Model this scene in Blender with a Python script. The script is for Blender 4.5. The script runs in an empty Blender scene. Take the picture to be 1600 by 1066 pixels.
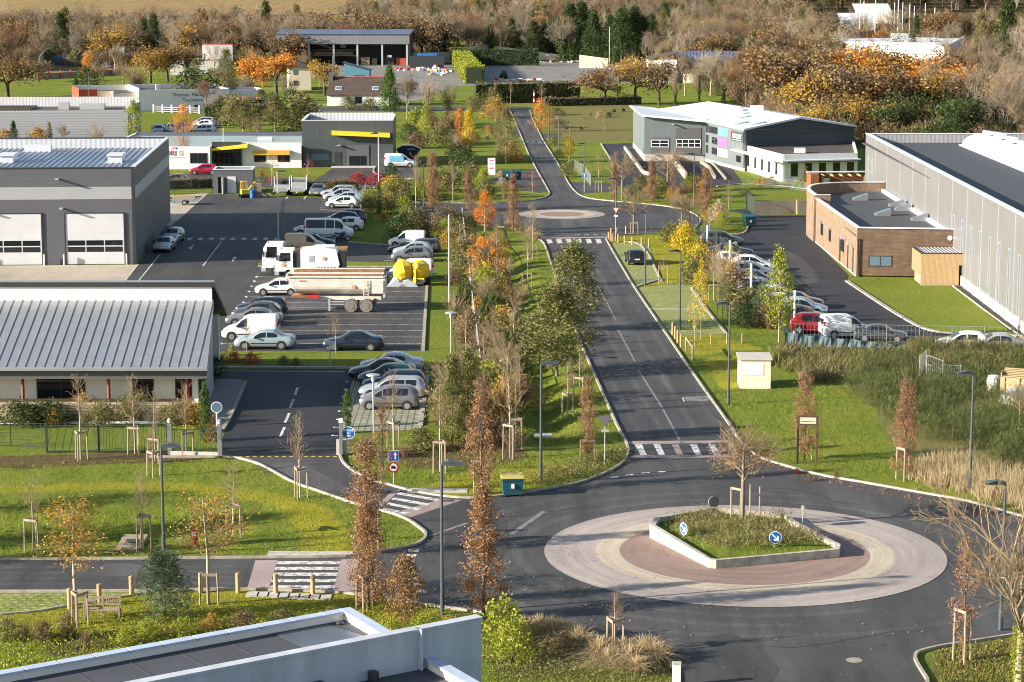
import bpy,math,random
import numpy as np
from mathutils import Vector,Matrix,noise as mnoise
from mathutils.geometry import tessellate_polygon
R = math.radians
random.seed(7); rng = np.random.default_rng(7)
scene = bpy.context.scene
COL = scene.collection
# ---------------------------------------------------------------- camera, sky, sun, exposure
FPX,CAMH = 3600.0,29.0
PITCH = math.atan(593 / FPX); CD,SD = math.cos(PITCH),math.sin(PITCH)
cam_data = bpy.data.cameras.new("camera"); cam = bpy.data.objects.new("camera",cam_data); COL.objects.link(cam)
cam.location = (0,0,CAMH); cam.rotation_euler = (math.pi / 2 - PITCH,0,0)
cam_data.sensor_width = 36; cam_data.lens = 36 * FPX / 1600; cam_data.clip_start = 1; cam_data.clip_end = 6000
scene.camera = cam
SUN_TO = Vector((-1.0,-0.30,0)).normalized() * math.cos(R(17.5)); SUN_TO.z = math.sin(R(17.5))
world = bpy.data.worlds.new("World"); scene.world = world; world.use_nodes = True
wn = world.node_tree.nodes; bg = wn["Background"]
sky = wn.new("ShaderNodeTexSky"); sky.sky_type = 'NISHITA'; sky.sun_disc = False
sky.sun_elevation = R(17.5); sky.sun_rotation = math.atan2(SUN_TO.x,SUN_TO.y)
sky.air_density = 1.0; sky.dust_density = 1.2; sky.ozone_density = 1.0
world.node_tree.links.new(sky.outputs[0],bg.inputs[0]); bg.inputs[1].default_value = 0.075
sd = bpy.data.lights.new("sun",'SUN'); sd.energy = 5.0; sd.angle = R(0.5); sd.color = (1.0,0.905,0.775)
so = bpy.data.objects.new("sun",sd); COL.objects.link(so)
so.rotation_euler = (-SUN_TO).to_track_quat('-Z','Y').to_euler(); so.location = (-60,0,80)
vs = scene.view_settings; vs.view_transform = 'Standard'; vs.look = 'None'; vs.gamma = 1; vs.exposure = 1.42
scene.cycles.max_bounces = 5; scene.cycles.diffuse_bounces = 2; scene.cycles.glossy_bounces = 2
scene.cycles.transmission_bounces = 3; scene.cycles.transparent_max_bounces = 6
scene.cycles.use_adaptive_sampling = True; scene.cycles.adaptive_threshold = 0.01; scene.cycles.filter_width = 1.0; scene.cycles.use_denoising = True; scene.cycles.denoising_prefilter = 'ACCURATE'
# ---------------------------------------------------------------- where a point of the photograph stands in the place
def tz(x,y):
    t = min(max((y - 690) / 520,0),1); t = t * t * (3 - 2 * t)
    return 26 * t * (0.75 + 0.25 * math.sin(x * 0.006 + 1.2))
def G(px,py,z=0.0):
    u = (px - 800) / FPX; v = (533 - py) / FPX
    dy,dz = CD + v * SD,-SD + v * CD
    t = (z - CAMH) / dz
    return Vector((u * t,dy * t,z))
def GT(px,py):
    p = G(px,py)
    if p.y < 680: return p
    u = (px - 800) / FPX; v = (533 - py) / FPX; dy,dz = CD + v * SD,-SD + v * CD
    t = 600.0
    while t < 3000:
        if CAMH + dz * t <= tz(u * t,dy * t): break
        t += 2
    return Vector((u * t,dy * t,tz(u * t,dy * t)))
def zat(px,py,pt):                     # height of a thing whose foot is at (px,py) and whose top is at row pt
    p = G(px,py); k = (533 - pt) / FPX
    a = p.y * (k * CD - SD) / (CD + k * SD)
    return a + CAMH
# ---------------------------------------------------------------- object helpers
def tag(o,label=None,cat=None,group=None,kind=None):
    if label: o['label'] = label
    if cat: o['category'] = cat
    if group: o['group'] = group
    if kind: o['kind'] = kind
    return o
def thing(name,label,cat,loc=(0,0,0),rz=0.0,group=None):
    o = bpy.data.objects.new(name,None); COL.objects.link(o)
    o.empty_display_size = 0.3; o.location = loc; o.rotation_euler = (0,0,rz)
    return tag(o,label,cat,group)
def link_mesh(name,me,m,parent=None):
    o = bpy.data.objects.new(name,me); COL.objects.link(o)
    if m is not None and not me.materials:
        for mm in (m if isinstance(m,(list,tuple)) else [m]): me.materials.append(mm)
    if parent is not None: o.parent = parent
    return o
def copy_tree(o,parent=None):
    c = o.copy(); COL.objects.link(c); c.parent = parent
    for ch in list(o.children): copy_tree(ch,c)
    return c
def np_mesh(name,V,F):
    V = np.asarray(V,dtype=np.float32); F = np.asarray(F,dtype=np.int32); k = F.shape[1]
    me = bpy.data.meshes.new(name)
    me.vertices.add(len(V)); me.vertices.foreach_set('co',V.ravel())
    me.loops.add(F.size); me.loops.foreach_set('vertex_index',F.ravel())
    me.polygons.add(len(F)); me.polygons.foreach_set('loop_start',np.arange(0,F.size,k,dtype=np.int32))
    me.polygons.foreach_set('loop_total',np.full(len(F),k,dtype=np.int32))
    me.update(calc_edges=True)
    return me
class MB:
    def __init__(s): s.v = []; s.f = []; s.mi = []; s.cur = 0
    def add(s,vs,fs):
        b = len(s.v); s.v += [tuple(p) for p in vs]
        for f in fs: s.f.append([b + i for i in f]); s.mi.append(s.cur)
        return s
    def mat(s,i): s.cur = i; return s
    def box(s,x0,x1,y0,y1,z0,z1):
        return s.add([(x0,y0,z0),(x1,y0,z0),(x1,y1,z0),(x0,y1,z0),(x0,y0,z1),(x1,y0,z1),(x1,y1,z1),(x0,y1,z1)],
                     [(3,2,1,0),(4,5,6,7),(0,1,5,4),(1,2,6,5),(2,3,7,6),(3,0,4,7)])
    def cbox(s,c,d,rz=0.0,rx=0.0,ry=0.0):
        m = Matrix.Translation(c) @ Matrix.Rotation(rz,4,'Z') @ Matrix.Rotation(ry,4,'Y') @ Matrix.Rotation(rx,4,'X')
        h = [q / 2 for q in d]
        vs = [m @ Vector((a*h[0],b*h[1],c_*h[2])) for c_ in (-1,1) for (a,b) in ((-1,-1),(1,-1),(1,1),(-1,1))]
        return s.add(vs,[(3,2,1,0),(4,5,6,7),(0,1,5,4),(1,2,6,5),(2,3,7,6),(3,0,4,7)])
    def poly(s,pts): return s.add(pts,[tuple(range(len(pts)))])
    def prism(s,pts,z0,z1,caps=True):
        n = len(pts); a = sum(pts[i][0]*pts[(i+1)%n][1] - pts[(i+1)%n][0]*pts[i][1] for i in range(n))
        if a < 0: pts = pts[::-1]
        vs = [(p[0],p[1],z0) for p in pts] + [(p[0],p[1],z1) for p in pts]
        fs = [(i,(i+1) % n,n + (i+1) % n,n + i) for i in range(n)]
        if caps:
            tri = tessellate_polygon([[Vector((p[0],p[1],0)) for p in pts]])
            for t in tri:
                t = list(t); p,q,r = (pts[i] for i in t)
                if (q[0]-p[0])*(r[1]-p[1]) - (q[1]-p[1])*(r[0]-p[0]) < 0: t = t[::-1]
                fs.append(tuple(n + i for i in t)); fs.append(tuple(t[::-1]))
        return s.add(vs,fs)
    def tube(s,p0,p1,r0,r1=None,n=8,caps=True):
        p0,p1 = Vector(p0),Vector(p1); r1 = r0 if r1 is None else r1
        q = (p1 - p0).to_track_quat('Z','Y'); vs = []
        for p,r in ((p0,r0),(p1,r1)):
            for i in range(n):
                a = 2 * math.pi * i / n; vs.append(p + q @ Vector((r * math.cos(a),r * math.sin(a),0)))
        fs = [(i,(i+1) % n,n + (i+1) % n,n + i) for i in range(n)]
        if caps: fs += [tuple(range(n))[::-1],tuple(range(n,2*n))]
        return s.add(vs,fs)
    def path(s,pts,r,n=8):
        for a,b in zip(pts[:-1],pts[1:]): s.tube(a,b,r,n=n)
        return s
    def lathe(s,prof,n=16,c=(0,0,0)):
        vs = []; m = len(prof)
        for (r,z) in prof:
            for i in range(n):
                a = 2*math.pi*i/n; vs.append((c[0]+r*math.cos(a),c[1]+r*math.sin(a),c[2]+z))
        fs = [(j*n+i,j*n+(i+1) % n,(j+1)*n+(i+1) % n,(j+1)*n+i) for j in range(m-1) for i in range(n)]
        fs += [tuple(range(n))[::-1],tuple(range((m-1)*n,m*n))]
        return s.add(vs,fs)
    def build(s,name,m,parent=None,smooth=False,bevel=0):
        me = bpy.data.meshes.new(name); me.from_pydata(s.v,[],s.f)
        ms = m if isinstance(m,(list,tuple)) else [m]
        for mm in ms: me.materials.append(mm)
        if len(ms) > 1: me.polygons.foreach_set('material_index',s.mi)
        if smooth: me.polygons.foreach_set('use_smooth',[True] * len(me.polygons))
        me.update()
        o = link_mesh(name,me,None,parent)
        if bevel:
            b = o.modifiers.new('bevel','BEVEL'); b.width = bevel; b.segments = 2; b.limit_method = 'ANGLE'
        return o
def sheet(name,pts,z,m,parent=None,kind='structure'):
    pts = [(p[0],p[1]) for p in pts]; n = len(pts)
    tri = tessellate_polygon([[Vector((p[0],p[1],0)) for p in pts]]); fs = []
    for t in tri:
        t = list(t); p,q,r = (pts[i] for i in t)
        if (q[0]-p[0])*(r[1]-p[1]) - (q[1]-p[1])*(r[0]-p[0]) < 0: t = t[::-1]
        fs.append(t)
    me = bpy.data.meshes.new(name); me.from_pydata([(p[0],p[1],z) for p in pts],[],fs); me.update()
    o = link_mesh(name,me,m,parent)
    if kind and parent is None: tag(o,kind=kind)
    return o
def gp(pl): return [G(*p) for p in pl]
def smooth_line(pts,k=2):
    for _ in range(k):
        q = [pts[0]]
        for a,b in zip(pts[:-1],pts[1:]): q += [a * .75 + b * .25,a * .25 + b * .75]
        pts = q + [pts[-1]]
    return pts
def strip_mb(mb,pts,w,z0,z1,off=0.0):       # a raised strip of width w along a polyline
    P = [Vector((p[0],p[1])) for p in pts]; n = len(P); L = []; Rr = []
    for i in range(n):
        d = (P[min(i+1,n-1)] - P[max(i-1,0)]).normalized(); nn = Vector((-d.y,d.x))
        L.append(P[i] + nn * (off + w/2)); Rr.append(P[i] + nn * (off - w/2))
    vs = []
    for i in range(n): vs += [(L[i].x,L[i].y,z0),(L[i].x,L[i].y,z1),(Rr[i].x,Rr[i].y,z1),(Rr[i].x,Rr[i].y,z0)]
    fs = []
    for i in range(n-1):
        a,b = 4*i,4*i+4; fs += [(a,a+1,b+1,b),(a+1,a+2,b+2,b+1),(a+2,a+3,b+3,b+2)]
    fs += [(0,3,2,1),(4*n-4,4*n-3,4*n-2,4*n-1)]
    return mb.add(vs,fs)
def text_obj(s,size,m,parent,loc,rot,name='lettering',ext=0.01,align='LEFT',bold=False,shear=0):
    cu = bpy.data.curves.new(name,'FONT'); cu.body = s; cu.size = size; cu.extrude = ext; cu.align_x = align; cu.shear = shear
    if bold: cu.offset = size * 0.02
    t = bpy.data.objects.new('tmp',cu); COL.objects.link(t)
    dg = bpy.context.evaluated_depsgraph_get(); me = bpy.data.meshes.new_from_object(t.evaluated_get(dg)); me.name = name
    bpy.data.objects.remove(t)
    me.materials.clear(); o = link_mesh(name,me,m,parent); o.location = loc; o.rotation_euler = rot
    return o
# ---------------------------------------------------------------- materials
M = {}
def nt(name):
    m = bpy.data.materials.new(name); m.use_nodes = True; n = m.node_tree.nodes; M[name] = m
    return m,n,m.node_tree.links,n['Principled BSDF']
def coord(n,l,world_space):
    if world_space: return n.new('ShaderNodeNewGeometry').outputs['Position']
    return n.new('ShaderNodeTexCoord').outputs['Object']
def noise_n(n,l,co,scale,detail=4,rough=.6,stretch=None):
    t = n.new('ShaderNodeTexNoise'); t.inputs['Scale'].default_value = scale; t.inputs['Detail'].default_value = detail; t.inputs['Roughness'].default_value = rough
    if stretch:
        mp = n.new('ShaderNodeMapping'); mp.inputs['Scale'].default_value = stretch[:3]
        if len(stretch) > 3: mp.inputs['Rotation'].default_value = (0,0,stretch[3])
        l.new(co,mp.inputs[0]); co = mp.outputs[0]
    l.new(co,t.inputs['Vector']); return t.outputs[0]
def ramp(n,l,fac,stops,const=False):
    r = n.new('ShaderNodeValToRGB'); e = r.color_ramp.elements
    if const: r.color_ramp.interpolation = 'CONSTANT'
    while len(e) < len(stops): e.new(0.5)
    for i,(p,c) in enumerate(stops):
        e[i].position = p; e[i].color = (*c,1) if len(c) == 3 else c
    l.new(fac,r.inputs[0]); return r.outputs[0]
def mixc(n,l,fac,a,b,mode='MIX'):
    x = n.new('ShaderNodeMix'); x.data_type = 'RGBA'; x.blend_type = mode
    for s,v in ((0,fac),(6,a),(7,b)):
        if hasattr(v,'is_linked'): l.new(v,x.inputs[s])
        else: x.inputs[s].default_value = v if s == 0 else ((*v,1) if len(v) == 3 else v)
    return x.outputs[2]
def bump(n,l,h,bs,strength,dist=0.05):
    b = n.new('ShaderNodeBump'); b.inputs['Strength'].default_value = strength; b.inputs['Distance'].default_value = dist
    l.new(h,b.inputs['Height']); l.new(b.outputs[0],bs.inputs['Normal']); return b
def sc(c,k): return tuple(min(1,x * k) for x in c[:3])
def mat(name,c,rough=.6,metal=0.0,var=.12,scale=1.5,bmp=0,bsc=30,coat=0,spec=None,ws=False,stretch=None):
    m,n,l,b = nt(name); co = coord(n,l,ws)
    if var:
        f = noise_n(n,l,co,scale,5,.65,stretch)
        l.new(ramp(n,l,f,[(.25,sc(c,1 - var)),(.75,sc(c,1 + var))]),b.inputs['Base Color'])
    else: b.inputs['Base Color'].default_value = (*c,1)
    b.inputs['Roughness'].default_value = rough; b.inputs['Metallic'].default_value = metal
    if coat: b.inputs['Coat Weight'].default_value = coat; b.inputs['Coat Roughness'].default_value = .05
    if spec is not None: b.inputs['Specular IOR Level'].default_value = spec
    if bmp: bump(n,l,noise_n(n,l,co,bsc,3),b,bmp)
    return m
def stripes(name,c,axis,period,duty=.12,dark=.7,rough=.5,metal=0,var=.06,bmp=.5,bdist=.03,vscale=.6,ws=False,stain=0):
    m,n,l,b = nt(name); co = coord(n,l,ws); sp = n.new('ShaderNodeSeparateXYZ'); l.new(co,sp.inputs[0])
    def mth(op,a,bb=None):
        q = n.new('ShaderNodeMath'); q.operation = op
        for i,v in enumerate((a,bb)):
            if v is None: continue
            if hasattr(v,'is_linked'): l.new(v,q.inputs[i])
            else: q.inputs[i].default_value = v
        return q.outputs[0]
    fr = mth('FRACT',mth('DIVIDE',sp.outputs[axis],period)); lo = mth('LESS_THAN',fr,duty)
    f = noise_n(n,l,co,vscale,5,.6)
    base = ramp(n,l,f,[(.3,sc(c,1 - var)),(.7,sc(c,1 + var))])
    if stain:
        f2 = noise_n(n,l,co,1.1,5,.7,(1,1,.12)); base = mixc(n,l,ramp(n,l,f2,[(.5,(0,0,0)),(.75,(stain,)*3)]),base,sc(c,.6))
    l.new(mixc(n,l,lo,base,sc(c,dark)),b.inputs['Base Color'])
    b.inputs['Roughness'].default_value = rough; b.inputs['Metallic'].default_value = metal
    if bmp:
        tri = mth('SUBTRACT',1.0,lo); bump(n,l,tri,b,bmp,bdist)
    return m
def leafmat(name,cols,trans=.35,rough=.6,wsvar=0.2,k_=1.45):
    cols = [sc(c,k_) for c in cols]
    m,n,l,b = nt(name); out = n['Material Output']; g = n.new('ShaderNodeNewGeometry')
    k = len(cols); colr = ramp(n,l,g.outputs['Random Per Island'],[(i / max(1,k - 1),c) for i,c in enumerate(cols)])
    co = n.new('ShaderNodeTexCoord').outputs['Object']; f = noise_n(n,l,co,1.1,2)
    colr = mixc(n,l,1.0,colr,ramp(n,l,f,[(.3,(1 - wsvar,)*3),(.7,(1,)*3)]),'MULTIPLY')
    b.inputs['Roughness'].default_value = rough; b.inputs['Specular IOR Level'].default_value = .25
    l.new(colr,b.inputs['Base Color'])
    if trans:
        t = n.new('ShaderNodeBsdfTranslucent'); l.new(colr,t.inputs[0]); mx = n.new('ShaderNodeMixShader'); mx.inputs[0].default_value = trans
        l.new(b.outputs[0],mx.inputs[1]); l.new(t.outputs[0],mx.inputs[2]); l.new(mx.outputs[0],out.inputs[0])
    return m
def grassmat(name,cols,big=.09,small=2.2,fine=9,bst=.9,dry=None,ls=None,cover=None):
    m,n,l,b = nt(name); co = coord(n,l,True)
    f1 = noise_n(n,l,co,big,4); f2 = noise_n(n,l,co,small,4,.7,ls); f3 = noise_n(n,l,co,fine,3,.7)
    c1 = ramp(n,l,f1,[(.32,cols[0]),(.5,cols[1]),(.68,cols[2])])
    c = mixc(n,l,1.0,c1,ramp(n,l,f2,[(.25,(.55,.6,.5)),(.5,(1,1,1)),(.8,(1.25,1.15,1.0))]),'MULTIPLY')
    c = mixc(n,l,1.0,c,ramp(n,l,f3,[(.3,(.7,.7,.7)),(.7,(1.15,1.15,1.1))]),'MULTIPLY')
    if dry:
        f4 = noise_n(n,l,co,.45,5,.75); c = mixc(n,l,ramp(n,l,f4,[(.56,(0,0,0)),(.7,(.8,)*3)]),c,dry)
    if cover:
        at = n.new('ShaderNodeAttribute'); at.attribute_name = 'cover'; sp = n.new('ShaderNodeSeparateColor'); l.new(at.outputs['Color'],sp.inputs[0])
        fr = noise_n(n,l,co,.9,6,.75); f5 = noise_n(n,l,co,1.7,5,.75)
        for i,(ca,cb) in enumerate(cover):
            q = n.new('ShaderNodeMath'); q.operation = 'MULTIPLY_ADD'; q.inputs[1].default_value = .75; l.new(fr,q.inputs[0]); l.new(sp.outputs[i],q.inputs[2])
            c = mixc(n,l,ramp(n,l,q.outputs[0],[(.72,(0,0,0)),(.95,(1,1,1))]),c,ramp(n,l,f5,[(.35,ca),(.65,cb)]))
    l.new(c,b.inputs['Base Color']); b.inputs['Roughness'].default_value = .9; b.inputs['Specular IOR Level'].default_value = .1
    ad = n.new('ShaderNodeMath'); ad.operation = 'ADD'; l.new(f2,ad.inputs[0]); l.new(f3,ad.inputs[1]); bump(n,l,ad.outputs[0],b,bst,.16)
    return m
def asphaltmat(name,c,ang=0.0,streak=.25,wet=0.0,ring=False):
    m,n,l,b = nt(name); co = coord(n,l,True); cs = co; st = (.5,.06,1,ang)
    if ring:                                    # scuffs that run round the ring
        sp = n.new('ShaderNodeSeparateXYZ'); l.new(n.new('ShaderNodeTexCoord').outputs['Object'],sp.inputs[0]); at = n.new('ShaderNodeMath'); at.operation = 'ARCTAN2'; l.new(sp.outputs[1],at.inputs[0]); l.new(sp.outputs[0],at.inputs[1])
        ln = n.new('ShaderNodeVectorMath'); ln.operation = 'LENGTH'; l.new(n.new('ShaderNodeTexCoord').outputs['Object'],ln.inputs[0]); cb = n.new('ShaderNodeCombineXYZ'); l.new(ln.outputs['Value'],cb.inputs[0]); l.new(at.outputs[0],cb.inputs[1]); cs = cb.outputs[0]; st = (2.2,.7,1)
    f1 = noise_n(n,l,co,.12,5,.6); f2 = noise_n(n,l,cs,1.0,5,.7,st); fc = noise_n(n,l,co,.35,8,.8) ; f3 = noise_n(n,l,co,14,4,.8); f4 = noise_n(n,l,co,.5,6,.75)
    col = ramp(n,l,f1,[(.3,sc(c,.82)),(.7,sc(c,1.2))])
    col = mixc(n,l,1.0,col,ramp(n,l,f2,[(.3,(1 - streak,)*3),(.7,(1 + streak,)*3)]),'MULTIPLY')
    col = mixc(n,l,1.0,col,ramp(n,l,f3,[(.25,(.62,)*3),(.75,(1.38,)*3)]),'MULTIPLY')
    col = mixc(n,l,ramp(n,l,f4,[(.6,(0,0,0)),(.75,(.45,)*3)]),col,sc((c[0]*1.05,c[1],c[2]*.92),1.9))
    col = mixc(n,l,ramp(n,l,fc,[(.34,(.75,)*3),(.42,(0,0,0))]),col,sc(c,.55))
    l.new(col,b.inputs['Base Color']); b.inputs['Specular IOR Level'].default_value = .3
    l.new(ramp(n,l,f1,[(.3,(.62 - wet,)*3),(.7,(.85,)*3)]),b.inputs['Roughness']); bump(n,l,f3,b,.35,.012)
    return m
def brickmat(name,c1,c2,mortar,bw,bh,ws=False,msize=.02,rough=.85,axes=None,offset=.5):
    m,n,l,b = nt(name); co = coord(n,l,ws)
    if axes is not None:
        sp = n.new('ShaderNodeSeparateXYZ'); l.new(co,sp.inputs[0]); cb = n.new('ShaderNodeCombineXYZ')
        if axes == 'wall':
            ad = n.new('ShaderNodeMath'); ad.operation = 'ADD'; l.new(sp.outputs[0],ad.inputs[0]); l.new(sp.outputs[1],ad.inputs[1]); l.new(ad.outputs[0],cb.inputs[0]); l.new(sp.outputs[2],cb.inputs[1])
        co = cb.outputs[0]
    t = n.new('ShaderNodeTexBrick'); t.inputs['Scale'].default_value = 1; t.inputs['Brick Width'].default_value = bw; t.inputs['Row Height'].default_value = bh
    t.inputs['Mortar Size'].default_value = msize; t.offset = offset
    for k,v in (('Color1',c1),('Color2',c2),('Mortar',mortar)): t.inputs[k].default_value = (*v,1)
    l.new(co,t.inputs[0]); f = noise_n(n,l,coord(n,l,ws),1.3,5,.7)
    l.new(mixc(n,l,1.0,t.outputs[0],ramp(n,l,f,[(.3,(.7,)*3),(.7,(1.25,)*3)]),'MULTIPLY'),b.inputs['Base Color'])
    b.inputs['Roughness'].default_value = rough; bump(n,l,t.outputs[1],b,-.4,.02)
    return m
def wornpaint(name,c,under,thr=.47,sc_=1.6):
    m,n,l,b = nt(name); co = coord(n,l,True); f = noise_n(n,l,co,sc_,6,.8)
    l.new(ramp(n,l,f,[(thr - .12,under),(thr + .02,c)]),b.inputs['Base Color']); b.inputs['Roughness'].default_value = .75
    return m
grassmat('grass',[(.13,.178,.024),(.172,.216,.029),(.208,.229,.038)],ls=(1,.35,1,.3),cover=[((.23,.24,.016),(.28,.25,.03)),((.13,.14,.04),(.21,.17,.075)),((.085,.06,.035),(.14,.11,.045))])
grassmat('grass_lush',[(.14,.188,.026),(.175,.22,.03),(.21,.232,.038)],small=3)
grassmat('moss_grass',[(.17,.19,.014),(.24,.23,.018),(.20,.19,.03)],small=1.4,bst=.5,dry=(.17,.13,.045))
grassmat('rough_grass',[(.09,.11,.03),(.14,.15,.045),(.20,.18,.08)],small=1.2,bst=1.0,dry=(.13,.09,.04))
grassmat('field_grass',[(.24,.17,.08),(.30,.21,.10),(.26,.20,.09)],big=.02,small=.3,fine=1.0,bst=.4)
grassmat('soil',[(.07,.05,.03),(.11,.075,.045),(.14,.10,.05)],small=3,bst=.8,dry=(.10,.12,.03))
asphaltmat('asphalt',(.062,.0605,.061),.03,.35)
asphaltmat('asphalt_track',(.076,.074,.073),.03,.5); asphaltmat('asphalt_yard',(.053,.051,.051),.9,.3)
asphaltmat('asphalt_new',(.030,.030,.034),.6,.18)
asphaltmat('gravel_grey',(.20,.19,.175),.2,.15)
asphaltmat('concrete_slab',(.42,.36,.29),.4,.12)
asphaltmat('ring_pink',(.335,.288,.265),0,.2,ring=True); asphaltmat('ring_sand',(.43,.37,.285),0,.2,ring=True); asphaltmat('ring_red',(.25,.175,.145),0,.2,ring=True); asphaltmat('band_pink',(.32,.25,.235),0,.15)
wornpaint('paint_white',(.72,.71,.68),(.25,.24,.23),.42); wornpaint('paint_worn',(.66,.65,.63),(.13,.125,.12),.52,2.5)
wornpaint('paint_yellow',(.46,.33,.07),(.2,.16,.09),.44); wornpaint('paint_faint',(.20,.195,.19),(.08,.078,.076),.5,1.2)
brickmat('paver_joint',(.30,.285,.25),(.24,.23,.20),(.10,.14,.03),.42,.62,True,.05,offset=.0)
brickmat('paver_grass',(.42,.39,.28),(.34,.33,.2),(.185,.215,.035),.5,.42,True,.15)
mat('kerb',(.33,.30,.245),.85,var=.4,scale=2,ws=True); mat('kerb_dark',(.28,.26,.22),.9,var=.3,scale=2,ws=True)
mat('concrete',(.46,.43,.38),.85,var=.15,scale=1.5,bmp=.15,bsc=12)
mat('white_paint',(.80,.79,.77),.55,var=.03); mat('white_render',(.76,.74,.70),.8,var=.06,scale=.7,bmp=.1,bsc=40)
mat('white_render_warm',(.72,.63,.50),.8,var=.06); mat('white_metal',(.74,.76,.79),.35,var=.03,metal=.2)
mat('grey_metal',(.30,.31,.33),.4,metal=.6,var=.08); mat('zinc',(.36,.375,.40),.38,metal=.5,var=.10,scale=.9)
mat('dark_metal',(.045,.050,.058),.45,metal=.3,var=.1); mat('black',(.012,.012,.013),.6,var=0); mat('rubber',(.018,.018,.018),.85,var=.1)
mat('lamp_blue',(.055,.072,.088),.4,var=.05); mat('lamp_grey',(.50,.52,.53),.4,metal=.4,var=.05); mat('pole_white',(.74,.72,.69),.6,var=.05)
mat('wood_new',(.40,.27,.14),.75,var=.25,scale=4,stretch=(1,1,.15)); mat('wood_grey',(.30,.235,.17),.85,var=.25,scale=5,stretch=(1,1,.1))
mat('galv',(.52,.53,.54),.4,metal=.6,var=.1); mat('fence_green',(.022,.042,.038),.5,var=.1); mat('fence_grey',(.17,.19,.20),.5,var=.1)
mat('sign_blue',(.012,.10,.42),.4,var=0); mat('sign_white',(.82,.82,.80),.45,var=0); mat('sign_red',(.50,.02,.02),.4,var=0); mat('sign_back',(.17,.185,.195),.5,metal=.5,var=.1)
mat('red',(.52,.03,.025),.45,var=.08); mat('orange',(.85,.25,.02),.5,var=.05); mat('yellow',(.80,.52,.02),.45,var=.06); mat('plastic_teal',(.015,.09,.11),.45,var=.08); mat('blue_plastic',(.02,.12,.40),.45,var=.1)
mat('lid_yellow',(.42,.36,.10),.5,var=.1); mat('brown_frame',(.085,.045,.035),.6,var=.1); mat('cream_panel',(.70,.60,.42),.6,var=.03)
m,n,l,b = nt('glass'); b.inputs['Base Color'].default_value = (.012,.016,.020,1); b.inputs['Roughness'].default_value = .06; b.inputs['Specular IOR Level'].default_value = .7
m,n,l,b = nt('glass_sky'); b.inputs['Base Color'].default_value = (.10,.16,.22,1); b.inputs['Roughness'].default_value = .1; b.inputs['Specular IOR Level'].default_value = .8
m,n,l,b = nt('puddle'); b.inputs['Base Color'].default_value = (.02,.022,.025,1); b.inputs['Roughness'].default_value = .03; b.inputs['Specular IOR Level'].default_value = .8
def barkmat(name,c,var=.3): return mat(name,c,.9,var=var,scale=6,stretch=(1,1,.3))
barkmat('bark_grey',(.20,.16,.115)); barkmat('bark_pale',(.36,.30,.22)); barkmat('bark_brown',(.13,.095,.065)); barkmat('bark_dark',(.07,.055,.042)); barkmat('twig_tan',(.25,.185,.11)); barkmat('twig_red',(.20,.12,.07)); barkmat('bark_birch',(.55,.52,.47))
leafmat('leaf_copper',[(.22,.125,.07),(.29,.175,.10),(.25,.145,.08),(.36,.225,.14),(.38,.19,.06),(.16,.095,.065)],k_=1.25)
leafmat('leaf_orange',[(.42,.15,.02),(.55,.22,.025),(.36,.13,.03),(.50,.26,.05),(.25,.12,.03)])
leafmat('leaf_red',[(.48,.05,.02),(.55,.12,.02),(.40,.04,.03),(.60,.20,.02)],k_=1.05)
leafmat('leaf_maroon',[(.30,.03,.03),(.22,.03,.035),(.38,.06,.05)])
leafmat('leaf_fire',[(.62,.07,.02),(.66,.16,.02),(.62,.30,.02),(.50,.34,.03),(.55,.12,.02)],k_=1.05)
leafmat('leaf_yellow',[(.62,.42,.025),(.70,.50,.03),(.55,.36,.02),(.45,.38,.04)],k_=1.05)
leafmat('leaf_lime',k_=1.1,cols=[(.22,.26,.03),(.34,.36,.04),(.28,.30,.03),(.16,.20,.025)])
leafmat('leaf_green',[(.06,.075,.022),(.10,.11,.032),(.14,.14,.05),(.055,.06,.02),(.18,.165,.06),(.13,.10,.04)],k_=1.7)
leafmat('leaf_dark',[(.025,.045,.014),(.04,.065,.02),(.06,.085,.022),(.03,.05,.02)])
leafmat('leaf_olive',[(.10,.10,.035),(.15,.14,.05),(.19,.16,.07),(.08,.08,.03)])
leafmat('leaf_broom',[(.035,.055,.014),(.055,.08,.02),(.08,.10,.03),(.045,.06,.018),(.11,.11,.035)],.2,k_=1.45)
leafmat('leaf_pine',[(.05,.075,.04),(.07,.10,.05),(.10,.125,.065),(.04,.055,.03)],.3,k_=1.9)
leafmat('leaf_gold',[(.30,.18,.04),(.38,.24,.05),(.26,.17,.05),(.34,.20,.03),(.20,.15,.05)])
leafmat('leaf_oak',[(.20,.12,.05),(.26,.155,.06),(.23,.135,.06),(.16,.105,.05),(.30,.18,.07)],k_=1.2)
leafmat('leaf_brown',[(.17,.115,.065),(.22,.15,.08),(.14,.095,.055),(.25,.18,.10),(.16,.14,.06)],k_=1.1)
leafmat('leaf_straw',[(.50,.39,.23),(.42,.32,.18),(.56,.45,.28),(.36,.30,.14)],.3,k_=1.05)
leafmat('leaf_cypress',[(.035,.075,.012),(.06,.11,.02),(.09,.14,.025)],.2)
leafmat('blades',[(.11,.14,.02),(.15,.18,.025),(.20,.21,.035),(.13,.15,.025)],.4)
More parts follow.
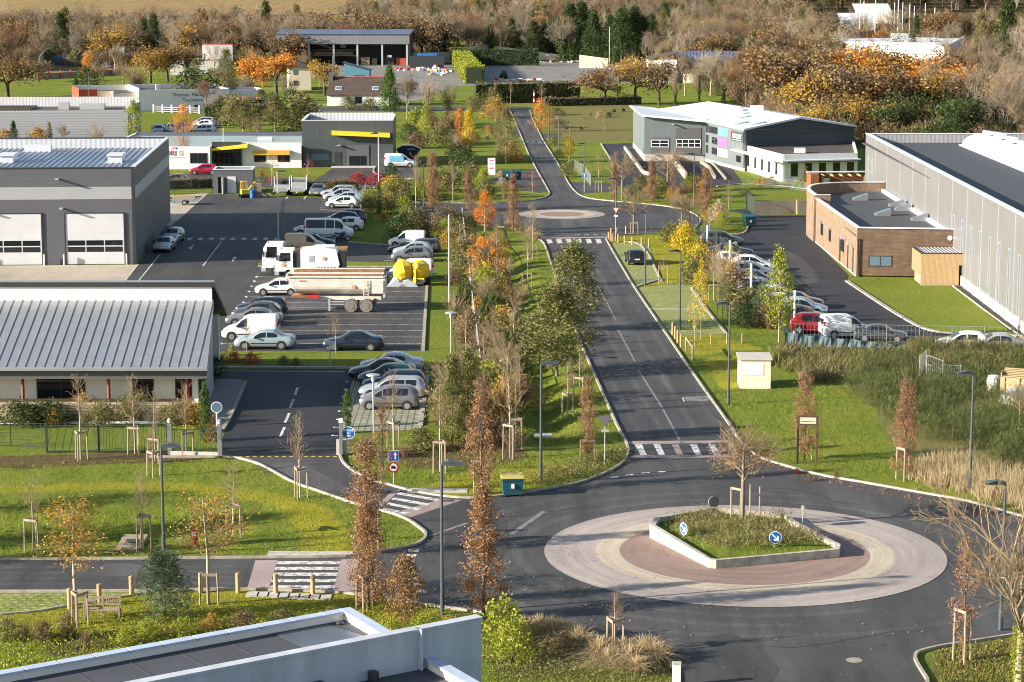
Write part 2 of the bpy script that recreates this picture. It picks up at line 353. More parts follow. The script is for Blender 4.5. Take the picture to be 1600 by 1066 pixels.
# ---------------------------------------------------------------- ground, roads, kerbs, markings
def gz(x,y):
    z = tz(x,y)
    if y < 250:
        kx = 6.7 - (y - 142) * .0334
        if 136 < y < 236:
            f = min(1,(y - 136) / 8,(236 - y) / 8); z -= .75 * f * math.exp(-((x - (kx - 4.3)) / 1.25) ** 2)
        e = ((x + 23) / 9.5) ** 2 + ((y - 117.2) / 3.2) ** 2
        if e < 4: z -= .9 * math.exp(-e * 1.3)
        e = ((x + 9) / 5.5) ** 2 + ((y - 127) / 4) ** 2
    return z
def axis(dense0,dense1,step,lo,hi,grow=1.18):
    a = list(np.arange(dense0,dense1 + .01,step)); s = step
    b = []; p = dense1
    while p < hi: s *= grow; s = min(s,40); p += s; b.append(p)
    s = step; p = dense0; c = []
    while p > lo: s *= grow; s = min(s,40); p -= s; c.append(p)
    return c[::-1] + a + b
XS = axis(-34,34,.8,-1500,1500); YS = axis(86,250,.9,20,3400,1.12)
V = np.array([(x,y,gz(x,y)) for y in YS for x in XS]); nx = len(XS)
jj,ii = np.meshgrid(np.arange(len(YS) - 1),np.arange(nx - 1),indexing='ij'); q = (jj * nx + ii).ravel()
gm = np_mesh('grass',V,np.stack([q,q + 1,q + nx + 1,q + nx],1)); gm.polygons.foreach_set('use_smooth',[True] * len(gm.polygons))
def sdist(P,pl):                         # signed distance of points to a polygon, positive inside
    A = np.array([(p[0],p[1]) for p in pl]); Bq = np.roll(A,-1,0); d2 = np.full(len(P),1e18); ins = np.zeros(len(P),bool)
    for a,c in zip(A,Bq):
        e = c - a; w = P - a; t = np.clip((w @ e) / (e @ e + 1e-12),0,1); dd = w - t[:,None] * e; d2 = np.minimum(d2,(dd ** 2).sum(1))
        cond = ((a[1] > P[:,1]) != (c[1] > P[:,1])) & (P[:,0] < (c[0] - a[0]) * (P[:,1] - a[1]) / (c[1] - a[1] + 1e-12) + a[0]); ins ^= cond
    return np.where(ins,1,-1) * np.sqrt(d2)
P2 = V[:,:2]; cover = np.zeros((len(V),4),np.float32); cover[:,3] = 1
MOSS = [[(-60,775),(60,768),(180,764),(300,768),(400,782),(450,800),(474,830),(470,868),(545,868),(540,830),(520,800),(440,773),(330,757),(180,754),(-60,762)],
 [(-60,925),(0,929),(225,928),(365,925),(520,929),(650,948),(700,956),(640,970),(380,985),(-60,1000)],
 [(955,372),(1050,367),(1062,395),(1100,470),(1130,530),(1170,540),(1200,546),(1140,548),(1090,556),(1063,548),(1042,524),(1014,483),(990,448),(966,408)],
 [(640,768),(740,735),(860,722),(905,735),(860,755),(780,768),(700,774)],[(1100,560),(1160,556),(1170,600),(1130,612)]]
SOIL = [[(-40,714),(120,710),(340,704),(345,712),(300,720),(120,728),(-40,734)],[(610,715),(700,680),(800,690),(830,715),(760,730),(650,735)],[(1455,1020),(1540,1006),(1600,1003),(1700,1080),(1470,1080)],[(60,1000),(200,985),(330,975),(200,1010),(80,1030)]]
ROUGH = [[(1200,546),(1240,546),(1680,566),(1680,800),(1560,780),(1420,740),(1370,640),(1300,575)],[(862,168),(985,166),(990,215),(935,222),(880,222),(850,190)],[(790,980),(900,985),(1050,1040),(1040,1066),(780,1060)],[(690,600),(770,560),(800,400),(750,380),(720,480),(690,560)]]
for ch,polys,w in ((0,MOSS,.9),(1,ROUGH,1.2),(2,SOIL,.7)):
    for pl in polys:
        sd_ = sdist(P2,gp(pl)); cover[:,ch] = np.maximum(cover[:,ch],np.clip(sd_ / (2 * w) + .5,0,1))
wf = np.clip((P2[:,1] - 648) / 14,0,1); wf = np.maximum(wf,np.clip((P2[:,0] - 44 - np.maximum(0,400 - P2[:,1]) * .25) / 5,0,1) * np.clip((P2[:,1] - 335) / 8,0,1)); cover[:,2] = np.maximum(cover[:,2],wf)
LAWNS = [[(-60,722),(340,718),(420,738),(600,805),(650,832),(630,850),(540,864),(-60,870)],[(560,748),(700,705),(860,715),(960,700),(960,672),(945,735),(800,768),(640,764)],[(1180,615),(1330,600),(1390,742),(1210,718),(1150,670),(1110,600)],[(-60,980),(480,960),(700,970),(700,1000),(-60,1080)]]
for pl in LAWNS:
    w_ = np.clip((sdist(P2,gp(pl)) - .3) / 1.2,0,1); idx = np.nonzero(w_)[0]
    for i in idx: x,y,z = V[i]; V[i,2] = z + w_[i] * (.16 * mnoise.noise((x * .55,y * .55,3)) + .10 * mnoise.noise((x * 1.3,y * 1.3,7)))
gm.vertices.foreach_set('co',V.astype(np.float32).ravel()); gm.update()
ca = gm.color_attributes.new('cover','FLOAT_COLOR','POINT'); ca.data.foreach_set('color',cover.ravel())
tag(link_mesh('grass',gm,M['grass']),kind='structure')
fv = []; ff = []
for j in range(13):
    for i in range(31):
        x = -330 + i * 9.5; y = 905 + j * 9 - i * .2; fv.append((x,y,tz(x,y) + .25))
for j in range(12):
    for i in range(30): a = j * 31 + i; ff.append((a,a + 1,a + 32,a + 31))
me = bpy.data.meshes.new('field'); me.from_pydata(fv,[],ff); tag(link_mesh('field',me,M['field_grass']),kind='structure')
K_A = [(-600,878),(0,875.5),(187,874.5),(400,872.5),(532,871),(564.6,867.5),(592.5,862.5),(643,855),(660,847),(666,839),(664,832),(655.7,825.7),(642.6,816),(629,809),(612.6,803),(584,796),(551,786.6),(525,778),(487.6,765),(459.5,755.7),(431,740),(412.5,729.5),(394,722),(371,716.5),(343,714)]
K_B = [(528,700),(531,713),(537,726),(556,739.5),(578,750),(603,757),(625,763.5),(650,769.5),(687.6,776),(725,779.5),(764.6,778.6),(798,774),(815,772),(871,762),(906,756),(952,738),(974,724),(981,712),(982,701),(976,686),(966,670),(954,643),(927,582),(909,542),(890,490),(864,422),(852,383),(844.5,375.5)]
K_C = [(2400,880),(1800,850),(1600,809),(1554.5,795),(1504,782),(1453,773.5),(1402.5,764.5),(1337,753),(1283.5,744),(1245.5,734),(1200,721),(1185,714),(1167,701),(1154,687),(1144,670),(1086,589),(1042,524),(1014,483.5),(990,448),(966,408),(949,378)]
K_D = [(-600,928.5),(0,926),(212,925),(365,922),(400,922),(520,926),(560,930),(590,934),(675,948),(722,954),(790,963),(840,972),(885,984),(950,1000),(1000,1013),(1030,1024),(1047,1036),(1054,1050),(1056,1068),(1060,1500)]
K_E = [(1475,1500),(1452,1068),(1440,1050),(1430,1033),(1430,1024),(1437,1019.5),(1460,1013.5),(1485,1009),(1550,999),(1600,991),(2400,986)]
K_F = [(640,318),(700,318),(770,318),(794,317),(817,315.5),(840,312.5),(855,308),(859.5,303),(856.5,297),(837,263),(823.5,236),(816,216.5),(804,189.5),(797,172)]
K_G = [(828,172),(832.5,188),(843,207.5),(847.6,218),(864,243.5),(877.6,266),(886.6,284),(895,296),(903,303.5),(910,307.5),(924,311.5),(957,315),(990,317.5),(1036,322),(1070,328),(1090,337),(1096,346),(1084,359)]
K_H = [(843.5,375),(835.5,372),(831,364),(780,354),(700,348),(640,344)]
K_I = [(949,378),(946,372),(955,368.5),(990,366.5),(1018,365.5),(1054,364.5)]
def rd(*ls): return [p for l in ls for p in l]
sheet('road',gp(rd(K_A,[(420,690),(530,690)],K_B,[(949,378)],K_C[::-1],K_E[::-1],K_D[::-1])),.010,M['asphalt'])
sheet('road',gp(rd(K_F,[(797,168),(828,168)],K_G,[(1084,363)],[(1054,364.5)],K_I[::-1],K_H)),.0104,M['asphalt'])
sheet('road',[(-90,452),(-90,468),(3.5,468),(4,461),(-6,455)],.011,M['asphalt'])
sheet('road',gp([(755,279),(808,271),(837,263.5),(857.5,299.5),(840,301),(813,296),(790,290),(753,286)]),.012,M['asphalt'])
sheet('road',gp([(843.5,208),(877,208),(877,214.5),(848,215.5)]),.012,M['asphalt'])
sheet('road',gp([(800,199),(808,199),(815,214),(803,214)]),.012,M['asphalt'])
sheet('road',gp([(886.6,284.5),(940,286.5),(957,287),(965,292),(965,298),(940,300),(904,303.5)]),.012,M['asphalt'])
sheet('road',gp([(150,289),(150,273),(330,271),(470,280),(640,286),(640,300),(470,296),(330,288)]),.010,M['asphalt'])
sheet('road',gp([(236,196),(345,184),(345,198),(330,216),(236,216)]),.010,M['asphalt_yard'])
sheet('road',gp([(505,274),(520,262),(592,262),(596,268),(612,278),(612,288),(480,288)]),.013,M['asphalt'])
sheet('road',gp([(596,262),(650,262),(650,268),(640,279),(596,268)]),.012,M['asphalt'])
sheet('car_park',gp([(-90,570),(-90,447),(190,446),(213,418),(262,350),(290,318),(318,303),(400,305),(440,308),(505,309),(556,316),(563,330),(560,345),(545,379),(611,383),(650,372),(676,372),(676,412),(672,420),(667,448),(661,549),(500,549),(345,549),(320,575)]),.010,M['asphalt_yard'])
sheet('car_park',gp([(335,578),(420,577),(545,577),(668,577),(668,590),(552,590),(549,600),(530,690),(528,700),(531,713),(343,714.5),(343,700),(352,672),(384,598),(340,594)]),.0102,M['asphalt_new'])
sheet('car_park',gp([(552,590),(668,586),(663,622),(656,672),(540,676),(530,690),(549,600)]),.018,M['paver_joint'])
sheet('pavement',gp([(338,594),(375,594.5),(383,599),(352,672),(346,674),(318,690),(318,640)]),.10,M['gravel_grey'])
sheet('pavement',gp([(-70,416),(214,414),(190,446),(-70,447)]),.016,M['concrete_slab'])
sheet('pavement',gp([(240,309),(261,306),(326,302),(267,354),(240,352)]),.016,M['concrete_slab'])
sheet('puddle',gp([(262,309),(285,306),(316,307),(310,315),(285,318),(262,318)]),.020,M['puddle'])
sheet('car_park',gp([(1117,364.5),(1150,366.5),(1162,364),(1167,356),(1168,337),(1276,337),(1280,345),(1278,382),(1326,430),(1323,439),(1380,478),(1437,512),(1464,520),(1515,523),(1600,527),(1680,534),(1680,560),(1262,545),(1237,538),(1220,505),(1165,412),(1135,380),(1100,375),(1084,363)]),.0106,M['asphalt_new'])
sheet('grass',gp([(1326,440),(1500,445),(1530,470),(1599,523),(1515,520),(1464,517),(1440,510),(1409,494),(1380,476)]),.0115,M['grass_lush'])
sheet('path',gp([(1489,447),(1516,447),(1680,560),(1680,600)]),.034,M['asphalt_new'])
sheet('grass',gp([(1150,352),(1165,353),(1163,361),(1150,364),(1117,362),(1090,357),(1100,349)]),.016,M['grass_lush'])
sheet('path',gp([(1135,329),(1168,326),(1182,336),(1176,346),(1160,334)]),.014,M['asphalt_new'])
sheet('car_park',gp([(939,225),(987,224),(1005,252),(1125,252),(1143,262),(1160,286),(1120,294),(1050,297),(985,297),(957,288),(957,256)]),.013,M['asphalt_new'])
sheet('grass',gp([(1125,298),(1170,291),(1255,292),(1262,300),(1250,316),(1240,320),(1180,325),(1120,322)]),.0115,M['grass_lush'])
sheet("grass",gp([(520,283),(600,279),(612,288),(742,286),(742,240),(660,240),(655,262),(640,281),(600,277)]),.008,M["grass_lush"])
sheet('grass',gp([(403,416),(404,410.5),(540,409),(676,411),(674,417),(540,416.5)]),.016,M['grass_lush'])
sheet('grass',gp([(545,378),(562,346),(617,346),(612,382)]),.016,M['grass_lush'])
sheet('grass',gp([(370,549),(661,549),(667,448),(676,418),(678,380),(700,380),(706,480),(715,600),(690,660),(656,674),(664,620),(668,577),(545,572.5),(370,572)]),.016,M['grass_lush'])
sheet('yard',[(-56,600),(-56,660),(-10,665),(-12,560),(-20,488),(-33,488),(-33,540)],.012,M['gravel_grey'])
sheet('yard',[(-14.5,545),(-15.5,672),(25,680),(40,625),(30,556)],.014,M['gravel_grey'])
sheet('yard',gp([(60,98),(200,92),(205,112),(60,115)]),.014,M['field_grass'])
sheet('verge',gp([(953,381),(1000,379),(1016,386),(1030,437),(992,447)]),.020,M['paver_grass'])
sheet('verge',gp([(993,451),(1080,440),(1133,523),(1058,524),(1043,523),(1016,484)]),.020,M['paver_grass'])
sheet('verge',gp([(-60,929),(105,928),(225,927),(170,936),(100,945),(60,955),(-60,961)]),.020,M['paver_grass'])
def kerb(pl,w=.14,h=.12,m='kerb',off=0,k=1):
    strip_mb(mb,smooth_line(gp(pl),k),w,0,h,off)
mb = MB()
for L in (K_A,K_B,K_C,K_D,K_E,K_F,K_G,K_H,K_I): kerb(L)
kerb([(667,448),(661,549)],.25); kerb([(403,417),(540,417.5),(676,418)],.2); kerb([(545,379),(611,384)],.2); kerb([(340,575),(420,575),(545,575.5),(668,578)],.35)
kerb([(668,590),(663,622),(656,674)],.3); kerb([(1117,365.5),(1150,367.5),(1163,365),(1168,357),(1169,340)],.25)
kerb([(1323,440),(1380,478),(1409,496),(1437,512),(1464,520),(1515,523),(1599,526)],.35); kerb([(1489,448),(1560,502),(1600,530)],.12)
kerb([(950,379),(985,377.5),(1008,386),(1033,440)],.18,.1); kerb([(991,450),(1035,436)],.18,.1); kerb([(1014,484),(1103,484)],.18,.1); kerb([(1080,450),(1103,484),(1135,522)],.2,.1)
kerb([(384,598),(352,672),(340,676)],.2,.16); kerb([(939,225),(957,254),(957,262)],.2); kerb([(343,715),(230,715)],.15); kerb([(0,961),(60,956),(100,948),(230,927)],.15,.08)
kerb([(1120,292),(1165,287),(1230,292),(1262,296)],.2); kerb([(585,262),(583,270),(596,277),(612,279),(650,280)],.2)
tag(mb.build('kerb',M['kerb']),kind='structure')
mw = MB(); my = MB(); mf = MB(); mo = MB()
Z0 = .022
def line(b,pl,w=.12,z=Z0):
    P = gp(pl);
    for a,c in zip(P[:-1],P[1:]):
        d = (c - a).normalized(); n = Vector((-d.y,d.x,0)) * w / 2
        b.poly([(*(a - n).xy,z),(*(c - n).xy,z),(*(c + n).xy,z),(*(a + n).xy,z)])
def quadp(b,pl,z=Z0): b.poly([(*G(*p).xy,z) for p in pl])
for x0,y0 in ((238,1),):
    for k in range(8):                                                   # give-way blocks at the mouth of the left street
        p = [(637,861,654,861),(634,869,650,869),(631,877,647,877),(631,886,646,886),(632,896,648,896),(636,905,652,905),(645,914.5,658,914.5),(653,924.5,666,924.5),(658,935,673,937)][k]
        quadp(mw,[(p[0],p[1]+2.2),(p[2],p[3]+2.2),(p[2]+1.5,p[3]-2.2),(p[0]+1.5,p[1]-2.2)])
for k,y in enumerate((880,889,898,908,918)):                          # zebra of the left street
    x0 = 434 - k * 3.3; x1 = 532 - k * 2; quadp(mw,[(x0 - 1,y + 2.5),(x1 - 1,y + 2.5),(x1,y - 2.5),(x0,y - 2.5)])
quadp(mo,[(386,921),(420,920),(434,876),(399,876)],.017); quadp(mo,[(520,925),(556,928),(560,874),(533,875)],.017)
def lerp(a,b,t): return (a[0] + (b[0]-a[0]) * t,a[1] + (b[1]-a[1]) * t)
A,B,C_,D_ = (623,769),(690,780),(634,806),(596,798)                  # zebra of the entrance road
for t0 in (.02,.30,.58,.86):
    quadp(mw,[lerp(A,D_,t0),lerp(B,C_,t0),lerp(B,C_,min(1,t0 + .12)),lerp(A,D_,min(1,t0 + .12))])
quadp(mo,[(690,780.5),(722,782),(640,809.5),(612,803)],.017); quadp(mo,[(612,768),(626,766),(596,793),(588,791)],.017)
for k in range(6):                                                         # zebra of the main road
    x = 992 + k * 28.6; quadp(mo if k in (2,) else mw,[(x + 9,712),(x + 19,712),(x + 11,695),(x,695)])
quadp(mo,[(980,695),(1154,692),(1150,688.5),(978,690)],.017); quadp(mo,[(984,716.5),(1170,715),(1166,711.5),(984,712.5)],.017)
for x,y in ((952,746),(976,742.5),(1001,739.5),(1026,738)): quadp(mw,[(x,y+1.6),(x+13,y+.6),(x+15,y-1.4),(x+3,y-.6)])
for k in range(6):
    x = 853 + k * 15.4; quadp(mw,[(x + 3,381),(x + 11,380.2),(x + 8,373.6),(x,374.2)])
quadp(mo,[(845,374),(947,371.5),(945,370),(846,372)],.017)
for x in (898,912,926,940): quadp(mw,[(x,367.9),(x + 8,367.5),(x + 8,366.9),(x,367.3)])
for a,b_ in (((933,445),(962,500)),((966,516),(992,565)),((997,578),(1035,638)),((1036,640),(1065,694))): line(mf,[a,b_],.16)
for a,b_ in (((862,394),(940,393.5)),): pass
line(mf,[(800,835),(850,800)],.3); line(mf,[(672,838),(730,818)],.25)
for x in (821,830,840): quadp(mw,[(x,222.8),(x + 6,222.8),(x + 5.4,221.2),(x - .6,221.2)])
line(mw,[(336,580),(420,580.5),(538,581)],.14)
for a,b_ in (((465,606),(461,618)),((459,624),(453,638)),((452,646),(445.5,661)),((444.5,668),(437.5,684))): line(mw,[a,b_],.18)
for k,(x,y) in enumerate(((541,597),(538,609),(535,620.5),(532,631.5),(529,643),(526,656),(522,668.5),(519,681))): line(mw,[(x,y),(x + 9,y)],.12); quadp(mw,[(x-1,y+1),(x+2,y+1),(x+2,y-1),(x-1,y-1)],Z0 + .002)
for k in range(14): x = 373 + k * 11.4; quadp(my,[(x,714.8),(x + 6,714.8),(x + 4.5,713.2),(x - 1.5,713.2)])
line(mw,[(112,508),(190,446),(216,413)],.13); line(mw,[(137,508),(211,446),(250,398)],.13); line(mw,[(85,508),(97,500),(104,500)],.13)
line(mw,[(317,416),(346,378)],.13)
for k in range(9): x = 292 + k * 17; quadp(mw,[(x,375),(x + 7,375),(x + 9,372),(x + 2,372)])
quadp(mw,[(362,409),(365,409),(367,405),(370,405),(368,401),(362,404),(364.5,405)]); quadp(mw,[(294,387),(297,391),(301,388),(300,387),(304,383),(302,382.5),(297.5,386.5)])
quadp(mw,[(108,452),(114,454),(122,450.5),(119,449),(121,447.6),(117,447.4),(113,450)])
ys_ = [433,440,448,456,464.5,473,481.5,490,499,508,517,527,537.5]
for k,y in enumerate(ys_):                                                # bay lines of the truck park
    xl = 401 - (y - 433) * .52; xr = 666 - (y - 448) * .06
    line(mw,[(xl,y),(min(xl + 90,xr),y)] if y < 448 else [(xl,y),(xr - 2,y)],.10); quadp(mw,[(xl - 2,y + 1.1),(xl + 2,y + 1.1),(xl + 2,y - 1.1),(xl - 2,y - 1.1)],Z0 + .002)
for k in range(5): y = 387.5 + k * 5; line(mw,[(602 - k * .5,y),(614,y)],.12)
for k in range(5): y = 314 + k * 3.4; line(mw,[(503 - k * 1.6,y),(510,y)],.12)
line(mw,[(497,327.5),(555,332)],.15); line(mw,[(447,311),(450,307)],.2); line(mw,[(475,311.5),(478,307)],.2)
for k,(x,y) in enumerate(((1160,384),(1170,398.5),(1176,404),(1181,410))): line(mw,[(x,y),(x + 8 ,y)],.12)
quadp(mf,[(1068,621),(1112,621),(1105,627.5),(1072,627.5)],.018); line(mw,[(1066,621),(1107,620.7)],.1); line(mw,[(1066,621),(1069,628)],.1)
tag(mw.build('road_markings',M['paint_worn']),kind='structure'); tag(my.build('road_markings',M['paint_yellow']),kind='structure')
tag(mf.build('road_markings',M['paint_faint']),kind='structure'); tag(mo.build('road_markings',M['band_pink']),kind='structure')
def ring(c,radii,mats,z):
    n = 72
    for k in range(len(radii)):
        r0 = radii[k]; r1 = radii[k + 1] if k + 1 < len(radii) else 0
        b = MB()
        vs = [(c[0] + r0 * math.cos(2*math.pi*i/n),c[1] + r0 * math.sin(2*math.pi*i/n),z) for i in range(n)]
        if r1:
            vs += [(c[0] + r1 * math.cos(2*math.pi*i/n),c[1] + r1 * math.sin(2*math.pi*i/n),z) for i in range(n)]
            b.add(vs,[(i,(i+1) % n,n + (i+1) % n,n + i) for i in range(n)])
        else: b.add(vs,[tuple(range(n))])
        o = tag(b.build('roundabout_ring',M[mats[k]]),kind='structure'); o.data.transform(Matrix.Translation((-c[0],-c[1],0))); o.location = (c[0],c[1],0)
RC = Vector((11.55,111.4)); ring(RC,[9.95,7.4,6.2],['ring_pink','ring_sand','ring_red'],.028)
ring((5.8,266.7),[5.05,3.8,2.6],['ring_pink','ring_sand','ring_red'],.028)
for (x,y,w,h) in ((1335,1032,.7,.7),(1178,435,.6,.6)):
    b = MB(); p = G(x,y); b.lathe([(w/2,.008),(w/2,.019)],20,(p.x,p.y,0)); tag(b.build('manhole_cover',M['kerb_dark']),kind='structure')
for (a,sz) in (((684,767),(3.3,1.0)),((485,865.5),(4.2,.9)),((848,680),(1.1,1.1)),((1010,932),(.1,.1))):
    if sz[0] < .5: continue
    p = G(*a); b = MB(); b.box(p.x - sz[0]/2,p.x + sz[0]/2,p.y - sz[1]/2,p.y + sz[1]/2,-.05,.03); tag(b.build('pavement',M['concrete']),kind='structure')
b = MB();
for k in range(8): p = lerp((395,929),(508,934),k / 7); w = G(*p); b.box(w.x - .28,w.x + .28,w.y - .45,w.y + .45,-.02,.035)
tag(b.build('pavement',M['concrete']),kind='structure')
for pl,mt in (([(700,800),(790,792),(800,880),(690,900)],'asphalt_yard'),([(1075,1000),(1160,985),(1240,1066),(1090,1080)],'asphalt_yard'),([(1030,560),(1062,556),(1095,620),(1064,626)],'asphalt_yard'),([(940,470),(962,466),(990,520),(968,524)],'gravel_patch'),([(395,727),(470,722),(560,772),(540,778)],'gravel_patch'),([(120,882),(230,880),(225,900),(110,902)],'gravel_patch'),([(420,470),(520,470),(520,500),(400,500)],'gravel_patch'),([(210,455),(300,450),(270,490),(170,490)],'gravel_patch'),([(1200,395),(1240,392),(1290,440),(1245,446)],'asphalt_yard'),([(868,330),(905,328),(930,352),(880,356)],'gravel_patch')):
    if 'gravel_patch' not in M: asphaltmat('gravel_patch',(.082,.078,.076),.3,.4)
    sheet('road',smooth_line(gp(pl),1),.0145,M[mt])
mt_ = MB(); mc_ = MB()
def ways(pl,offs,w,b,z):
    P = smooth_line(gp(pl),2)
    for o in offs: strip_flat(b,P,w,z,o)
def strip_flat(b,P,w,z,off):
    n = len(P); vs = []
    for i in range(n):
        d = (P[min(i+1,n-1)] - P[max(i-1,0)]).xy.normalized(); nn = Vector((-d.y,d.x)); q = P[i].xy
        vs += [(*(q + nn * (off + w/2)),z),(*(q + nn * (off - w/2)),z)]
    b.add(vs,[(2*i+1,2*i+3,2*i+2,2*i) for i in range(n-1)])
ways([(1068,686),(985,548),(930,450),(900,390)],(-2.6,-1.1,1.1,2.6),.42,mt_,.0128); ways([(880,305),(858,262),(835,212),(815,178)],(-1.2,-.35,.35,1.2),.3,mt_,.0128); ways([(0,900),(200,899),(385,898)],(-1.5,-.5,.5,1.5),.35,mt_,.0128)
for r,a0,a1 in ((11.3,.3,5.2),(12.9,1.2,4.8),(14.6,2.0,5.6)): strip_flat(mt_,[Vector((RC.x + r * math.cos(a0 + (a1 - a0) * i / 40),RC.y + r * math.sin(a0 + (a1 - a0) * i / 40),0)) for i in range(41)],.55,.0128,0)
tag(mt_.build('road',M['asphalt_track']),kind='structure'); rc_ = random.Random(21)
for px,py in ((1010,600),(1040,480 + 60),(940,430),(730,860),(1200,1010),(1350,790),(120,890),(300,460),(560,500),(420,640),(470,690),(1220,420),(900,330),(760,820)):
    p = G(px,py); a = rc_.uniform(0,3); P = [p]
    for k in range(14): a += rc_.uniform(-.5,.5); p = p + Vector((math.cos(a),math.sin(a),0)) * .55; P.append(p)
    strip_flat(mc_,P,.055,.0152,0)
tag(mc_.build('road',M['black']),kind='structure')
for px,py in ((1120,640),(1046,525),(955,655),(893,545),(1380,763),(700,780),(880,763),(420,735),(150,879),(830,974),(870,300)):
    p = G(px,py + 3); b = MB(); b.box(p.x - .32,p.x + .32,p.y - .22,p.y + .22,.005,.021); tag(b.build('gully_grate',M['dark_metal']),kind='structure')
# ---------------------------------------------------------------- buildings
stripes('clad_grey_h',(.105,.108,.125),2,1.05,.035,.75,.5); stripes('clad_dark_h',(.062,.072,.078),0,1.1,.03,.8,.5); stripes('clad_light_h',(.36,.37,.40),2,.9,.04,.85,.45)
stripes('clad_side',(.095,.095,.105),2,1.05,.03,.8,.5); stripes('rib_white',(.62,.63,.66),0,.55,.45,.78,.4,vscale=.3); stripes('rib_roof',(.27,.32,.42),0,.62,.3,.6,.35,metal=.4,bdist=.05)
stripes('corr_long',(.30,.315,.36),2,.42,.35,.82,.5); stripes('clad_white_h',(.72,.73,.74),2,.5,.05,.88,.5); stripes('door_panel',(.60,.61,.63),2,.62,.03,.8,.45)
stripes('perf_grey',(.185,.187,.19),2,.62,.04,.93,.42,metal=.2,vscale=.3); stripes('plank_vert',(.48,.32,.17),0,.11,.18,.55,.75,var=.22,vscale=6); stripes('plank_fence',(.36,.30,.235),0,.13,.2,.55,.8,var=.25,vscale=4)
stripes('plank_red',(.25,.095,.035),2,.14,.2,.6,.6,var=.15); stripes('rib_inner',(.33,.33,.35),0,.5,.4,.75,.5); stripes('clad_concept',(.125,.15,.158),0,1.0,.03,.85,.5); stripes('clad_navy',(.040,.048,.066),2,1.0,.03,.85,.5)
stripes('roof_white',(.66,.68,.72),0,1.0,.04,.93,.45,vscale=.15); stripes('roof_tile',(.075,.052,.042),2,.22,.2,.7,.85,var=.3,vscale=1.5); stripes('clad_blue',(.085,.24,.33),0,.35,.2,.8,.6); stripes('clad_shed',(.17,.175,.20),0,.4,.3,.85,.5)
stripes('clad_far',(.50,.49,.47),0,.6,.25,.85,.6); stripes('strip_roof_blue',(.10,.13,.22),0,.8,.3,.5,.35)
brickmat('tile_brown',(.15,.095,.06),(.10,.066,.045),(.10,.07,.05),1.1,.16,axes='wall',msize=.008); brickmat('tile_tan',(.235,.165,.11),(.19,.13,.085),(.15,.105,.07),.35,.14,axes='wall',msize=.01)
brickmat('stone_wall',(.46,.37,.24),(.36,.28,.18),(.22,.17,.11),.38,.2,axes='wall',msize=.025)
mat('roof_membrane',(.058,.062,.072),.75,var=.16,scale=.4,ws=True); mat('roof_membrane_warm',(.075,.062,.052),.6,var=.3,scale=.3,ws=True); mat('parapet_shade_blue',(.43,.50,.62),.5,var=.16,scale=1.2,stretch=(1,1,.3)); mat('fin_white',(.46,.49,.54),.75,var=.2,scale=.8,stretch=(1,1,.2))  # parapet coping: blue of sky-lit shade put into the colour of white metal
mat('yellow_canopy',(.78,.58,.03),.5,var=.04); mat('ochre_canopy',(.55,.33,.06),.6,var=.05); mat('cyan_panel',(.12,.50,.78),.45,var=.02); mat('magenta_panel',(.72,.12,.42),.45,var=.02); mat('cream_yellow_panel',(.80,.70,.32),.45,var=.02)
mat('wetroof',(.17,.26,.38),.08,metal=.55,var=.55,scale=.14,ws=True,spec=.9); mat('interior',(.10,.11,.09),.8,var=.3,scale=2); mat('navy_roof',(.055,.058,.066),.7,var=.12,scale=.5)
mat('roof_patch',(.10,.115,.14),.35,var=.2,scale=1); mat('polycarb',(.62,.64,.66),.35,var=.04); mat('brown_red',(.22,.05,.035),.6,var=.1); mat('red_trim',(.42,.06,.03),.6,var=.1); mat('purple',(.32,.03,.22),.5,var=0); mat('logo_grey',(.42,.42,.46),.5,var=0)
def win(root,o,u,w,h,name='window',cols=1,rows=1,fm='dark_metal',gm='glass',fr=.07,proud=.03,label=None):
    o = Vector(o); u = Vector((u[0],u[1],0)).normalized(); n = Vector((u.y,-u.x,0)); up = Vector((0,0,1))
    def slab(b,x0,x1,z0,z1,d0,d1):
        P = [o + u * x + up * z + n * d for d in (d1,d0) for (x,z) in ((x0,z0),(x1,z0),(x1,z1),(x0,z1))]
        b.add(P,[(0,1,2,3),(4,7,6,5),(0,4,5,1),(1,5,6,2),(2,6,7,3),(3,7,4,0)])
    b = MB()
    slab(b,0,w,0,fr,0,proud); slab(b,0,w,h - fr,h,0,proud); slab(b,0,fr,fr,h - fr,0,proud); slab(b,w - fr,w,fr,h - fr,0,proud)
    for i in range(1,cols): x = w * i / cols; slab(b,x - fr/2,x + fr/2,fr,h - fr,0,proud)
    for j in range(1,rows):
        z = h * j / rows
        for i in range(cols): slab(b,w*i/cols + (fr if i == 0 else fr/2),w*(i+1)/cols - (fr if i == cols-1 else fr/2),z - fr/2,z + fr/2,0,proud)
    f = b.build(name,M[fm],root)
    if label: f['label'] = label
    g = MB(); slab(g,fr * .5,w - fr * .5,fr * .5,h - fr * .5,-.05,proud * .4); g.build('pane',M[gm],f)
    return f
SPLIT = {'coping','bollard','post','timber_rack','roof_unit','window','stripe','red_eave','door_frame','canopy','front_wall','wall'}
def part(root,name,m,*boxes):
    if name in SPLIT and len(boxes) > 1:
        for q in boxes: o = part(root,name,m,q)
        return o
    b = MB()
    for q in boxes: b.box(*q)
    return b.build(name,M[m],root)
def ppart(root,name,m,pts,z0,z1): b = MB(); b.prism(pts,z0,z1); return b.build(name,M[m],root)
def parapet(root,name,m,pts,w,z0,z1,closed=True,inner=True):
    b = MB(); P = pts + [pts[0]] if closed else pts
    for a,c in zip(P[:-1],P[1:]):
        a,c = Vector(a),Vector(c); d = (c - a).normalized(); n = Vector((-d.y,d.x)) * w
        b.prism([a,c - d * 0.0,c + n - d * (w if closed else 0),a + n + d * (w if closed else 0)],z0,z1)
    return b.build(name,M[m],root)
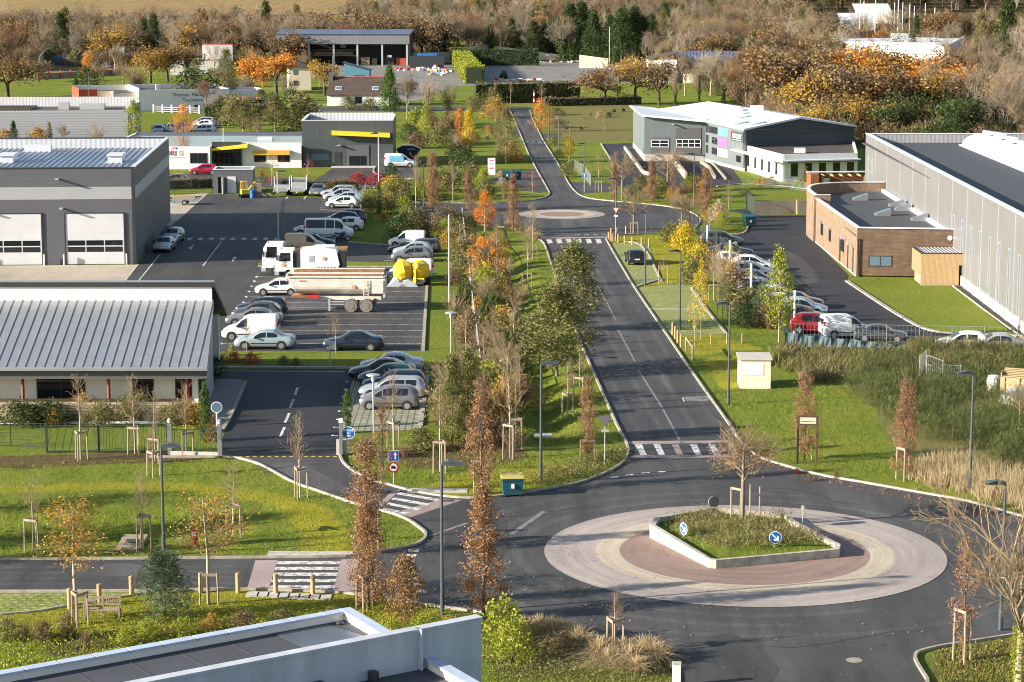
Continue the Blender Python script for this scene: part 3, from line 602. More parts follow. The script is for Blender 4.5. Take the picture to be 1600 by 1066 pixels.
g = thing('workshop','large dark grey workshop with pale roller doors and a light band','building',G(213,413),R(3.4))
D_,W_,H_ = 38.5,62,9.35
part(g,'wall','clad_grey_h',(-W_,0,0,.25,0,6.35),(-W_,0,0,.25,7.55,H_)); part(g,'side_wall','clad_side',(-.25,0,.25,D_,0,H_))
part(g,'stripe','clad_light_h',(-W_,.01,-.03,.25,6.35,7.55),(-.2,.03,.25,D_ - .1,6.352,7.548)); part(g,'far_wall','rib_white',(-W_,-.25,D_ - .25,D_,0,H_))
part(g,'corner_post','dark_metal',(-.28,.05,-.05,.28,0,H_ - .01)); part(g,'coping','dark_metal',(-W_,.06,-.06,.32,H_,H_ + .1),(-W_,.06,D_ - .3,D_ + .05,H_,H_ + .1))
part(g,'coping','white_metal',(-.32,.06,.32,D_ - .3,H_,H_ + .1))
b = MB(); b.add([(-W_,.26,7.7),(-.26,.26,7.7),(-.26,D_ - .26,8.25),(-W_,D_ - .26,8.25)],[(0,1,2,3)]); roof = b.build('roof',M['rib_roof'],g)
sl = lambda y: 7.7 + .55 * y / 38
b = MB()
for k in range(60): x = -.8 - k * .62; b.add([(x,.3,sl(0) + .004),(x + .1,.3,sl(0) + .09),(x + .2,.3,sl(0) + .004),(x,D_ - .4,sl(38) + .004),(x + .1,D_ - .4,sl(38) + .09),(x + .2,D_ - .4,sl(38) + .004)],[(0,1,4,3),(1,2,5,4)])
b.build('standing_seam',M['rib_roof'],roof)
for (px,py) in ((13,252),(182,252)):
    p = G(px,py,8.1) ; q = Matrix.Rotation(-R(3.4),3,'Z') @ Vector((p.x - g.location.x,p.y - g.location.y,0))
    h = part(roof,'roof_hatch','white_metal',(q.x - .75,q.x + .75,q.y - 1.5,q.y + 1.5,7.9,8.75));
    bb = MB(); bb.cbox((q.x,q.y,8.85),(1.7,3.3,.16)); bb.build('roof_hatch',M['polycarb'],roof)
part(roof,'roof_vent','white_metal',(-15.5,-12.6,34,35.2,8.1,8.95))
for k in range(2):
    b = MB(); x0 = -19 + k * 9.5
    b.add([(x0,7,sl(7) + .03),(x0 + 4.6,7,sl(7) + .03),(x0 + 4.6,15,sl(15) + .03),(x0,15,sl(15) + .03)],[(0,1,2,3)]); b.build('skylight',M['glass_sky'],roof)
for k in range(6):
    x1 = -1.12 - k * 7.9; x0 = x1 - 5.55
    d = part(g,'roller_door','door_panel',(x0,x1,-.05,.1,.05,4.98));
    part(d,'door_frame','dark_metal',(x0 - .14,x0,-.09,.12,0,5.06),(x1,x1 + .14,-.09,.12,0,5.06),(x0,x1,-.09,.12,4.98,5.06)); part(d,'bollard','white_metal',(x0 - .3,x0 - .16,-.5,-.36,0,1.1),(x1 + .16,x1 + .3,-.5,-.36,0,1.1))
    for i in range(3):
        for j in range(2): xx = x0 + .12 + i * 1.8; zz = 1.25 + j * .62; part(d,'door_window','glass',(xx,xx + 1.68,-.062,.1,zz,zz + .5))
for x,z in ((-7.3,8.3),(-7.0,5.45),(-15.0,5.45)): part(g,'wall_lamp','lamp_grey',(x - .18,x + .18,-.75,-.01,z,z + .12))
for y,z in ((14,5.1),(26,5.6)): part(g,'wall_lamp','lamp_grey',(.01,.8,y - .15,y + .15,z,z + .12))
zx = G(318,648); zh = thing('zinc_roof_building','long low building with pale standing seam metal roof and red posts','building',(-20.0,147.5,0),R(0))
X0 = -45
part(zh,'wall','white_render',(X0,-.6,1.2,1.5,0,3.0)); part(zh,'end_wall','clad_side',(-2.6,-2.3,8.2,15,0,3.6)); part(zh,'back_wall','white_render',(X0,-.9,14.6,15,0,4.2))
ez,rz_,ry = 3.05,6.15,8.2
b = MB(); b.add([(X0,-.5,ez),(.25,-.5,ez),(-.35,ry,rz_),(X0,ry,rz_),(X0,-.5,ez - .16),(.25,-.5,ez - .16),(-.35,ry,rz_ - .16),(X0,ry,rz_ - .16)],[(0,1,2,3),(7,6,5,4),(0,4,5,1),(1,5,6,2)])
roof = b.build('roof',M['zinc'],zh)
b = MB(); sp = (rz_ - ez) / (ry + .5)
for k in range(1,46):
    x = .2 - k * .62; X = lambda q: q
    b.add([(x - .025,-.48,ez),(x + .025,-.48,ez),(x + .025,ry,rz_),(x - .025,ry,rz_),(x - .02,-.48,ez + .05),(x + .02,-.48,ez + .05),(x + .02,ry,rz_ + .05),(x - .02,ry,rz_ + .05)],[(4,5,6,7),(0,4,7,3),(1,2,6,5),(0,1,5,4)])
b.build('standing_seam',M['zinc'],roof)
part(zh,'gutter','zinc',(X0,.28,-.68,-.5,ez - .2,ez - .05)); part(zh,'fascia','clad_side',(X0,.2,-.3,-.2,ez - .75,ez - .17)); part(zh,'soffit_edge','white_metal',(X0,.1,-.22,1.2,ez - .8,ez - .752))
part(zh,'clerestory','white_paint',(X0,-.5,ry + .02,ry + .3,rz_ - .3,rz_ + .95))
b = MB(); u0,u1 = (ry - .15,rz_ + 1.28),(16.5,4.1)
b.add([(X0,u0[0],u0[1]),(-.3,u0[0],u0[1]),(-.5,u1[0],u1[1]),(X0,u1[0],u1[1]),(X0,u0[0],u0[1] - .3),(-.3,u0[0],u0[1] - .3),(-.5,u1[0],u1[1] - .3),(X0,u1[0],u1[1] - .3)],[(0,1,2,3),(7,6,5,4),(0,4,5,1),(1,5,6,2),(2,6,7,3)])
b.build('rear_roof',M['dark_metal'],zh); part(zh,'ridge_cap','zinc',(X0,-.29,u0[0] - .06,u0[0] + .35,u0[1] + .01,u0[1] + .09))
b = MB(); b.add([(.1,-.3,ez - .2),(-.5,ry,rz_ - .2),(-.5,ry,0),(.1,-.3,0),(-.1,-.3,ez - .2),(-.7,ry,rz_ - .2),(-.7,ry,0),(-.1,-.3,0)],[(3,2,1,0),(4,5,6,7),(0,1,5,4),(1,2,6,5)]); b.build('gable',M['clad_light_h'],zh)
for x in (-1.2,-6.3,-11.9,-17.5,-23): b = MB(); b.tube((x,.25,0),(x,.25,ez - .2),.11); b.build('post',M['brown_red'],zh)
for x,w in ((-11.2,3.2),(-5.0,1.5),(-2.1,1.1),(-17.6,2.8),(-23.5,2.8)): win(zh,(x,1.2,.55),(1,0),w,1.75,cols=2)
k3 = thing('yard_shed','small grey flat roofed shed with one open door in the yard','shed',G(334,302.5),R(2))
part(k3,'wall','clad_light_h',(0,4.95,3.9,4.1,0,3.0)); part(k3,'wall','clad_grey_h',(0,.55,0,.2,0,3.0),(1.05,4.95,0,.2,0,3.0),(.55,1.05,0,.2,2.1,3.0),(0,.2,.2,3.9,0,3.0),(4.75,4.95,.2,3.9,0,3.0)); part(k3,'roof','roof_membrane',(.2,4.75,.2,3.9,2.7,2.8))
parapet(k3,'coping','white_metal',[(-.08,-.08),(5.03,-.08),(5.03,4.18),(-.08,4.18)],.3,3.0,3.1); part(k3,'inside_wall','interior',(.2,4.7,1.2,1.3,0,2.6))
b = MB(); b.cbox((1.2,-.25,1.05),(.08,.62,2.05),R(-16)); b.build('door',M['door_panel'],k3); part(k3,'side_door','door_panel',(1.75,2.85,-.04,.1,.05,2.15))
o4 = thing('office_building','white flat roofed office with purple lettering and a yellow canopy','building',(-49.6,325.5,0),R(0))
part(o4,'wall','white_render',(-8,6.9,0,.3,0,3.15),(6.6,6.9,.3,3,0,3.15),(11.1,19.6,2.6,2.9,0,3.5),(-8,-7.7,.3,27,0,3.15)); part(o4,'recess_wall','dark_metal',(6.9,11.1,2.3,2.6,0,3.7)); part(o4,'roof','wetroof',(-7.7,6.6,.3,27,2.95,3.0),(6.6,19.6,2.95,27,2.95,3.0)); part(o4,'back_wall','clad_grey_h',(-8,19.6,27,27.3,0,3.3))
part(o4,'coping','white_metal',(-8,6.95,-.04,.34,3.15,3.22),(11.1,19.6,2.56,2.95,3.5,3.57)); win(o4,(4.1,0,.85),(1,0),2.45,1.45,cols=2,rows=1,proud=.05); win(o4,(7.1,2.3,.3),(1,0),3.9,2.0,cols=5,rows=2)
b = MB(); b.add([(6.6,1.1,2.45),(12.1,1.1,2.95),(12.1,2.7,3.0),(6.6,2.4,2.5),(6.6,1.1,2.75),(12.1,1.1,3.4),(12.1,2.7,3.45),(6.6,2.4,2.8)],[(0,1,5,4),(1,2,6,5),(2,3,7,6),(3,0,4,7),(4,5,6,7),(3,2,1,0)]); b.build('canopy',M['yellow_canopy'],o4)
part(o4,'awning','ochre_canopy',(12.8,18.0,1.9,2.6,1.85,2.5)); win(o4,(12.85,2.6,.8),(1,0),1.7,1.05,cols=2); win(o4,(16.2,2.6,.8),(1,0),1.75,1.05,cols=2)
for k in range(1): part(o4,'skylight','white_metal',(12,14.2,15,17,3.0,3.35))
t = text_obj('LORI',1.0,M['purple'],o4,(.05,-.02,1.95),(R(90),0,0),bold=True); text_obj('SI',1.0,M['logo_grey'],o4,(2.45,-.02,1.95),(R(90),0,0),bold=True); part(o4,'tagline','logo_grey',(.1,3.3,-.03,-.005,1.62,1.72))
for i,c in enumerate(('magenta_panel','orange','yellow','cyan_panel','sign_blue')):
    a = R(150 - i * 30); b = MB(); c0 = Vector((1.95,-.02,2.75)); d = Vector((math.cos(a),0,math.sin(a))); e = Vector((-d.z,0,d.x)) * .1
    b.add([c0 + d * .12,c0 + d * .3 + e,c0 + d * .6,c0 + d * .3 - e],[(0,1,2,3)]); b.build('logo_petal',M[c],o4)
t5 = thing('tall_dark_building','tall dark slate cube building with a slanting yellow beam over the door','building',(-30.0,329.3,0),R(1))
part(t5,'wall','clad_dark_h',(0,13.0,0,.3,0,6.6),(0,.3,.3,13,0,6.6),(12.7,13.0,.3,13,0,6.6)); part(t5,'far_wall','rib_white',(0.3,12.7,12.7,13,0,6.9)); part(t5,'roof','rib_roof',(.3,12.7,.3,12.7,5.5,5.6))
part(t5,'coping','white_metal',(-.05,.35,.3,13,6.6,6.72),(12.65,13.05,.3,13,6.6,6.72),(-.05,13.05,-.05,.3,6.6,6.68));
b = MB(); b.add([(4.3,-1.0,4.6),(12.6,-1.0,4.25),(12.6,-.01,4.25),(4.3,-.01,4.6),(4.3,-1.0,5.2),(12.6,-1.0,4.85),(12.6,-.01,4.85),(4.3,-.01,5.2)],[(0,1,5,4),(1,2,6,5),(3,0,4,7),(4,5,6,7),(3,2,1,0)]); b.build('beam',M['yellow_canopy'],t5)
win(t5,(1.2,0,.85),(1,0),2.75,1.15,gm='glass_sky'); part(t5,'door','dark_metal',(4.55,5.55,-.06,.1,0,2.1)); b = part(t5,'loading_door','clad_grey_h',(6.4,9.55,-.08,.1,0,3.15)); win(b,(6.7,-.08,.1),(1,0),2.5,1.5,cols=3); part(t5,'wall_lamp','lamp_grey',(5.0,5.6,-.7,0,3.05,3.15)); part(t5,'concrete_step','concrete',(4.2,10.6,-1.8,-.1,0,.15))
w6 = thing('long_warehouse','long pale grey corrugated warehouse with glazed blue end wall','building',(-62.2,374,0),R(2.5))
part(w6,'wall','corr_long',(-60,0,0,.3,0,5.1)); part(w6,'side_wall','clad_light_h',(-.3,.02,.3,18,0,5.6)); part(w6,'far_wall','rib_white',(-60,-.3,17.7,18,0,6.4)); part(w6,'roof','roof_membrane_warm',(-60,-.3,.3,17.7,4.7,4.8)); part(w6,'coping','white_metal',(-.4,.1,-.05,18,5.6,5.72),(-60,-.3,-.03,.33,5.1,5.18))
b = MB()
for k in range(70): b.cbox((-46 + k * .42,11.5,5.0),(.12,8,.35),0,0,R(25))
b.build('roof_baffle',M['wood_grey'],w6); part(w6,'roof_unit','lamp_grey',(-12.5,-10.8,9,11,4.8,6.0),(-9,-5,9,12,4.8,5.7)); part(w6,'roof_vent','white_metal',(-32,-31,12,13,4.8,5.9))
win(w6,(.02,3,.3),(0,1),3.0,4.4,cols=2,rows=4,gm='glass_sky'); win(w6,(.02,10,.3),(0,1),5.5,2.6,cols=3,rows=2,gm='glass_sky')
w7 = thing('white_clinic','stepped white building with a red corner and dark script lettering','building',(-84.0,452,0),R(17)); w7.scale = (1,1,.86)
part(w7,'wall','white_render_warm',(.1,6.5,4,4.3,0,4.3),(6.5,11,1.5,1.8,0,3.9),(6.2,6.5,1.5,4.3,0,4.3),(0,.3,4.3,16,0,4.9)); part(w7,'front_wall','white_render',(11,29,0,.3,0,4.7),(11,11.3,.3,16,0,5.1),(28.7,29,.3,16,0,4.7),(0,29,15.7,16,0,5.0)); part(w7,'end_block','white_render',(29,36.5,2,2.3,0,4.3),(36.2,36.5,2.3,12,0,4.3),(29,36.5,11.7,12,0,4.3))
part(w7,'red_band','red_trim',(0,3.4,3.75,4.0,3.3,4.8),(-.2,0,3.75,16,0,5.0)); part(w7,'roof','roof_membrane_warm',(.3,11,4.3,15.7,3.7,3.8),(11.3,28.7,.3,15.7,4.0,4.1),(29,36.2,2.3,11.7,3.7,3.8)); win(w7,(.7,4,.8),(1,0),2.5,2.3,cols=3,rows=2,fm='cream_panel'); win(w7,(30,2,.6),(1,0),1.2,1.9,fm='cream_panel')
text_obj('Thomas  Nantes',1.25,M['dark_metal'],w7,(17.5,-.02,3.1),(R(90),0,0)).scale = (.85,1,1); text_obj('Toulouse',1.1,M['dark_metal'],w7,(19.6,-.02,1.9),(R(90),0,0)); part(w7,'door','dark_metal',(22,23,-.04,.1,0,1.1)); part(w7,'roof_vent','white_metal',(15.5,16.3,7,8,4.1,5.5))
w8 = thing('low_white_building','low white building with pale pitched roof and dark chimney block','building',(-104,412,0),R(0)); part(w8,'wall','white_render',(-10,6,0,.3,0,5.0),(5.7,6,.3,12,0,6.2)); b = MB(); b.add([(-10,-.3,5.6),(2.5,-.3,5.6),(0,12,7.6),(-10,12,7.6)],[(0,1,2,3)]); b.build('roof',M['white_metal'],w8); b = MB(); b.prism([(0,11.8),(6,11.8),(6,12),(0,12)],0,6.6); b.build('back_wall',M['white_render'],w8); part(w8,'chimney','dark_metal',(2.6,4.4,3,5,5,7.4)); b = MB(); b.add([(-.5,-.35,5.3),(3.6,-.35,5.3),(1.8,-.35,6.6),(-.5,4,5.3),(3.6,4,5.3),(1.8,4,6.6)],[(0,1,2),(0,2,5,3),(1,4,5,2),(3,5,4)]); b.build('dormer',M['dark_metal'],w8)
h9 = thing('tiled_house','house with a steep dark mossy tile roof and two roof windows','house',(-37.6,470,0),R(0))
part(h9,'wall','white_render',(0,12.6,0,.3,0,2.3),(0,.3,.3,8,0,2.3),(12.3,12.6,.3,8,0,2.3),(0,12.6,8,8.3,0,2.3))
b = MB(); b.add([(-.3,-.4,2.2),(12.9,-.4,2.2),(12.5,4.1,5.6),(.7,4.1,5.6),(-.3,8.7,2.2),(12.9,8.7,2.2)],[(0,1,2,3),(5,4,3,2),(0,3,4),(1,5,2)]); rf = b.build('roof',M['roof_tile'],h9); part(rf,'chimney','clad_grey_h',(.15,1.0,3.2,4.0,4.0,6.6)); b = MB(); b.path([(.7,4.1,5.65),(12.5,4.1,5.65)],.12); b.build('ridge_tile',M['red_trim'],rf)
for x in (1.7,9.2):
    b = MB(); b.cbox((x + .6,1.3,3.5),(1.25,1.15,.15),0,R(37)); f = b.build('window',M['white_metal'],rf); b = MB(); b.cbox((x + .6,1.27,3.55),(1.0,.85,.12),0,R(37)); b.build('pane',M['glass_sky'],rf)
part(h9,'mast','galv',(.9,.96,4.05,4.1,5.5,10)); win(h9,(5.6,0,.5),(1,0),1.5,1.4,cols=2)
s10 = thing('open_shed','long open fronted grey shed with posts and stored timber','shed',(-66.5,655,0),R(-1))
Ws = 37.6
part(s10,'fascia','clad_shed',(0,Ws,0,.3,6.0,8.7)); part(s10,'back_wall','dark_metal',(0,Ws,14.7,15,0,8.9)); part(s10,'side_wall','dark_metal',(0,.3,.3,14.7,0,8.7),(Ws - .3,Ws,.3,14.7,0,8.7)); b = MB(); b.add([(-.3,-.3,8.72),(Ws + .3,-.3,8.72),(Ws + .3,15.3,9.6),(-.3,15.3,9.6),(-.3,-.3,8.85),(Ws + .3,-.3,8.85),(Ws + .3,15.3,9.75),(-.3,15.3,9.75)],[(4,5,6,7),(3,2,1,0),(0,1,5,4),(1,2,6,5),(3,0,4,7)]); b.build('roof',M['strip_roof_blue'],s10)
for x in (2.3,8.9,15.9,22.6,29.6,36.6): part(s10,'post','lamp_grey',(x,x + .5,.31,.8,0,6.0))
part(s10,'timber_rack','wood_grey',(9.5,22,6,9,2.4,2.7),(9.5,22,6,9,4.0,4.2),(10,21,6.5,8.5,2.8,3.6),(23.5,26,4,8,0,2.2),(26.6,28,5,8,0,1.8)); part(s10,'pallet_stack','red_trim',(33.5,36.4,4,7,0,2.0)); part(s10,'notice_board','white_paint',(31.2,32.4,.9,1.0,2.3,2.9),(17,18.6,12,12.2,4.5,6)); part(s10,'drum_stack','dark_metal',(30.2,33,5,8,0,2.1))
b11 = thing('blue_shed','small blue corrugated lean-to with a dark sloping roof','shed',(-39.7,548,0),0)
b = MB(); b.add([(0,0,0),(6,0,0),(6,0,3.6),(0,0,5.2),(0,6,0),(6,6,0),(6,6,3.6),(0,6,5.2)],[(0,1,2,3),(1,5,6,2),(5,4,7,6),(4,0,3,7)]); b.build('wall',M['clad_blue'],b11); b = MB(); b.add([(-.4,-.3,5.45),(6.3,-.3,3.65),(6.3,6.3,3.65),(-.4,6.3,5.45),(-.4,-.3,5.3),(6.3,-.3,3.5),(6.3,6.3,3.5),(-.4,6.3,5.3)],[(0,1,2,3),(7,6,5,4),(0,4,5,1),(1,5,6,2)]); b.build('roof',M['dark_metal'],b11); win(b11,(2.4,0,1.7),(1,0),2.4,.8,gm='glass_sky')
f11 = thing('white_farmhouse','white rendered farmhouse half hidden behind an orange oak','house',(-50.8,528,0),R(8)); f11.scale = (1,1,.7); part(f11,'wall','white_render_warm',(0,5,0,.3,0,7.5),(4.7,5,.3,12,0,7.5),(0,.3,.3,12,0,7.5)); b = MB(); b.add([(-2,-.4,7.6),(5.4,-.4,7.4),(5.4,12.4,7.4),(1.5,12,9.6),(-2,12.4,7.6),(1.5,1,9.6)],[(0,1,5),(1,2,3,5),(0,5,3,4)]); b.build('roof',M['roof_tile'],f11); win(f11,(1.0,0,5),(1,0),1.0,1.6,gm='glass_sky'); win(f11,(1,0,1.5),(1,0),1.0,1.6)
l11 = thing('white_hall','long white hall with red eaves lines behind the bare trees','building',(-88.5,600,0),R(2)); part(l11,'wall','clad_far',(0,12.5,0,.3,0,3.8),(12.2,12.5,.3,14,0,3.8)); part(l11,'red_eave','red_trim',(0,12.6,-.1,.3,3.8,4.0),(7,15.2,13.9,14,7.3,7.5)); part(l11,'upper_wall','clad_far',(7,15,14,14.3,0,7.3)); part(l11,'roof','white_metal',(0,12.5,.3,13.8,3.7,3.8))
c12 = thing('print_works','slate grey works with white roof and cyan, magenta and yellow panels','building',(0,0,0))
P1,P2 = Vector((19.45,339.2)),Vector((28.4,338.4)); PB = Vector((19.2,366)); P3 = Vector((32.4,322.3)); P4 = Vector((38.9,337)); P5 = Vector((52,330.5))
def wallq(root,name,m,A,B,za0,za1,zb0,zb1,th=.3):
    d = Vector((B[0] - A[0],B[1] - A[1],0)); L = d.length; d.normalize(); n = Vector((-d.y,d.x,0)) * th; A3 = Vector((A[0],A[1],0)); B3 = A3 + d * L
    o = thing('tmp',None,None); bpy.data.objects.remove(o)
    me = MB(); me.add([(0,0,za0),(L,0,zb0),(L,0,zb1),(0,0,za1),(0,th,za0),(L,th,zb0),(L,th,zb1),(0,th,za1)],[(0,1,2,3),(5,4,7,6),(1,5,6,2),(4,0,3,7),(3,2,6,7),(0,4,5,1)])
    o = me.build(name,M[m],root); o.location = A3; o.rotation_euler = (0,0,math.atan2(d.y,d.x)); return o
fw = wallq(c12,'front_wall','clad_concept',P1,P2,1.0,6.5,1.0,5.9); wallq(c12,'side_wall','clad_concept',PB,P1,.6,6.1,1.0,6.5); wallq(c12,'panel_wall','clad_concept',P2,P3,.4,6.2,.4,5.75); wallq(c12,'gable_wall','clad_navy',P3,(49.1,330.6),3.0,5.7,3.0,5.6)
b = MB(); b.add([(P3.x,P3.y,5.75),(40.8,326.4,7.05),(49.1,330.4,5.6),(P3.x,P3.y + .25,5.75),(40.8,326.65,7.05),(49.1,330.65,5.6)],[(0,2,1),(3,4,5)]); b.build('gable_wall',M['clad_navy'],c12)
part(c12,'plinth','concrete',(P1.x,P2.x,338.75,339.6,0,1.0)); wallq(c12,'plinth','white_render',PB,P1 - Vector((.04,0)),0,.6,0,1.0,.36); wallq(c12,'plinth','white_render',P2,P3,0,.4,0,.4,.25)
b = MB(); A1 = Vector((18.7,367.5,6.2)); A2 = Vector((18.95,338.4,6.6)); A3 = Vector((28.8,337.4,5.75)); A4 = Vector((22.4,362,6.15))
b.add([A1,A2,A3,A4,A1 + Vector((0,0,.25)),A2 + Vector((0,0,.3)),A3 + Vector((0,0,.3)),A4 + Vector((0,0,.25))],[(4,5,6,7),(3,2,1,0),(0,1,5,4),(1,2,6,5),(2,3,7,6),(3,0,4,7)]); b.build('canted_roof',M['white_metal'],c12)
E1,E2 = Vector((22.5,361,6.0)),Vector((32.3,321.6,5.75)); R1,R2 = Vector((31.0,365.4,6.95)),Vector((40.8,325.9,7.1)); F1,F2 = Vector((39.6,369.5,5.5)),Vector((49.3,330.2,5.65))
b = MB(); t_ = Vector((0,0,.25)); b.add([E1,E2,R2,F2,F1,R1,E1 + t_,E2 + t_,R2 + t_,F2 + t_,F1 + t_,R1 + t_],[(6,7,8,11),(11,8,9,10),(0,5,2,1),(5,4,3,2),(0,1,7,6),(1,2,8,7),(2,3,9,8),(3,4,10,9)]); rf = b.build('roof',M['roof_white'],c12)
def onroof(s,t): return E1.lerp(E2,s).lerp(R1.lerp(R2,s),t) + t_
for (s,t) in ((.42,.84),(.62,.62),(.72,.48),(.86,.2),(.95,.35)):
    p = onroof(s,t); b = MB(); b.cbox((p.x,p.y,p.z + .04),(2.0,.8,.1),R(10),0,R(-12)); b.build('skylight',M['glass_sky'],rf)
p = onroof(.5,.66); b = MB(); b.cbox((p.x,p.y,p.z + .3),(2.4,2.4,.7)); b.build('roof_vent',M['white_metal'],rf); b = MB(); p = R1.lerp(R2,.55); b.cbox((p.x,p.y,p.z + .5),(1.8,1.8,.7)); b.build('roof_vent',M['white_metal'],rf)
L = (P2 - P1).length
d1 = part(fw,'roller_door','clad_side',(4.6,8.35,-.06,.1,1.02,4.9)); d2 = part(fw,'roller_door','clad_side',(.95,3.7,-.06,.1,1.02,3.5)); win(d1,(4.7,-.06,2.05),(1,0),3.6,1.2,cols=4,rows=2,fm='white_metal',fr=.1); win(d2,(1.0,-.06,2.05),(1,0),2.6,1.1,cols=2,rows=2,fm='white_metal',fr=.1); part(fw,'wall_lamp','lamp_grey',(4.0,4.4,-.8,0,5.4,5.5))
pw = [o for o in c12.children if o.name.startswith('panel_wall')][0]; Lp = (P3 - P2).length
for i,(c,z) in enumerate((('cyan_panel',4.3),('magenta_panel',2.8),('cream_yellow_panel',1.3))):
    q = part(pw,'colour_panel',c,(5.6,9.9,-.06,.02,z,z + 1.15)); win(pw,(2.9 if i else 1.6,0,z + .05),(1,0),2.6 if i else 3.9,1.0,cols=2)
    win(pw,(.25,0,z),(1,0),1.1,1.2,cols=1)
win(pw,(13.6,0,1.1),(1,0),1.9,.95); part(pw,'sign_board','clad_dark_h',(11.4,Lp - .05,-.12,0,4.0,5.35))
text_obj('CONCEPT',.82,M['sign_white'],pw,(12.1,-.14,4.45),(R(90),0,0),bold=True); b = MB()
for k in range(14): a0 = R(60 + k * 18); b.cbox((11.95 + .36 * math.cos(a0),-.15,4.75 + .42 * math.sin(a0)),(.16,.04,.16))
b.build('logo_ring',M['red'],pw); part(pw,'tagline','logo_grey',(12.3,15.8,-.14,-.12,4.15,4.24))
A0,A1_,A2_ = Vector((32.7,325.0)),Vector((36.0,306.3)),Vector((46.4,309.2))
wl = wallq(c12,'annexe_wall','white_render',A0 - Vector((.2,0)),A1_,0,3.55,0,3.65); wf = wallq(c12,'annexe_wall','white_render',A1_,A2_,0,3.65,0,3.65); wallq(c12,'annexe_wall','white_render',A2_,(49.0,330),0,3.65,0,3.65)
b = MB(); b.prism([(32.6,324.5),(36.2,306.6),(46.2,309.4),(48.9,330)],3.25,3.35); b.build('annexe_roof',M['roof_membrane_warm'],c12);
La = (A1_ - A0).length; part(wl,'canopy','white_metal',(-1.8,La + .2,-1.3,-.01,2.65,2.8)); Lf = (A2_ - A1_).length; part(wf,'canopy','white_metal',(-.5,Lf,-1.2,-.01,2.7,2.95)); part(wf,'canopy_edge','dark_metal',(.2,Lf,-1.25,-1.205,2.66,2.78))
for k in range(5): win(wl,(2.6 + k * 3.3,0,.75),(1,0),.9,1.8,proud=.02); win(wf,(1.2 + k * 2.02,0,.7),(1,0),1.0,1.75)
part(c12,'roof_vent','white_metal',(38.4,39.8,312.5,313.7,3.35,4.0));
lw = thing('dock_wall','concrete ramp walls of the loading dock before the slate works','ramp',(0,0,0)); b = MB()
for pl,h in (([(976,233),(1005,272),(1016,275)],.5),([(1050,252),(1072,281)],1.0),([(1095,255),(1108,264),(1117,280)],.45),([(1111,255),(1134,281)],.3)): strip_mb(b,gp(pl),.3,0,h)
b.build('ramp_wall',M['kerb'],lw)
r13 = thing('timber_shelter','red brown timber shelter with pale pergola beams on top','shelter',G(1265,306),R(4))
part(r13,'wall','plank_red',(0,1.0,-.6,2.2,0,2.75),(1.0,7.6,2.0,2.2,0,2.6)); part(r13,'roof','white_metal',(-.05,7.7,1.7,2.4,2.76,2.86)); b = MB()
for k in range(5): b.cbox((1.8 + k * 1.15,.9,2.5),(.12,2.2,.18))
for x in (1.6,6.9): b.cbox((x,-.1,1.25),(.14,.14,2.5))
b.build('pergola_beam',M['wood_new'],r13); part(r13,'door','white_paint',(1.9,2.9,1.93,1.99,0,2.0))
w14 = thing('metal_warehouse','huge warehouse clad in pale perforated metal with dark flat roof','building',(0,0,0))
Q0,Q1 = Vector((41.5,270.5)),Vector((40.4,172)); H14 = 9.05
wz = wallq(w14,'wall','perf_grey',Q0,Q1,0,H14,0,H14,.35); Lw = (Q1 - Q0).length
part(w14,'roof','navy_roof',(41.0,92,172,270.2,7.95,8.05)); part(w14,'far_wall','rib_inner',(41.85,92,270.2,270.5,0,H14)); part(w14,'coping','white_metal',(41.5,92,270.15,270.55,H14,H14 + .1)); part(wz,'coping','white_metal',(0,Lw,-.06,.42,H14 + .002,H14 + .12))
b = MB(); n = 12
for i in range(n):
    a0,a1 = math.pi * i / n,math.pi * (i + 1) / n; xs = [54.5 - 2.6 * math.cos(a) for a in (a0,a1)]; zs = [8.15 + 1.35 * math.sin(a) for a in (a0,a1)]
    b.add([(xs[0],200,zs[0]),(xs[1],200,zs[1]),(xs[1],266,zs[1]),(xs[0],266,zs[0])],[(0,1,2,3)])
b.add([(54.5 - 2.6 * math.cos(math.pi * i / n),266,8.15 + 1.35 * math.sin(math.pi * i / n)) for i in range(n + 1)],[tuple(range(n + 1))])
vault = b.build('skylight_vault',M['polycarb'],w14,smooth=False); part(vault,'vault_base','white_metal',(51.6,57.4,199.8,266.2,8.05,8.2))
for k in range(33):
    y = 200 + k * 2; b = MB()
    for i in range(n):
        a0,a1 = math.pi * i / n,math.pi * (i + 1) / n; b.tube((54.5 - 2.62 * math.cos(a0),y,8.15 + 1.37 * math.sin(a0)),(54.5 - 2.62 * math.cos(a1),y,8.15 + 1.37 * math.sin(a1)),.04,n=4,caps=False)
    b.build('vault_rib',M['white_metal'],vault)
for k in range(5): y = 262 - k * 6; b = MB(); b.cbox((54.8,y,9.75),(2.4,1.6,.35),0,0,R(8)); b.build('vault_vent',M['white_metal'],vault)
for s in (8.2,17,26,34.5,42.5,50,57.5,65,72,79,86): part(wz,'joint_strip','lamp_grey',(s - .04,s + .04,-.03,.0,.9,H14 - .1))
for s,z0 in ((2.3,2.2),(5.3,2.2),(58.2,.9),(62.6,.9),(67,.9),(71.2,.9),(75.4,.9),(79.5,.9),(83.6,.9),(87.7,.9)):
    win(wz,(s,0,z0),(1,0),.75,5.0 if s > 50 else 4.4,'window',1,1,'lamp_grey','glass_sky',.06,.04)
part(w14,'end_wall','perf_grey',(40.8,92,171.7,172,0,H14)); part(wz,'plinth','concrete',(54,Lw,-.12,-.01,0,.9));
for k in range(9): s = 56 + k * 4.6; part(wz,'plinth_panel','white_metal',(s,s + .8,-.16,-.125,0,.9))
a15 = thing('brown_tiled_annexe','brown tile clad annexe with rounded corner and five roof windows','building',(0,0,0))
B0,B1 = Vector((32.1,213.0)),Vector((41.1,211.9)); Bf = Vector((31.75,240.2)); H15 = 4.55
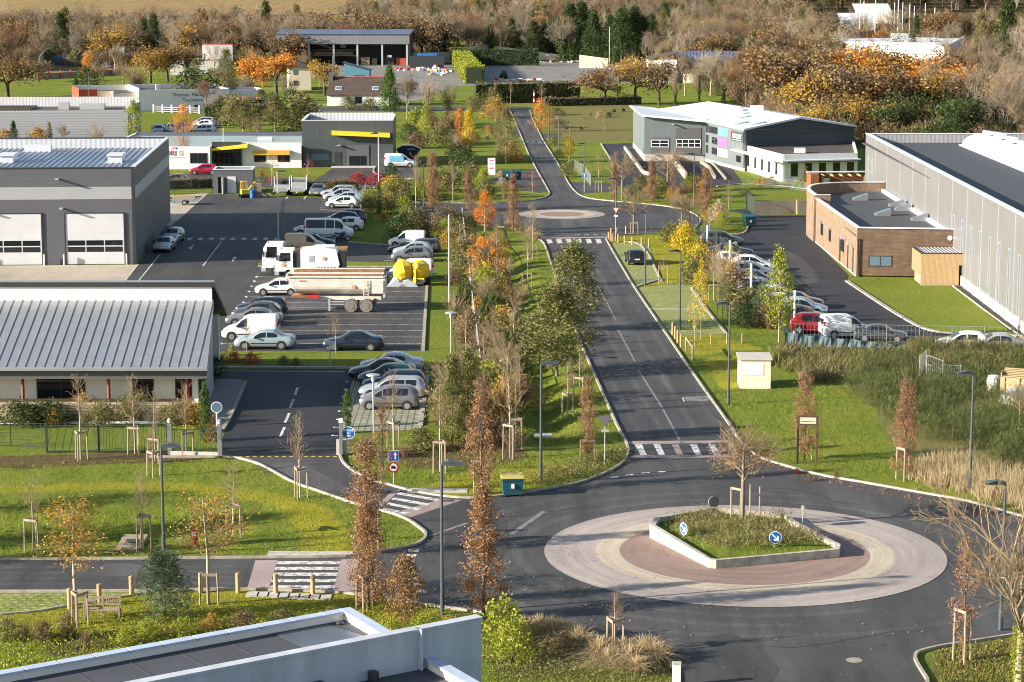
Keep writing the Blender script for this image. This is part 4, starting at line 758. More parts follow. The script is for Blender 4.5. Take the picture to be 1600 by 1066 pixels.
s15 = wallq(a15,'side_wall','tile_tan',Bf - Vector((0,.6)),B0,.12,H15,.12,H15); f15 = wallq(a15,'front_wall','tile_brown',B0,B1,.12,H15,.12,H15); wallq(a15,'plinth','concrete',Bf - Vector((.04,.6)),B0 - Vector((.04,0)),0,.12,0,.12,.3)
arc = [(32.5,240.2),(31.75,240.2),(31.7,246),(32.2,249.5),(33.4,252.2),(35.3,253.6),(38,254.2),(41.2,254.3)]
arc = [(p.x,p.y) for p in smooth_line([Vector((p[0],p[1],0)) for p in arc[1:]],2)]; b = MB(); strip_mb(b,arc,.3,0,H15 + .35); b.build('curved_wall',M['tile_tan'],a15); b = MB(); strip_mb(b,[(31.7,240.2),(33.3,240.2)],.3,3.2,H15 + .35); b.build('step_wall',M['tile_tan'],a15)
b = MB(); strip_mb(b,arc,.42,H15 + .351,H15 + .43); strip_mb(b,[(31.7,240.2),(33.3,240.2)],.42,H15 + .352,H15 + .42); strip_mb(b,[(31.85,240.0),(32.2,213.2)],.4,H15 + .002,H15 + .09); strip_mb(b,[(32.0,213.1),(41.2,212.0)],.4,H15 + .004,H15 + .1); b.build('coping',M['white_metal'],a15)
b = MB(); b.prism([(32.0,213.4),(41,212.3),(41.1,254),(36,253.4),(33.6,251.5),(32.3,248),(32,240)],3.75,3.85); rf = b.build('roof',M['navy_roof'],a15)
b = MB(); strip_mb(b,[(40.8,213),(41.0,254)],.35,3.852,4.2); b.build('flashing',M['white_metal'],a15)
for (px,py) in ((1344,312),(1400,322),(1410,328),(1379,336),(1436,344)):
    p = G(px,py,3.9); b = MB(); b.add([(p.x - .75,p.y - .6,3.85),(p.x + .75,p.y - .6,3.85),(p.x + .75,p.y + .6,3.85),(p.x - .75,p.y + .6,3.85),(p.x - .75,p.y - .6,4.05),(p.x + .75,p.y - .6,4.55),(p.x + .75,p.y + .6,4.55),(p.x - .75,p.y + .6,4.05)],[(4,5,6,7),(0,1,5,4),(1,2,6,5),(2,3,7,6),(3,0,4,7)]); rw = b.build('roof_window',M['grey_metal'],rf)
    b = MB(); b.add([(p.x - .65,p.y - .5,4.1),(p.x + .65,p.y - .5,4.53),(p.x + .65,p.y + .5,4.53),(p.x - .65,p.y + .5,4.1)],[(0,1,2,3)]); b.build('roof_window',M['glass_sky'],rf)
for s,w,z,h in ((3.6,1.7,1.3,1.2),(9.2,1.5,1.3,1.2),(17.2,2.0,1.3,1.2)): win(s15,(s,0,z),(1,0),w,h,cols=2)
for s,w in ((16.2,.8),(21.2,.55),(24.3,.55)): part(s15,'door','dark_metal',(s,s + w,-.03,.1,.13,2.5))
for s in (4,10.5,19.5,24): part(s15,'wall_lamp','lamp_grey',(s,s + .35,-.5,0,2.7,2.95))
b = MB(); b.tube((.12,-.12,.1),(.12,-.12,3.6),.07); b.build('downpipe',M['black'],f15); win(f15,(1.1,0,1.0),(1,0),2.15,1.0,cols=2,gm='glass_sky'); b = MB(); b.tube((8.5,-.07,3.75),(8.5,0,3.75),.22,n=20); b.build('round_vent',M['white_paint'],f15)
p16 = thing('timber_porch','pale vertical timber porch with ribbed metal roof against the warehouse','porch',(37.05,207.0,0),0)
part(p16,'wall','plank_vert',(0,3.45,0,.2,.08,2.9),(0,.2,.2,4.9,.9,2.9),(.02,.2,.2,3.3,.08,.9),(3.45,4.65,0,.2,1.85,2.9)); part(p16,'inner_wall','dark_metal',(3.25,3.45,.2,4.8,0,2.8)); b = MB()
for k in range(13): x = .35 + k * .33; b.box(x,x + .12,.2,4.8,2.83,2.93)
rf = part(p16,'roof','dark_metal',(.2,4.3,.2,4.9,2.75,2.83)); b.build('roof_rib',M['lamp_grey'],rf); part(p16,'coping','dark_metal',(-.03,4.68,-.03,.22,2.9,2.97),(-.03,.22,.22,4.9,2.9,2.97)); part(p16,'plinth','concrete',(0,3.45,.02,.18,0,.08))
t17 = thing('transformer_kiosk','cream concrete electricity kiosk standing on the mown verge','kiosk',G(1156,607.5),R(-1.5))
part(t17,'wall','white_render_warm',(0,2.1,0,2.35,0,2.0)); part(t17,'roof','concrete',(-.1,2.2,-.1,2.45,2.0,2.14)); part(t17,'louvre_panel','white_render',(.2,1.6,-.02,.03,.95,1.8)); part(t17,'door','white_render',(-.03,.03,.5,1.9,.1,1.85))
n18 = thing('flat_roof_building','near flat roofed building with white parapets and a tall concrete fin','building',(0,0,0))
ZP,ZF = 5.0,6.2
fa,fb = G(752,964,ZF),G(-60,1121,ZF); pa,pb = G(545,953,ZP),G(-80,1067,ZP); pc = G(760,1078,ZP)
dF = (fb - fa).normalized(); nF = Vector((dF.y,-dF.x,0));
if nF.y < 0: nF = -nF
b = MB(); fq = [fa.xy,fb.xy,(fb + nF * .35).xy,(fa + nF * .35).xy]; b.prism(fq,0,ZF - .1); fin = b.build('fin_wall',M['fin_white'],n18)
b = MB(); b.prism([(fa - nF * .04 - dF * .04).xy,(fb - nF * .04).xy,(fb + nF * .39).xy,(fa + nF * .39 - dF * .04).xy],ZF - .1,ZF); b.build('fin_coping',M['fin_white'],fin)
dP = (pb - pa).normalized(); nP = Vector((dP.y,-dP.x,0)); nP = nP if nP.y > 0 else -nP
dC = (pc - pa).normalized()
b = MB(); b.prism([pa.xy,pb.xy,(pb + nP * -.3).xy,(pa - nP * .3).xy],0,ZP - .02); b.prism([(pa - nP*.02).xy,(pc).xy,(pc + Vector((-.35,0,0))).xy,(pa - nP*.02 + dP * .35).xy],0,ZP - .03); b.build('wall',M['white_render'],n18)
b = MB(); seg = 12; Lp_ = (pb - pa).length
for k in range(seg):
    a = pa + dP * (Lp_ * k / seg + .03); c = pa + dP * (Lp_ * (k + 1) / seg - .03); b.prism([(a + nP * .06).xy,(c + nP * .06).xy,(c - nP * .38).xy,(a - nP * .38).xy],ZP,ZP + .09)
    b.prism([(a + nP * .06).xy,(c + nP * .06).xy,(c + nP * .02).xy,(a + nP * .02).xy],ZP - .35,ZP)
b.build('parapet_coping',M['parapet_shade_blue'],n18); nC = Vector((-dC.y,dC.x,0)); nC = nC if nC.x < 0 else -nC
b = MB(); b.prism([(pa - nC * .06).xy,(pc - nC * .06).xy,(pc + nC * .38).xy,(pa + nC * .38).xy],ZP + .004,ZP + .1); b.build('parapet_coping',M['parapet_shade_blue'],n18)
b = MB(); b.prism([(pa - nP * .3).xy,(pb - nP * .3).xy,(pb + Vector((0,-30,0))).xy,(pc + Vector((0,-16,0))).xy,(pc + Vector((-.3,0,0))).xy],ZP - .36,ZP - .26); b.build('roof',M['roof_membrane'],n18); b = MB(); b.prism([(pa - nP * .32).xy,(pb - nP * .32).xy,(pb + Vector((0,-29.9,0))).xy,(pc + Vector((-.35,-15.9,0))).xy,(pc + Vector((-.36,0,0))).xy],0,ZP - .37); b.build('lower_wall',M['white_render'],n18); rf18_ = None; rf18 = [o for o in n18.children if o.name.startswith('roof')][0]
for k in range(9):
    q = pa + dP * (1.2 + k * 2.0) - nP * .32; part_b = MB(); part_b.prism([(q).xy,(q + dP * .09).xy,(q + dP * .09 - nP * 9 + dC * 2).xy,(q - nP * 9 + dC * 2).xy],ZP - .26,ZP - .252); part_b.build('membrane_seam',M['navy_roof'],rf18)
q = pa + dP * 1.2 - nP * .5; part_b = MB(); part_b.prism([q.xy,(q + dP * 2.2).xy,(q + dP * 2.2 - nP * 2.6).xy,(q - nP * 2.2 - dP * .4).xy],ZP - .256,ZP - .251); part_b.build('membrane_patch',M['roof_patch'],rf18)
q = pa + dP * .8 - nP * .7; part_b = MB(); part_b.lathe([(.14,0),(.16,.05),(.1,.12)],12,(q.x,q.y,ZP - .26)); part_b.build('roof_drain',M['dark_metal'],rf18)
for k in range(3): b = MB(); c = fa + dF * (4.6 + k * 2.1) - nF * .22; b.cbox((c.x,c.y,ZP - .1),(.26,.3,.4),math.atan2(dF.y,dF.x)); b.build('strut',M['dark_metal'],n18)
c = fa + dF * 2.6; b = MB(); b.cbox((c.x,c.y,ZF - .75),(.05,.42,1.5),math.atan2(dF.y,dF.x)); b.build('fin_joint',M['parapet_shade_blue'],fin)
f19 = thing('white_works','long white flat roofed works rising behind the orange wood','building',(0,0,0))
def far_pt(px,py): return GT(px,py)
D19 = 560
def atD(px,y,z=0): # ground point at distance y seen in column px
    k = (y * CD + (CAMH - z) * SD); return Vector(((px - 800) / FPX * k,y,z))
wa,wb_,wc,wd = atD(1322,600,0),atD(1422,590,0),atD(1476,560,0),atD(1505,640,0)
wallq(f19,'wall','white_render',wa.xy,wb_.xy,0,8.6,0,8.6); wallq(f19,'wall','white_render',wb_.xy,wc.xy,0,8.6,0,8.8); wallq(f19,'wall','white_render',wc.xy,wd.xy,0,8.8,0,8.6); b = MB(); b.prism([wa.xy,wb_.xy,wc.xy,wd.xy,(wa.x + 4,645)],8.0,8.1); b.build('roof',M['white_metal'],f19)
q = atD(1420,600,0); part(f19,'roof_unit','lamp_grey',(q.x - 2,q.x + 2,q.y + 14,q.y + 18,8.1,10.2),(q.x + 4,q.x + 9,q.y + 12,q.y + 16,8.1,9.2))
for k in range(4): part(f19,'window','glass',(wa.x + 6 + k * 3.4,wa.x + 7.5 + k * 3.4,wa.y - 2.8 - k*.0,wa.y - 2.2,4,6.5))
h19 = thing('solar_house','white gabled hall with long dark blue roof behind the oaks','building',atD(1012,560),R(-2)); part(h19,'wall','white_render',(0,7,0,.3,0,5.6),(0,.3,.3,14,0,5.6),(7,26,3,3.3,0,3.2)); b = MB(); b.add([(-.4,-.4,5.6),(7,-.4,7.2),(7,14,7.2),(-.4,14,5.6)],[(0,1,2,3)]); b.build('roof',M['roof_tile'],h19); b = MB(); b.add([(6.6,1.5,3.2),(27,1.5,3.2),(27,9,7.4),(6.6,9,7.4)],[(0,1,2,3)]); b.build('solar_roof',M['strip_roof_blue'],h19); part(h19,'annexe','white_render_warm',(8.5,12,.5,3,0,2.2))
m19 = thing('beige_wall','low sunlit beige wall at the edge of the gravel yard','wall',atD(905,640),R(-6)); b = MB(); b.add([(0,0,0),(8,0,0),(8,0,2.6),(0,0,3.6),(0,.3,0),(8,.3,0),(8,.3,2.6),(0,.3,3.6)],[(0,1,2,3),(5,4,7,6),(1,5,6,2),(4,0,3,7),(3,2,6,7)]); b.build('wall_face',M['cream_panel'],m19); part(m19,'coping','white_paint',(-.1,8.1,-.1,.4,2.4,2.4001))
for i,(px0,px1,y,z0,z1,lab) in enumerate(((1235,1310,800,3,7,'white flat roof among bare trees, nearest the wood'),(1312,1365,830,6,9.5,'white shed roof below the sailing masts'),(1335,1392,860,7,11.5,'broad white hall with curved grey roof by the masts'))):
    a,c = atD(px0,y),atD(px1,y); zz = tz(a.x,y); w = thing('boatyard_hall',lab,'building',(a.x,y,zz)); part(w,'wall','white_render',(0,c.x - a.x,0,.3,-3,z1 - z0)); b = MB(); L_ = c.x - a.x; b.add([(0,0,z1 - z0),(L_,0,z1 - z0),(L_,9,z1 - z0 + 2.6),(0,9,z1 - z0 + 2.6),(L_,18,z1 - z0),(0,18,z1 - z0)],[(0,1,2,3),(3,2,4,5)]); b.build('roof',M['white_metal'],w)
wb2 = thing('boundary_wall','long pale boundary wall with dark shaded left part behind the hedge','wall',(0,0,0)); wallq(wb2,'wall_face','concrete',atD(637,668).xy,atD(705,672).xy,0,3.0,0,3.2); wallq(wb2,'wall_face','white_render_warm',atD(705,672).xy,atD(760,690).xy,0,4.2,0,4.6); wallq(wb2,'wall_face','white_render_warm',atD(760,690).xy,atD(880,690).xy,0,4.6,0,1.5)
dk = thing('bin_wall','dark storage bay wall with a blue cover on top','wall',atD(640,640)); part(dk,'wall_face','dark_metal',(0,9.5,0,.4,0,3.2)); part(dk,'cover','blue_plastic',(2,7.5,.3,3,3.3,3.9))
gw = thing('yard_wall','low concrete kerb wall at the corner of the gravel yard','wall',(0,0,0)); b = MB(); strip_mb(b,gp([(739,98.5),(746,114)]),.5,0,1.4); b.build('wall_face',M['concrete'],gw)
sw = thing('stone_wall','low rough stone retaining wall below the zinc roofed building','wall',(0,0,0)); part(sw,'wall_face','stone_wall',(-38,-21.2,144.6,145.1,0,1.15)); part(sw,'gravel_strip','white_render',(-40,-21.2,143.6,144.3,0,.05)); part(sw,'bank','soil',(-38,-21.2,145.11,147,0,1.0))
# ---------------------------------------------------------------- street furniture
def lamp(px,py,pt,side,label,kind='blue'):
    p = G(px,py); h = zat(px,py,pt); t = thing('street_lamp',label,'street lamp',p,0,'street lamps')
    m = 'lamp_blue' if kind == 'blue' else 'lamp_grey'
    b = MB(); b.tube((0,0,0),(0,0,h),.085,.055,10); b.tube((0,0,0),(0,0,1.0),.10,.10,10); b.build('pole',M[m],t,smooth=False)
    b = MB(); s = side; z = h - .02
    b.add([(s*.02,-.07,z - .02),(s*.95,-.17,z + .02),(s*.95,.17,z + .02),(s*.02,.07,z - .02),(s*.0,-.09,z + .12),(s*.35,-.17,z + .2),(s*.98,-.12,z + .1),(s*.98,.12,z + .1),(s*.35,.17,z + .2),(s*.0,.09,z + .12)],
          [(3,2,1,0),(0,1,6,5,4),(9,8,7,2,3),(1,2,7,6),(4,5,8,9),(5,6,7,8),(0,4,9,3)]); hd = b.build('lamp_head',M['lamp_blue'],t)
    b = MB(); b.add([(s*.3,-.13,z - .035),(s*.9,-.14,z - .005),(s*.9,.14,z - .005),(s*.3,.13,z - .035)],[(0,1,2,3)]); b.build('lens',M['polycarb'],hd)
    return t
lamp(691,960,726,1,'tall blue grey street lamp between the two copper trees by the near kerb')
lamp(845,751,569,1,'blue grey street lamp beside the green wheelie bin verge'); lamp(1138,632,475,-1,'blue grey street lamp just left of the cream electricity kiosk')
lamp(1008,447,333,-1,'blue grey street lamp beside the black hatchback bay'); lamp(1062,516,393,-1,'blue grey street lamp behind the four wooden bollards')
lamp(1515,768,584,-1,'blue grey street lamp standing in the tall straw grass'); lamp(1563,985,756,-1,'blue grey street lamp behind the big bare ivy tree at right')
lamp(256,868,698,1,'blue grey street lamp on the left lawn above the small pine'); lamp(962,377,280,-1,'street lamp carrying the give way sign by the small roundabout'); lamp(1084,327,241,-1,'street lamp before the slate print works forecourt')
for (x,y,t,l) in ((913,300,225,'far street lamp carrying the blue arrow sign'),(890,256,199,'far street lamp beside the yellow leaved bush'),(873,236,179,'far street lamp beside the round dark shrub'),(858,217,161,'farthest street lamp, beside the orange tree')): lamp(x,y,t,-1,l)
lamp(662,330,257,1,'street lamp beside the copper column tree behind the car park'); lamp(592,300,209,-1,'pale grey lamp post before the tall dark building','grey'); lamp(435,380,268,1,'pale grey lamp post in the middle of the truck yard','grey'); lamp(702,472,334,-1,'pale grey lamp post on the grass bank beside the yellow mixers','grey')
lamp(350,262,200,1,'thin grey lamp post before the white office','grey'); lamp(140,178,113,1,'thin lamp post with pale head before the left oak'),lamp(952,108,42,-1,'lone tall lamp mast at the edge of the gravel yard','grey')
def mushroom(px,py,pt,label):
    p = G(px,py); h = zat(px,py,pt); t = thing('mushroom_lamp',label,'street lamp',p,0,'mushroom lamps of the car parks'); b = MB(); b.tube((0,0,0),(0,0,h - .5),.05); b.build('pole',M['lamp_grey'],t)
    b = MB(); b.lathe([(.06,h - .5),(.11,h - .45),(.11,h - .15),(.05,h - .1)],12); b.build('lamp_lens',M['polycarb'],t); b = MB(); b.lathe([(.08,h - .12),(.42,h - .1),(.40,h - .05),(.1,h)],18); b.build('lamp_shade',M['lamp_grey'],t)
mushroom(705,572,487,'mushroom topped lamp on the grass bank beside the green shrubs'); mushroom(584,694,584,'mushroom topped lamp in front of the row of parked cars'); mushroom(9,520,456,'mushroom topped lamp in the concrete yard at the left edge')
def disc(b,c,r,n,m0=None,th=.02,seg=24):
    c = Vector(c); n = Vector(n).normalized(); b.tube(c - n * th / 2,c + n * th / 2,r,n=seg)
def facing(a): return Vector((math.sin(a),-math.cos(a),0))           # a = 0 faces the viewer's side of the place
def plate(t,name,m,pts,c,a,d=0.0,th=.012):                       # a flat shape in the sign's own plane
    n = facing(a); u = Vector((math.cos(a),math.sin(a),0)); c = Vector(c); b = MB(); P = [c + u * x + Vector((0,0,z)) + n * (d + th) for x,z in pts]; Q = [p - n * th for p in P]; k = len(P)
    b.add(P + Q,[tuple(range(k)),tuple(range(2*k - 1,k - 1,-1))] + [(i,i + k,(i+1) % k + k,(i+1) % k) for i in range(k)]); return b.build(name,M[m],t)
def circ(r,n=24): return [(r * math.cos(2*math.pi*i/n),r * math.sin(2*math.pi*i/n)) for i in range(n)]
def rect(w,h,x=0,z=0): return [(x - w/2,z - h/2),(x + w/2,z - h/2),(x + w/2,z + h/2),(x - w/2,z + h/2)]
def rot(pts,a): return [(x * math.cos(a) - z * math.sin(a),x * math.sin(a) + z * math.cos(a)) for x,z in pts]
ARROW = [(-.035,.28),(-.035,-.10),(-.15,-.0),(-.19,-.07),(0,-.29),(.19,-.07),(.15,-.0),(.035,-.10),(.035,.28)]
def post(t,h,r=.03,m='lamp_grey',y=.04): b = MB(); b.tube((0,y,0),(0,y,h),r); return b.build('post',M[m],t)
def keep_right(p,a,label,z=.55):
    t = thing('keep_right_sign',label,'road sign',p,0,'signs on the planted island'); post(t,z + .3)
    q = plate(t,'sign_panel','sign_white',circ(.315),(0,0,z),a); plate(q,'blue_face','sign_blue',circ(.285),(0,0,z),a,.013,.004); plate(q,'arrow','sign_white',rot([(x * .85,z_ * .85) for x,z_ in ARROW],R(45)),(0,0,z),a,.018,.004); plate(t,'sign_back','sign_back',circ(.315),(0,0,z),a,-.014)
p = G(1211,866); keep_right(Vector((p.x,p.y,.3)),R(0),'round blue keep right sign at the front corner of the planted island')
p = G(1068,852); keep_right(Vector((p.x,p.y,.3)),R(-58),'round blue keep right sign turned aside on the left of the island')
p = G(1115,806); keep_right(Vector((p.x,p.y,.0)),R(200),'round sign seen from its grey back behind the island shrubs',.75)
p = G(1254,824); keep_right(Vector((p.x,p.y,.0)),R(105),'round sign seen nearly edge on at the right of the island',.85)
def giveway(p,h,label,a=0,grey=False,s=.45):
    t = thing('give_way_sign',label,'road sign',p); post(t,h); tri = [(0,-s),(s * .87,s * .5),(-s * .87,s * .5)]
    q = plate(t,'sign_panel','sign_back' if grey else 'sign_red',tri,(0,0,h - s * .5),a);
    if not grey: plate(q,'white_face','sign_white',[(x * .62,z * .62) for x,z in tri],(0,0,h - s * .5),a,.014,.004)
    plate(t,'small_plate','sign_white' if not grey else 'lamp_grey',rect(.42,.16),(0,0,h - s * 1.75 - .1),a); return t
p = G(945,726); giveway(p,zat(945,726,650),'triangular give way sign seen from its grey back by the main road',0,True)
p = G(962,377.3); giveway(p + Vector((0,-.15,0)),zat(962,377,324),'red and white give way sign on the lamp by the small roundabout')
t = thing('priority_sign','pole with a blue square priority sign above a round no lorries sign','road sign',G(615,757)); hh = zat(615,757,703); post(t,hh,.035)
q = plate(t,'square_sign','sign_white',rect(.62,.62),(0,0,hh - .35),R(8)); plate(q,'blue_face','sign_blue',rect(.56,.56),(0,0,hh - .35),R(8),.013,.004); plate(q,'white_arrow','sign_white',[(.07,-.2),(.15,-.2),(.15,.05),(.21,.05),(.11,.24),(.01,.05),(.07,.05)],(0,0,hh - .35),R(8),.018,.004); plate(q,'red_arrow','sign_red',[(-.15,.2),(-.09,.2),(-.09,-.05),(-.04,-.05),(-.12,-.22),(-.2,-.05),(-.15,-.05)],(0,0,hh - .35),R(8),.018,.004)
q = plate(t,'round_sign','sign_red',circ(.31),(0,0,hh - 1.0),R(8)); plate(q,'white_face','sign_white',circ(.22),(0,0,hh - 1.0),R(8),.013,.004); plate(q,'lorry_symbol','black',[(-.13,-.08),(.13,-.08),(.13,.03),(.06,.03),(.06,.09),(-.13,.09)],(0,0,hh - 1.0),R(8),.018,.004)
t = thing('round_notice_sign','round blue speed notice with white lettering at the gate','road sign',G(545,712)); zc = zat(545,712,676.5); post(t,zc + .2,.03); q = plate(t,'sign_panel','sign_white',circ(.385),(0,0,zc),0); plate(q,'blue_face','sign_blue',circ(.345),(0,0,zc),0,.013,.004)
for k,s in enumerate(('ROULEZ','AU','PAS')): o = text_obj(s,.16,M['sign_white'],q,(0,-.019,zc + .10 - k * .17),(R(90),0,0),ext=.001,align='CENTER',bold=True)
t = thing('traffic_mirror','round traffic mirror on a white post beside the zinc building','mirror',G(339,668)); zc = zat(339,668,636.5); post(t,zc + .3,.06,'pole_white',.1); q = plate(t,'mirror_rim','sign_white',circ(.36),(0,0,zc),0); plate(q,'mirror_face','glass_sky',circ(.32),(0,0,zc),0,.013,.004)
t = thing('direction_sign','two white direction plates on a post in the grass strip','road sign',G(516,572)); zc = zat(516,572,536); post(t,zc + .2,.04); plate(t,'upper_plate','sign_white',rect(.8,.24),(0,0,zc),0); plate(t,'lower_plate','sign_white',rect(.6,.2),(0,0,zc - .36),0); q = plate(t,'lettering','logo_grey',rect(.58,.08),(0,0,zc),0,.013,.003)
t = thing('street_name_board','brown framed street name board with a cream panel on two posts','sign',G(1261,724),R(-4)); b = MB()
H_ = zat(1261,724,650)
for x in (-.56,.56): b = MB(); b.box(x - .06,x + .06,-.05,.05,0,H_); b.build('post',M['brown_frame'],t)
b = MB(); b.box(-.5,.5,-.05,.05,H_ - .55,H_ - .002); pn = b.build('frame',M['brown_frame'],t); q = plate(pn,'name_panel','cream_panel',rect(.94,.36),(0,-.05,H_ - .27),0); text_obj('Rue',.09,M['brown_frame'],q,(-.42,-.07,H_ - .19),(R(90),0,0),ext=.001); text_obj('Françoise Sta Fé',.125,M['brown_frame'],q,(-.44,-.07,H_ - .35),(R(90),0,0),ext=.001,bold=True)
t = thing('totem_sign','white company totem with purple and grey lettering on the far verge','sign',G(768,273)); hh = zat(768,273,247); b = MB(); b.box(-.52,.52,-.1,.1,0,hh); pn = b.build('totem_panel',M['white_paint'],t)
for k,(c,w,z) in enumerate((('magenta_panel',.6,.86),('logo_grey',.75,.66),('logo_grey',.5,.46),('magenta_panel',.6,.36))): plate(pn,'lettering_bar',c,rect(w,.16),(0,-.1,hh * z),0,0,.01)
t = thing('arrow_sign','small square blue sign with a white upright arrow','road sign',G(913,300.4) + Vector((0,-.2,0))); zc = zat(913,300,274); plate(t,'sign_panel','sign_white',rect(.62,.62),(0,0,zc),0); plate(t,'blue_face','sign_blue',rect(.56,.56),(0,0,zc),0,.013,.004); plate(t,'arrow','sign_white',[(-.06,-.22),(.06,-.22),(.06,.05),(.16,.05),(0,.24),(-.16,.05),(-.06,.05)],(0,0,zc),0,.018,.004); post(t,zc + .2)
t = thing('round_sign','round sign seen edge on beside the copper tree at the entrance','road sign',G(591,858)); hh = zat(591,858,776); post(t,hh,.04); plate(t,'sign_panel','sign_white',circ(.38),(0,0,hh - .35),R(78))
t = thing('fence_notice','small white notice on the far dark hedge','sign',G(816,159.5)); post(t,2.0); plate(t,'sign_panel','sign_white',rect(1.0,.38),(0,0,zat(816,159.5,146)),0)
t = thing('red_white_post','red and white striped marker post at the end of the far road','post',G(834,164)); hh = zat(834,164,140)
for k in range(5): b = MB(); b.box(-.13,.13,-.08,.08,hh * k / 5,hh * (k + 1) / 5 - .01); b.build('band',M['sign_white' if k % 2 else 'sign_red'],t)
def bin_(p,a,lid,label,s=1.0):
    t = thing('wheelie_bin',label,'bin',p,a); b = MB(); w0,w1,d0,d1,h = .50*s,.60*s,.42*s,.52*s,1.05*s
    b.add([(-w0,-d0,.12),(w0,-d0,.12),(w0,d0,.12),(-w0,d0,.12),(-w1,-d1,h),(w1,-d1,h),(w1,d1,h),(-w1,d1,h)],[(3,2,1,0),(0,1,5,4),(1,2,6,5),(2,3,7,6),(3,0,4,7),(4,5,6,7)])
    b.box(-w1 - .03,w1 + .03,-d1 - .03,d1 + .03,h - .1,h - .02); b.build('body',M['plastic_teal'],t)
    b = MB(); b.add([(-w1 - .04,-d1 - .05,h),(w1 + .04,-d1 - .05,h),(w1 + .04,d1 + .04,h),(-w1 - .04,d1 + .04,h),(-w1,-d1 + .1,h + .1),(w1,-d1 + .1,h + .1),(w1,d1 - .05,h + .16),(-w1,d1 - .05,h + .16)],[(0,1,5,4),(1,2,6,5),(2,3,7,6),(3,0,4,7),(4,5,6,7),(3,2,1,0)]); b.build('lid',M[lid],t)
    for x in (-w0 + .08,w0 - .08):
        for y in (-d0 + .06,d0 - .06): b = MB(); b.tube((x - .03,y,.09),(x + .03,y,.09),.09,n=12); b.build('wheel',M['rubber'],t)
    b = MB(); b.box(-.08,.08,-d1 - .012,-d1 + .03,.5,.75); b.build('sticker',M['sign_white'],t); return t
bin_(G(800,774),R(6),'lid_yellow','large green wheelie bin with a yellow lid at the roundabout kerb'); bin_(G(1171,354),R(10),'plastic_teal','green wheelie bin on the kerb of the right car park',1.1)
for k,(x,y,s) in enumerate(((793,281,1.1),(800,281,1.0),(807,280,1.0))): bin_(G(x,y),R(-5 + 9 * k),'plastic_teal',('left hand of three teal bins beside the far drive','middle one of three teal bins beside the far drive','right hand of three teal bins beside the far drive')[k],s)
t = thing('litter_bin','red dog litter post with white panel on the left lawn','bin',G(304,852)); b = MB(); b.lathe([(.04,0),(.04,.5)],8); b.build('post',M['red'],t); b = MB(); b.lathe([(.13,.0),(.17,.08),(.17,.62),(.13,.72),(.13,.78)],16,(0,0,.05)); b.build('body',M['red'],t); plate(t,'white_panel','sign_white',rect(.2,.22),(0,-.16,.62),0,.01)
t = thing('bench','weathered grey wooden bench under the orange tree','bench',G(160,966),R(2))
for k in range(4): b = MB(); b.box(-.78,.78,-.28 + k * .13,-.19 + k * .13,.42,.45); b.build('seat_slat',M['wood_grey'],t)
for k in range(2): b = MB(); b.box(-.78,.78,.27,.31,.52 + k * .34,.6 + k * .34); b.build('back_rail',M['wood_grey'],t)
for k in range(16): b = MB(); b.box(-.74 + k * .097,-.70 + k * .097,.275,.305,.6,.86); b.build('back_slat',M['wood_grey'],t)
for x in (-.78,0,.78):
    b = MB(); b.box(x - .035,x + .035,-.28,-.2,0,.66 if x else .42); b.build('leg',M['wood_grey'],t); b = MB(); b.box(x - .035,x + .035,.26,.32,0,.93); b.build('leg',M['wood_grey'],t)
    if x: b = MB(); b.box(x - .04,x + .04,-.3,.26,.66,.7); b.build('armrest',M['wood_grey'],t)
def bollard(px,py,h,label,group,r=.09):
    b = MB(); b.lathe([(r,0),(r,h - .03),(r * .7,h)],12); o = b.build('wooden_bollard',M['wood_new'],None,smooth=False); o.location = G(px,py); tag(o,label,'bollard',group)
for i,(x,y) in enumerate(((109,951),(155.5,944),(205.5,931),(314,926),(372,926),(431,927.5),(489,929))):
    bollard(x,y,.95,('wooden bollard left of the bench, under the orange tree','wooden bollard just behind the bench','wooden bollard between the bench and the small pine','wooden bollard right of the small pine','wooden bollard beside the pink band left of the zebra','wooden bollard before the left end of the near zebra','wooden bollard before the right end of the near zebra')[i],'bollards along the near street',.11)
for i,(x,y) in enumerate(((951,375),(955,369),(954,377),(957,378),(964,368),(978,365.5),(998,365.5),(1018,365),(966,379),(976,381),(988,383),(1002.5,384),(1014,386))): bollard(x,y,.86,'wooden bollard in the ring around the staked tree by the small roundabout','bollards around the staked tree')
for i,(x,y) in enumerate(((1051,523.5),(1055,530),(1059,536.5),(1064,543))): bollard(x,y,1.0,('farthest of four wooden bollards beside the road kerb','second of four wooden bollards from the far end','third of four wooden bollards from the far end','nearest of four wooden bollards beside the road kerb')[i],'four bollards at the road kerb')
for i,(x,y) in enumerate(((1111,537),(1135.5,537),(1159.5,536))): bollard(x,y,.75,('short post nearest the yellow leaved young tree','short post in the middle behind the kiosk','short post farthest right behind the kiosk')[i],'short posts behind the kiosk',.05)
t = thing('wooden_rail','low wooden barrier rail on two posts near the kiosk','barrier',(0,0,0)); a,c = G(1072,548),G(1082,563); b = MB(); b.tube(a,a + Vector((0,0,1.05)),.07); b.build('post',M['wood_grey'],t); b = MB(); b.tube(c,c + Vector((0,0,1.05)),.07); b.build('post',M['wood_grey'],t); b = MB(); b.tube(a + Vector((0,0,.95)),c + Vector((0,0,.95)),.06); b.build('rail',M['wood_grey'],t)
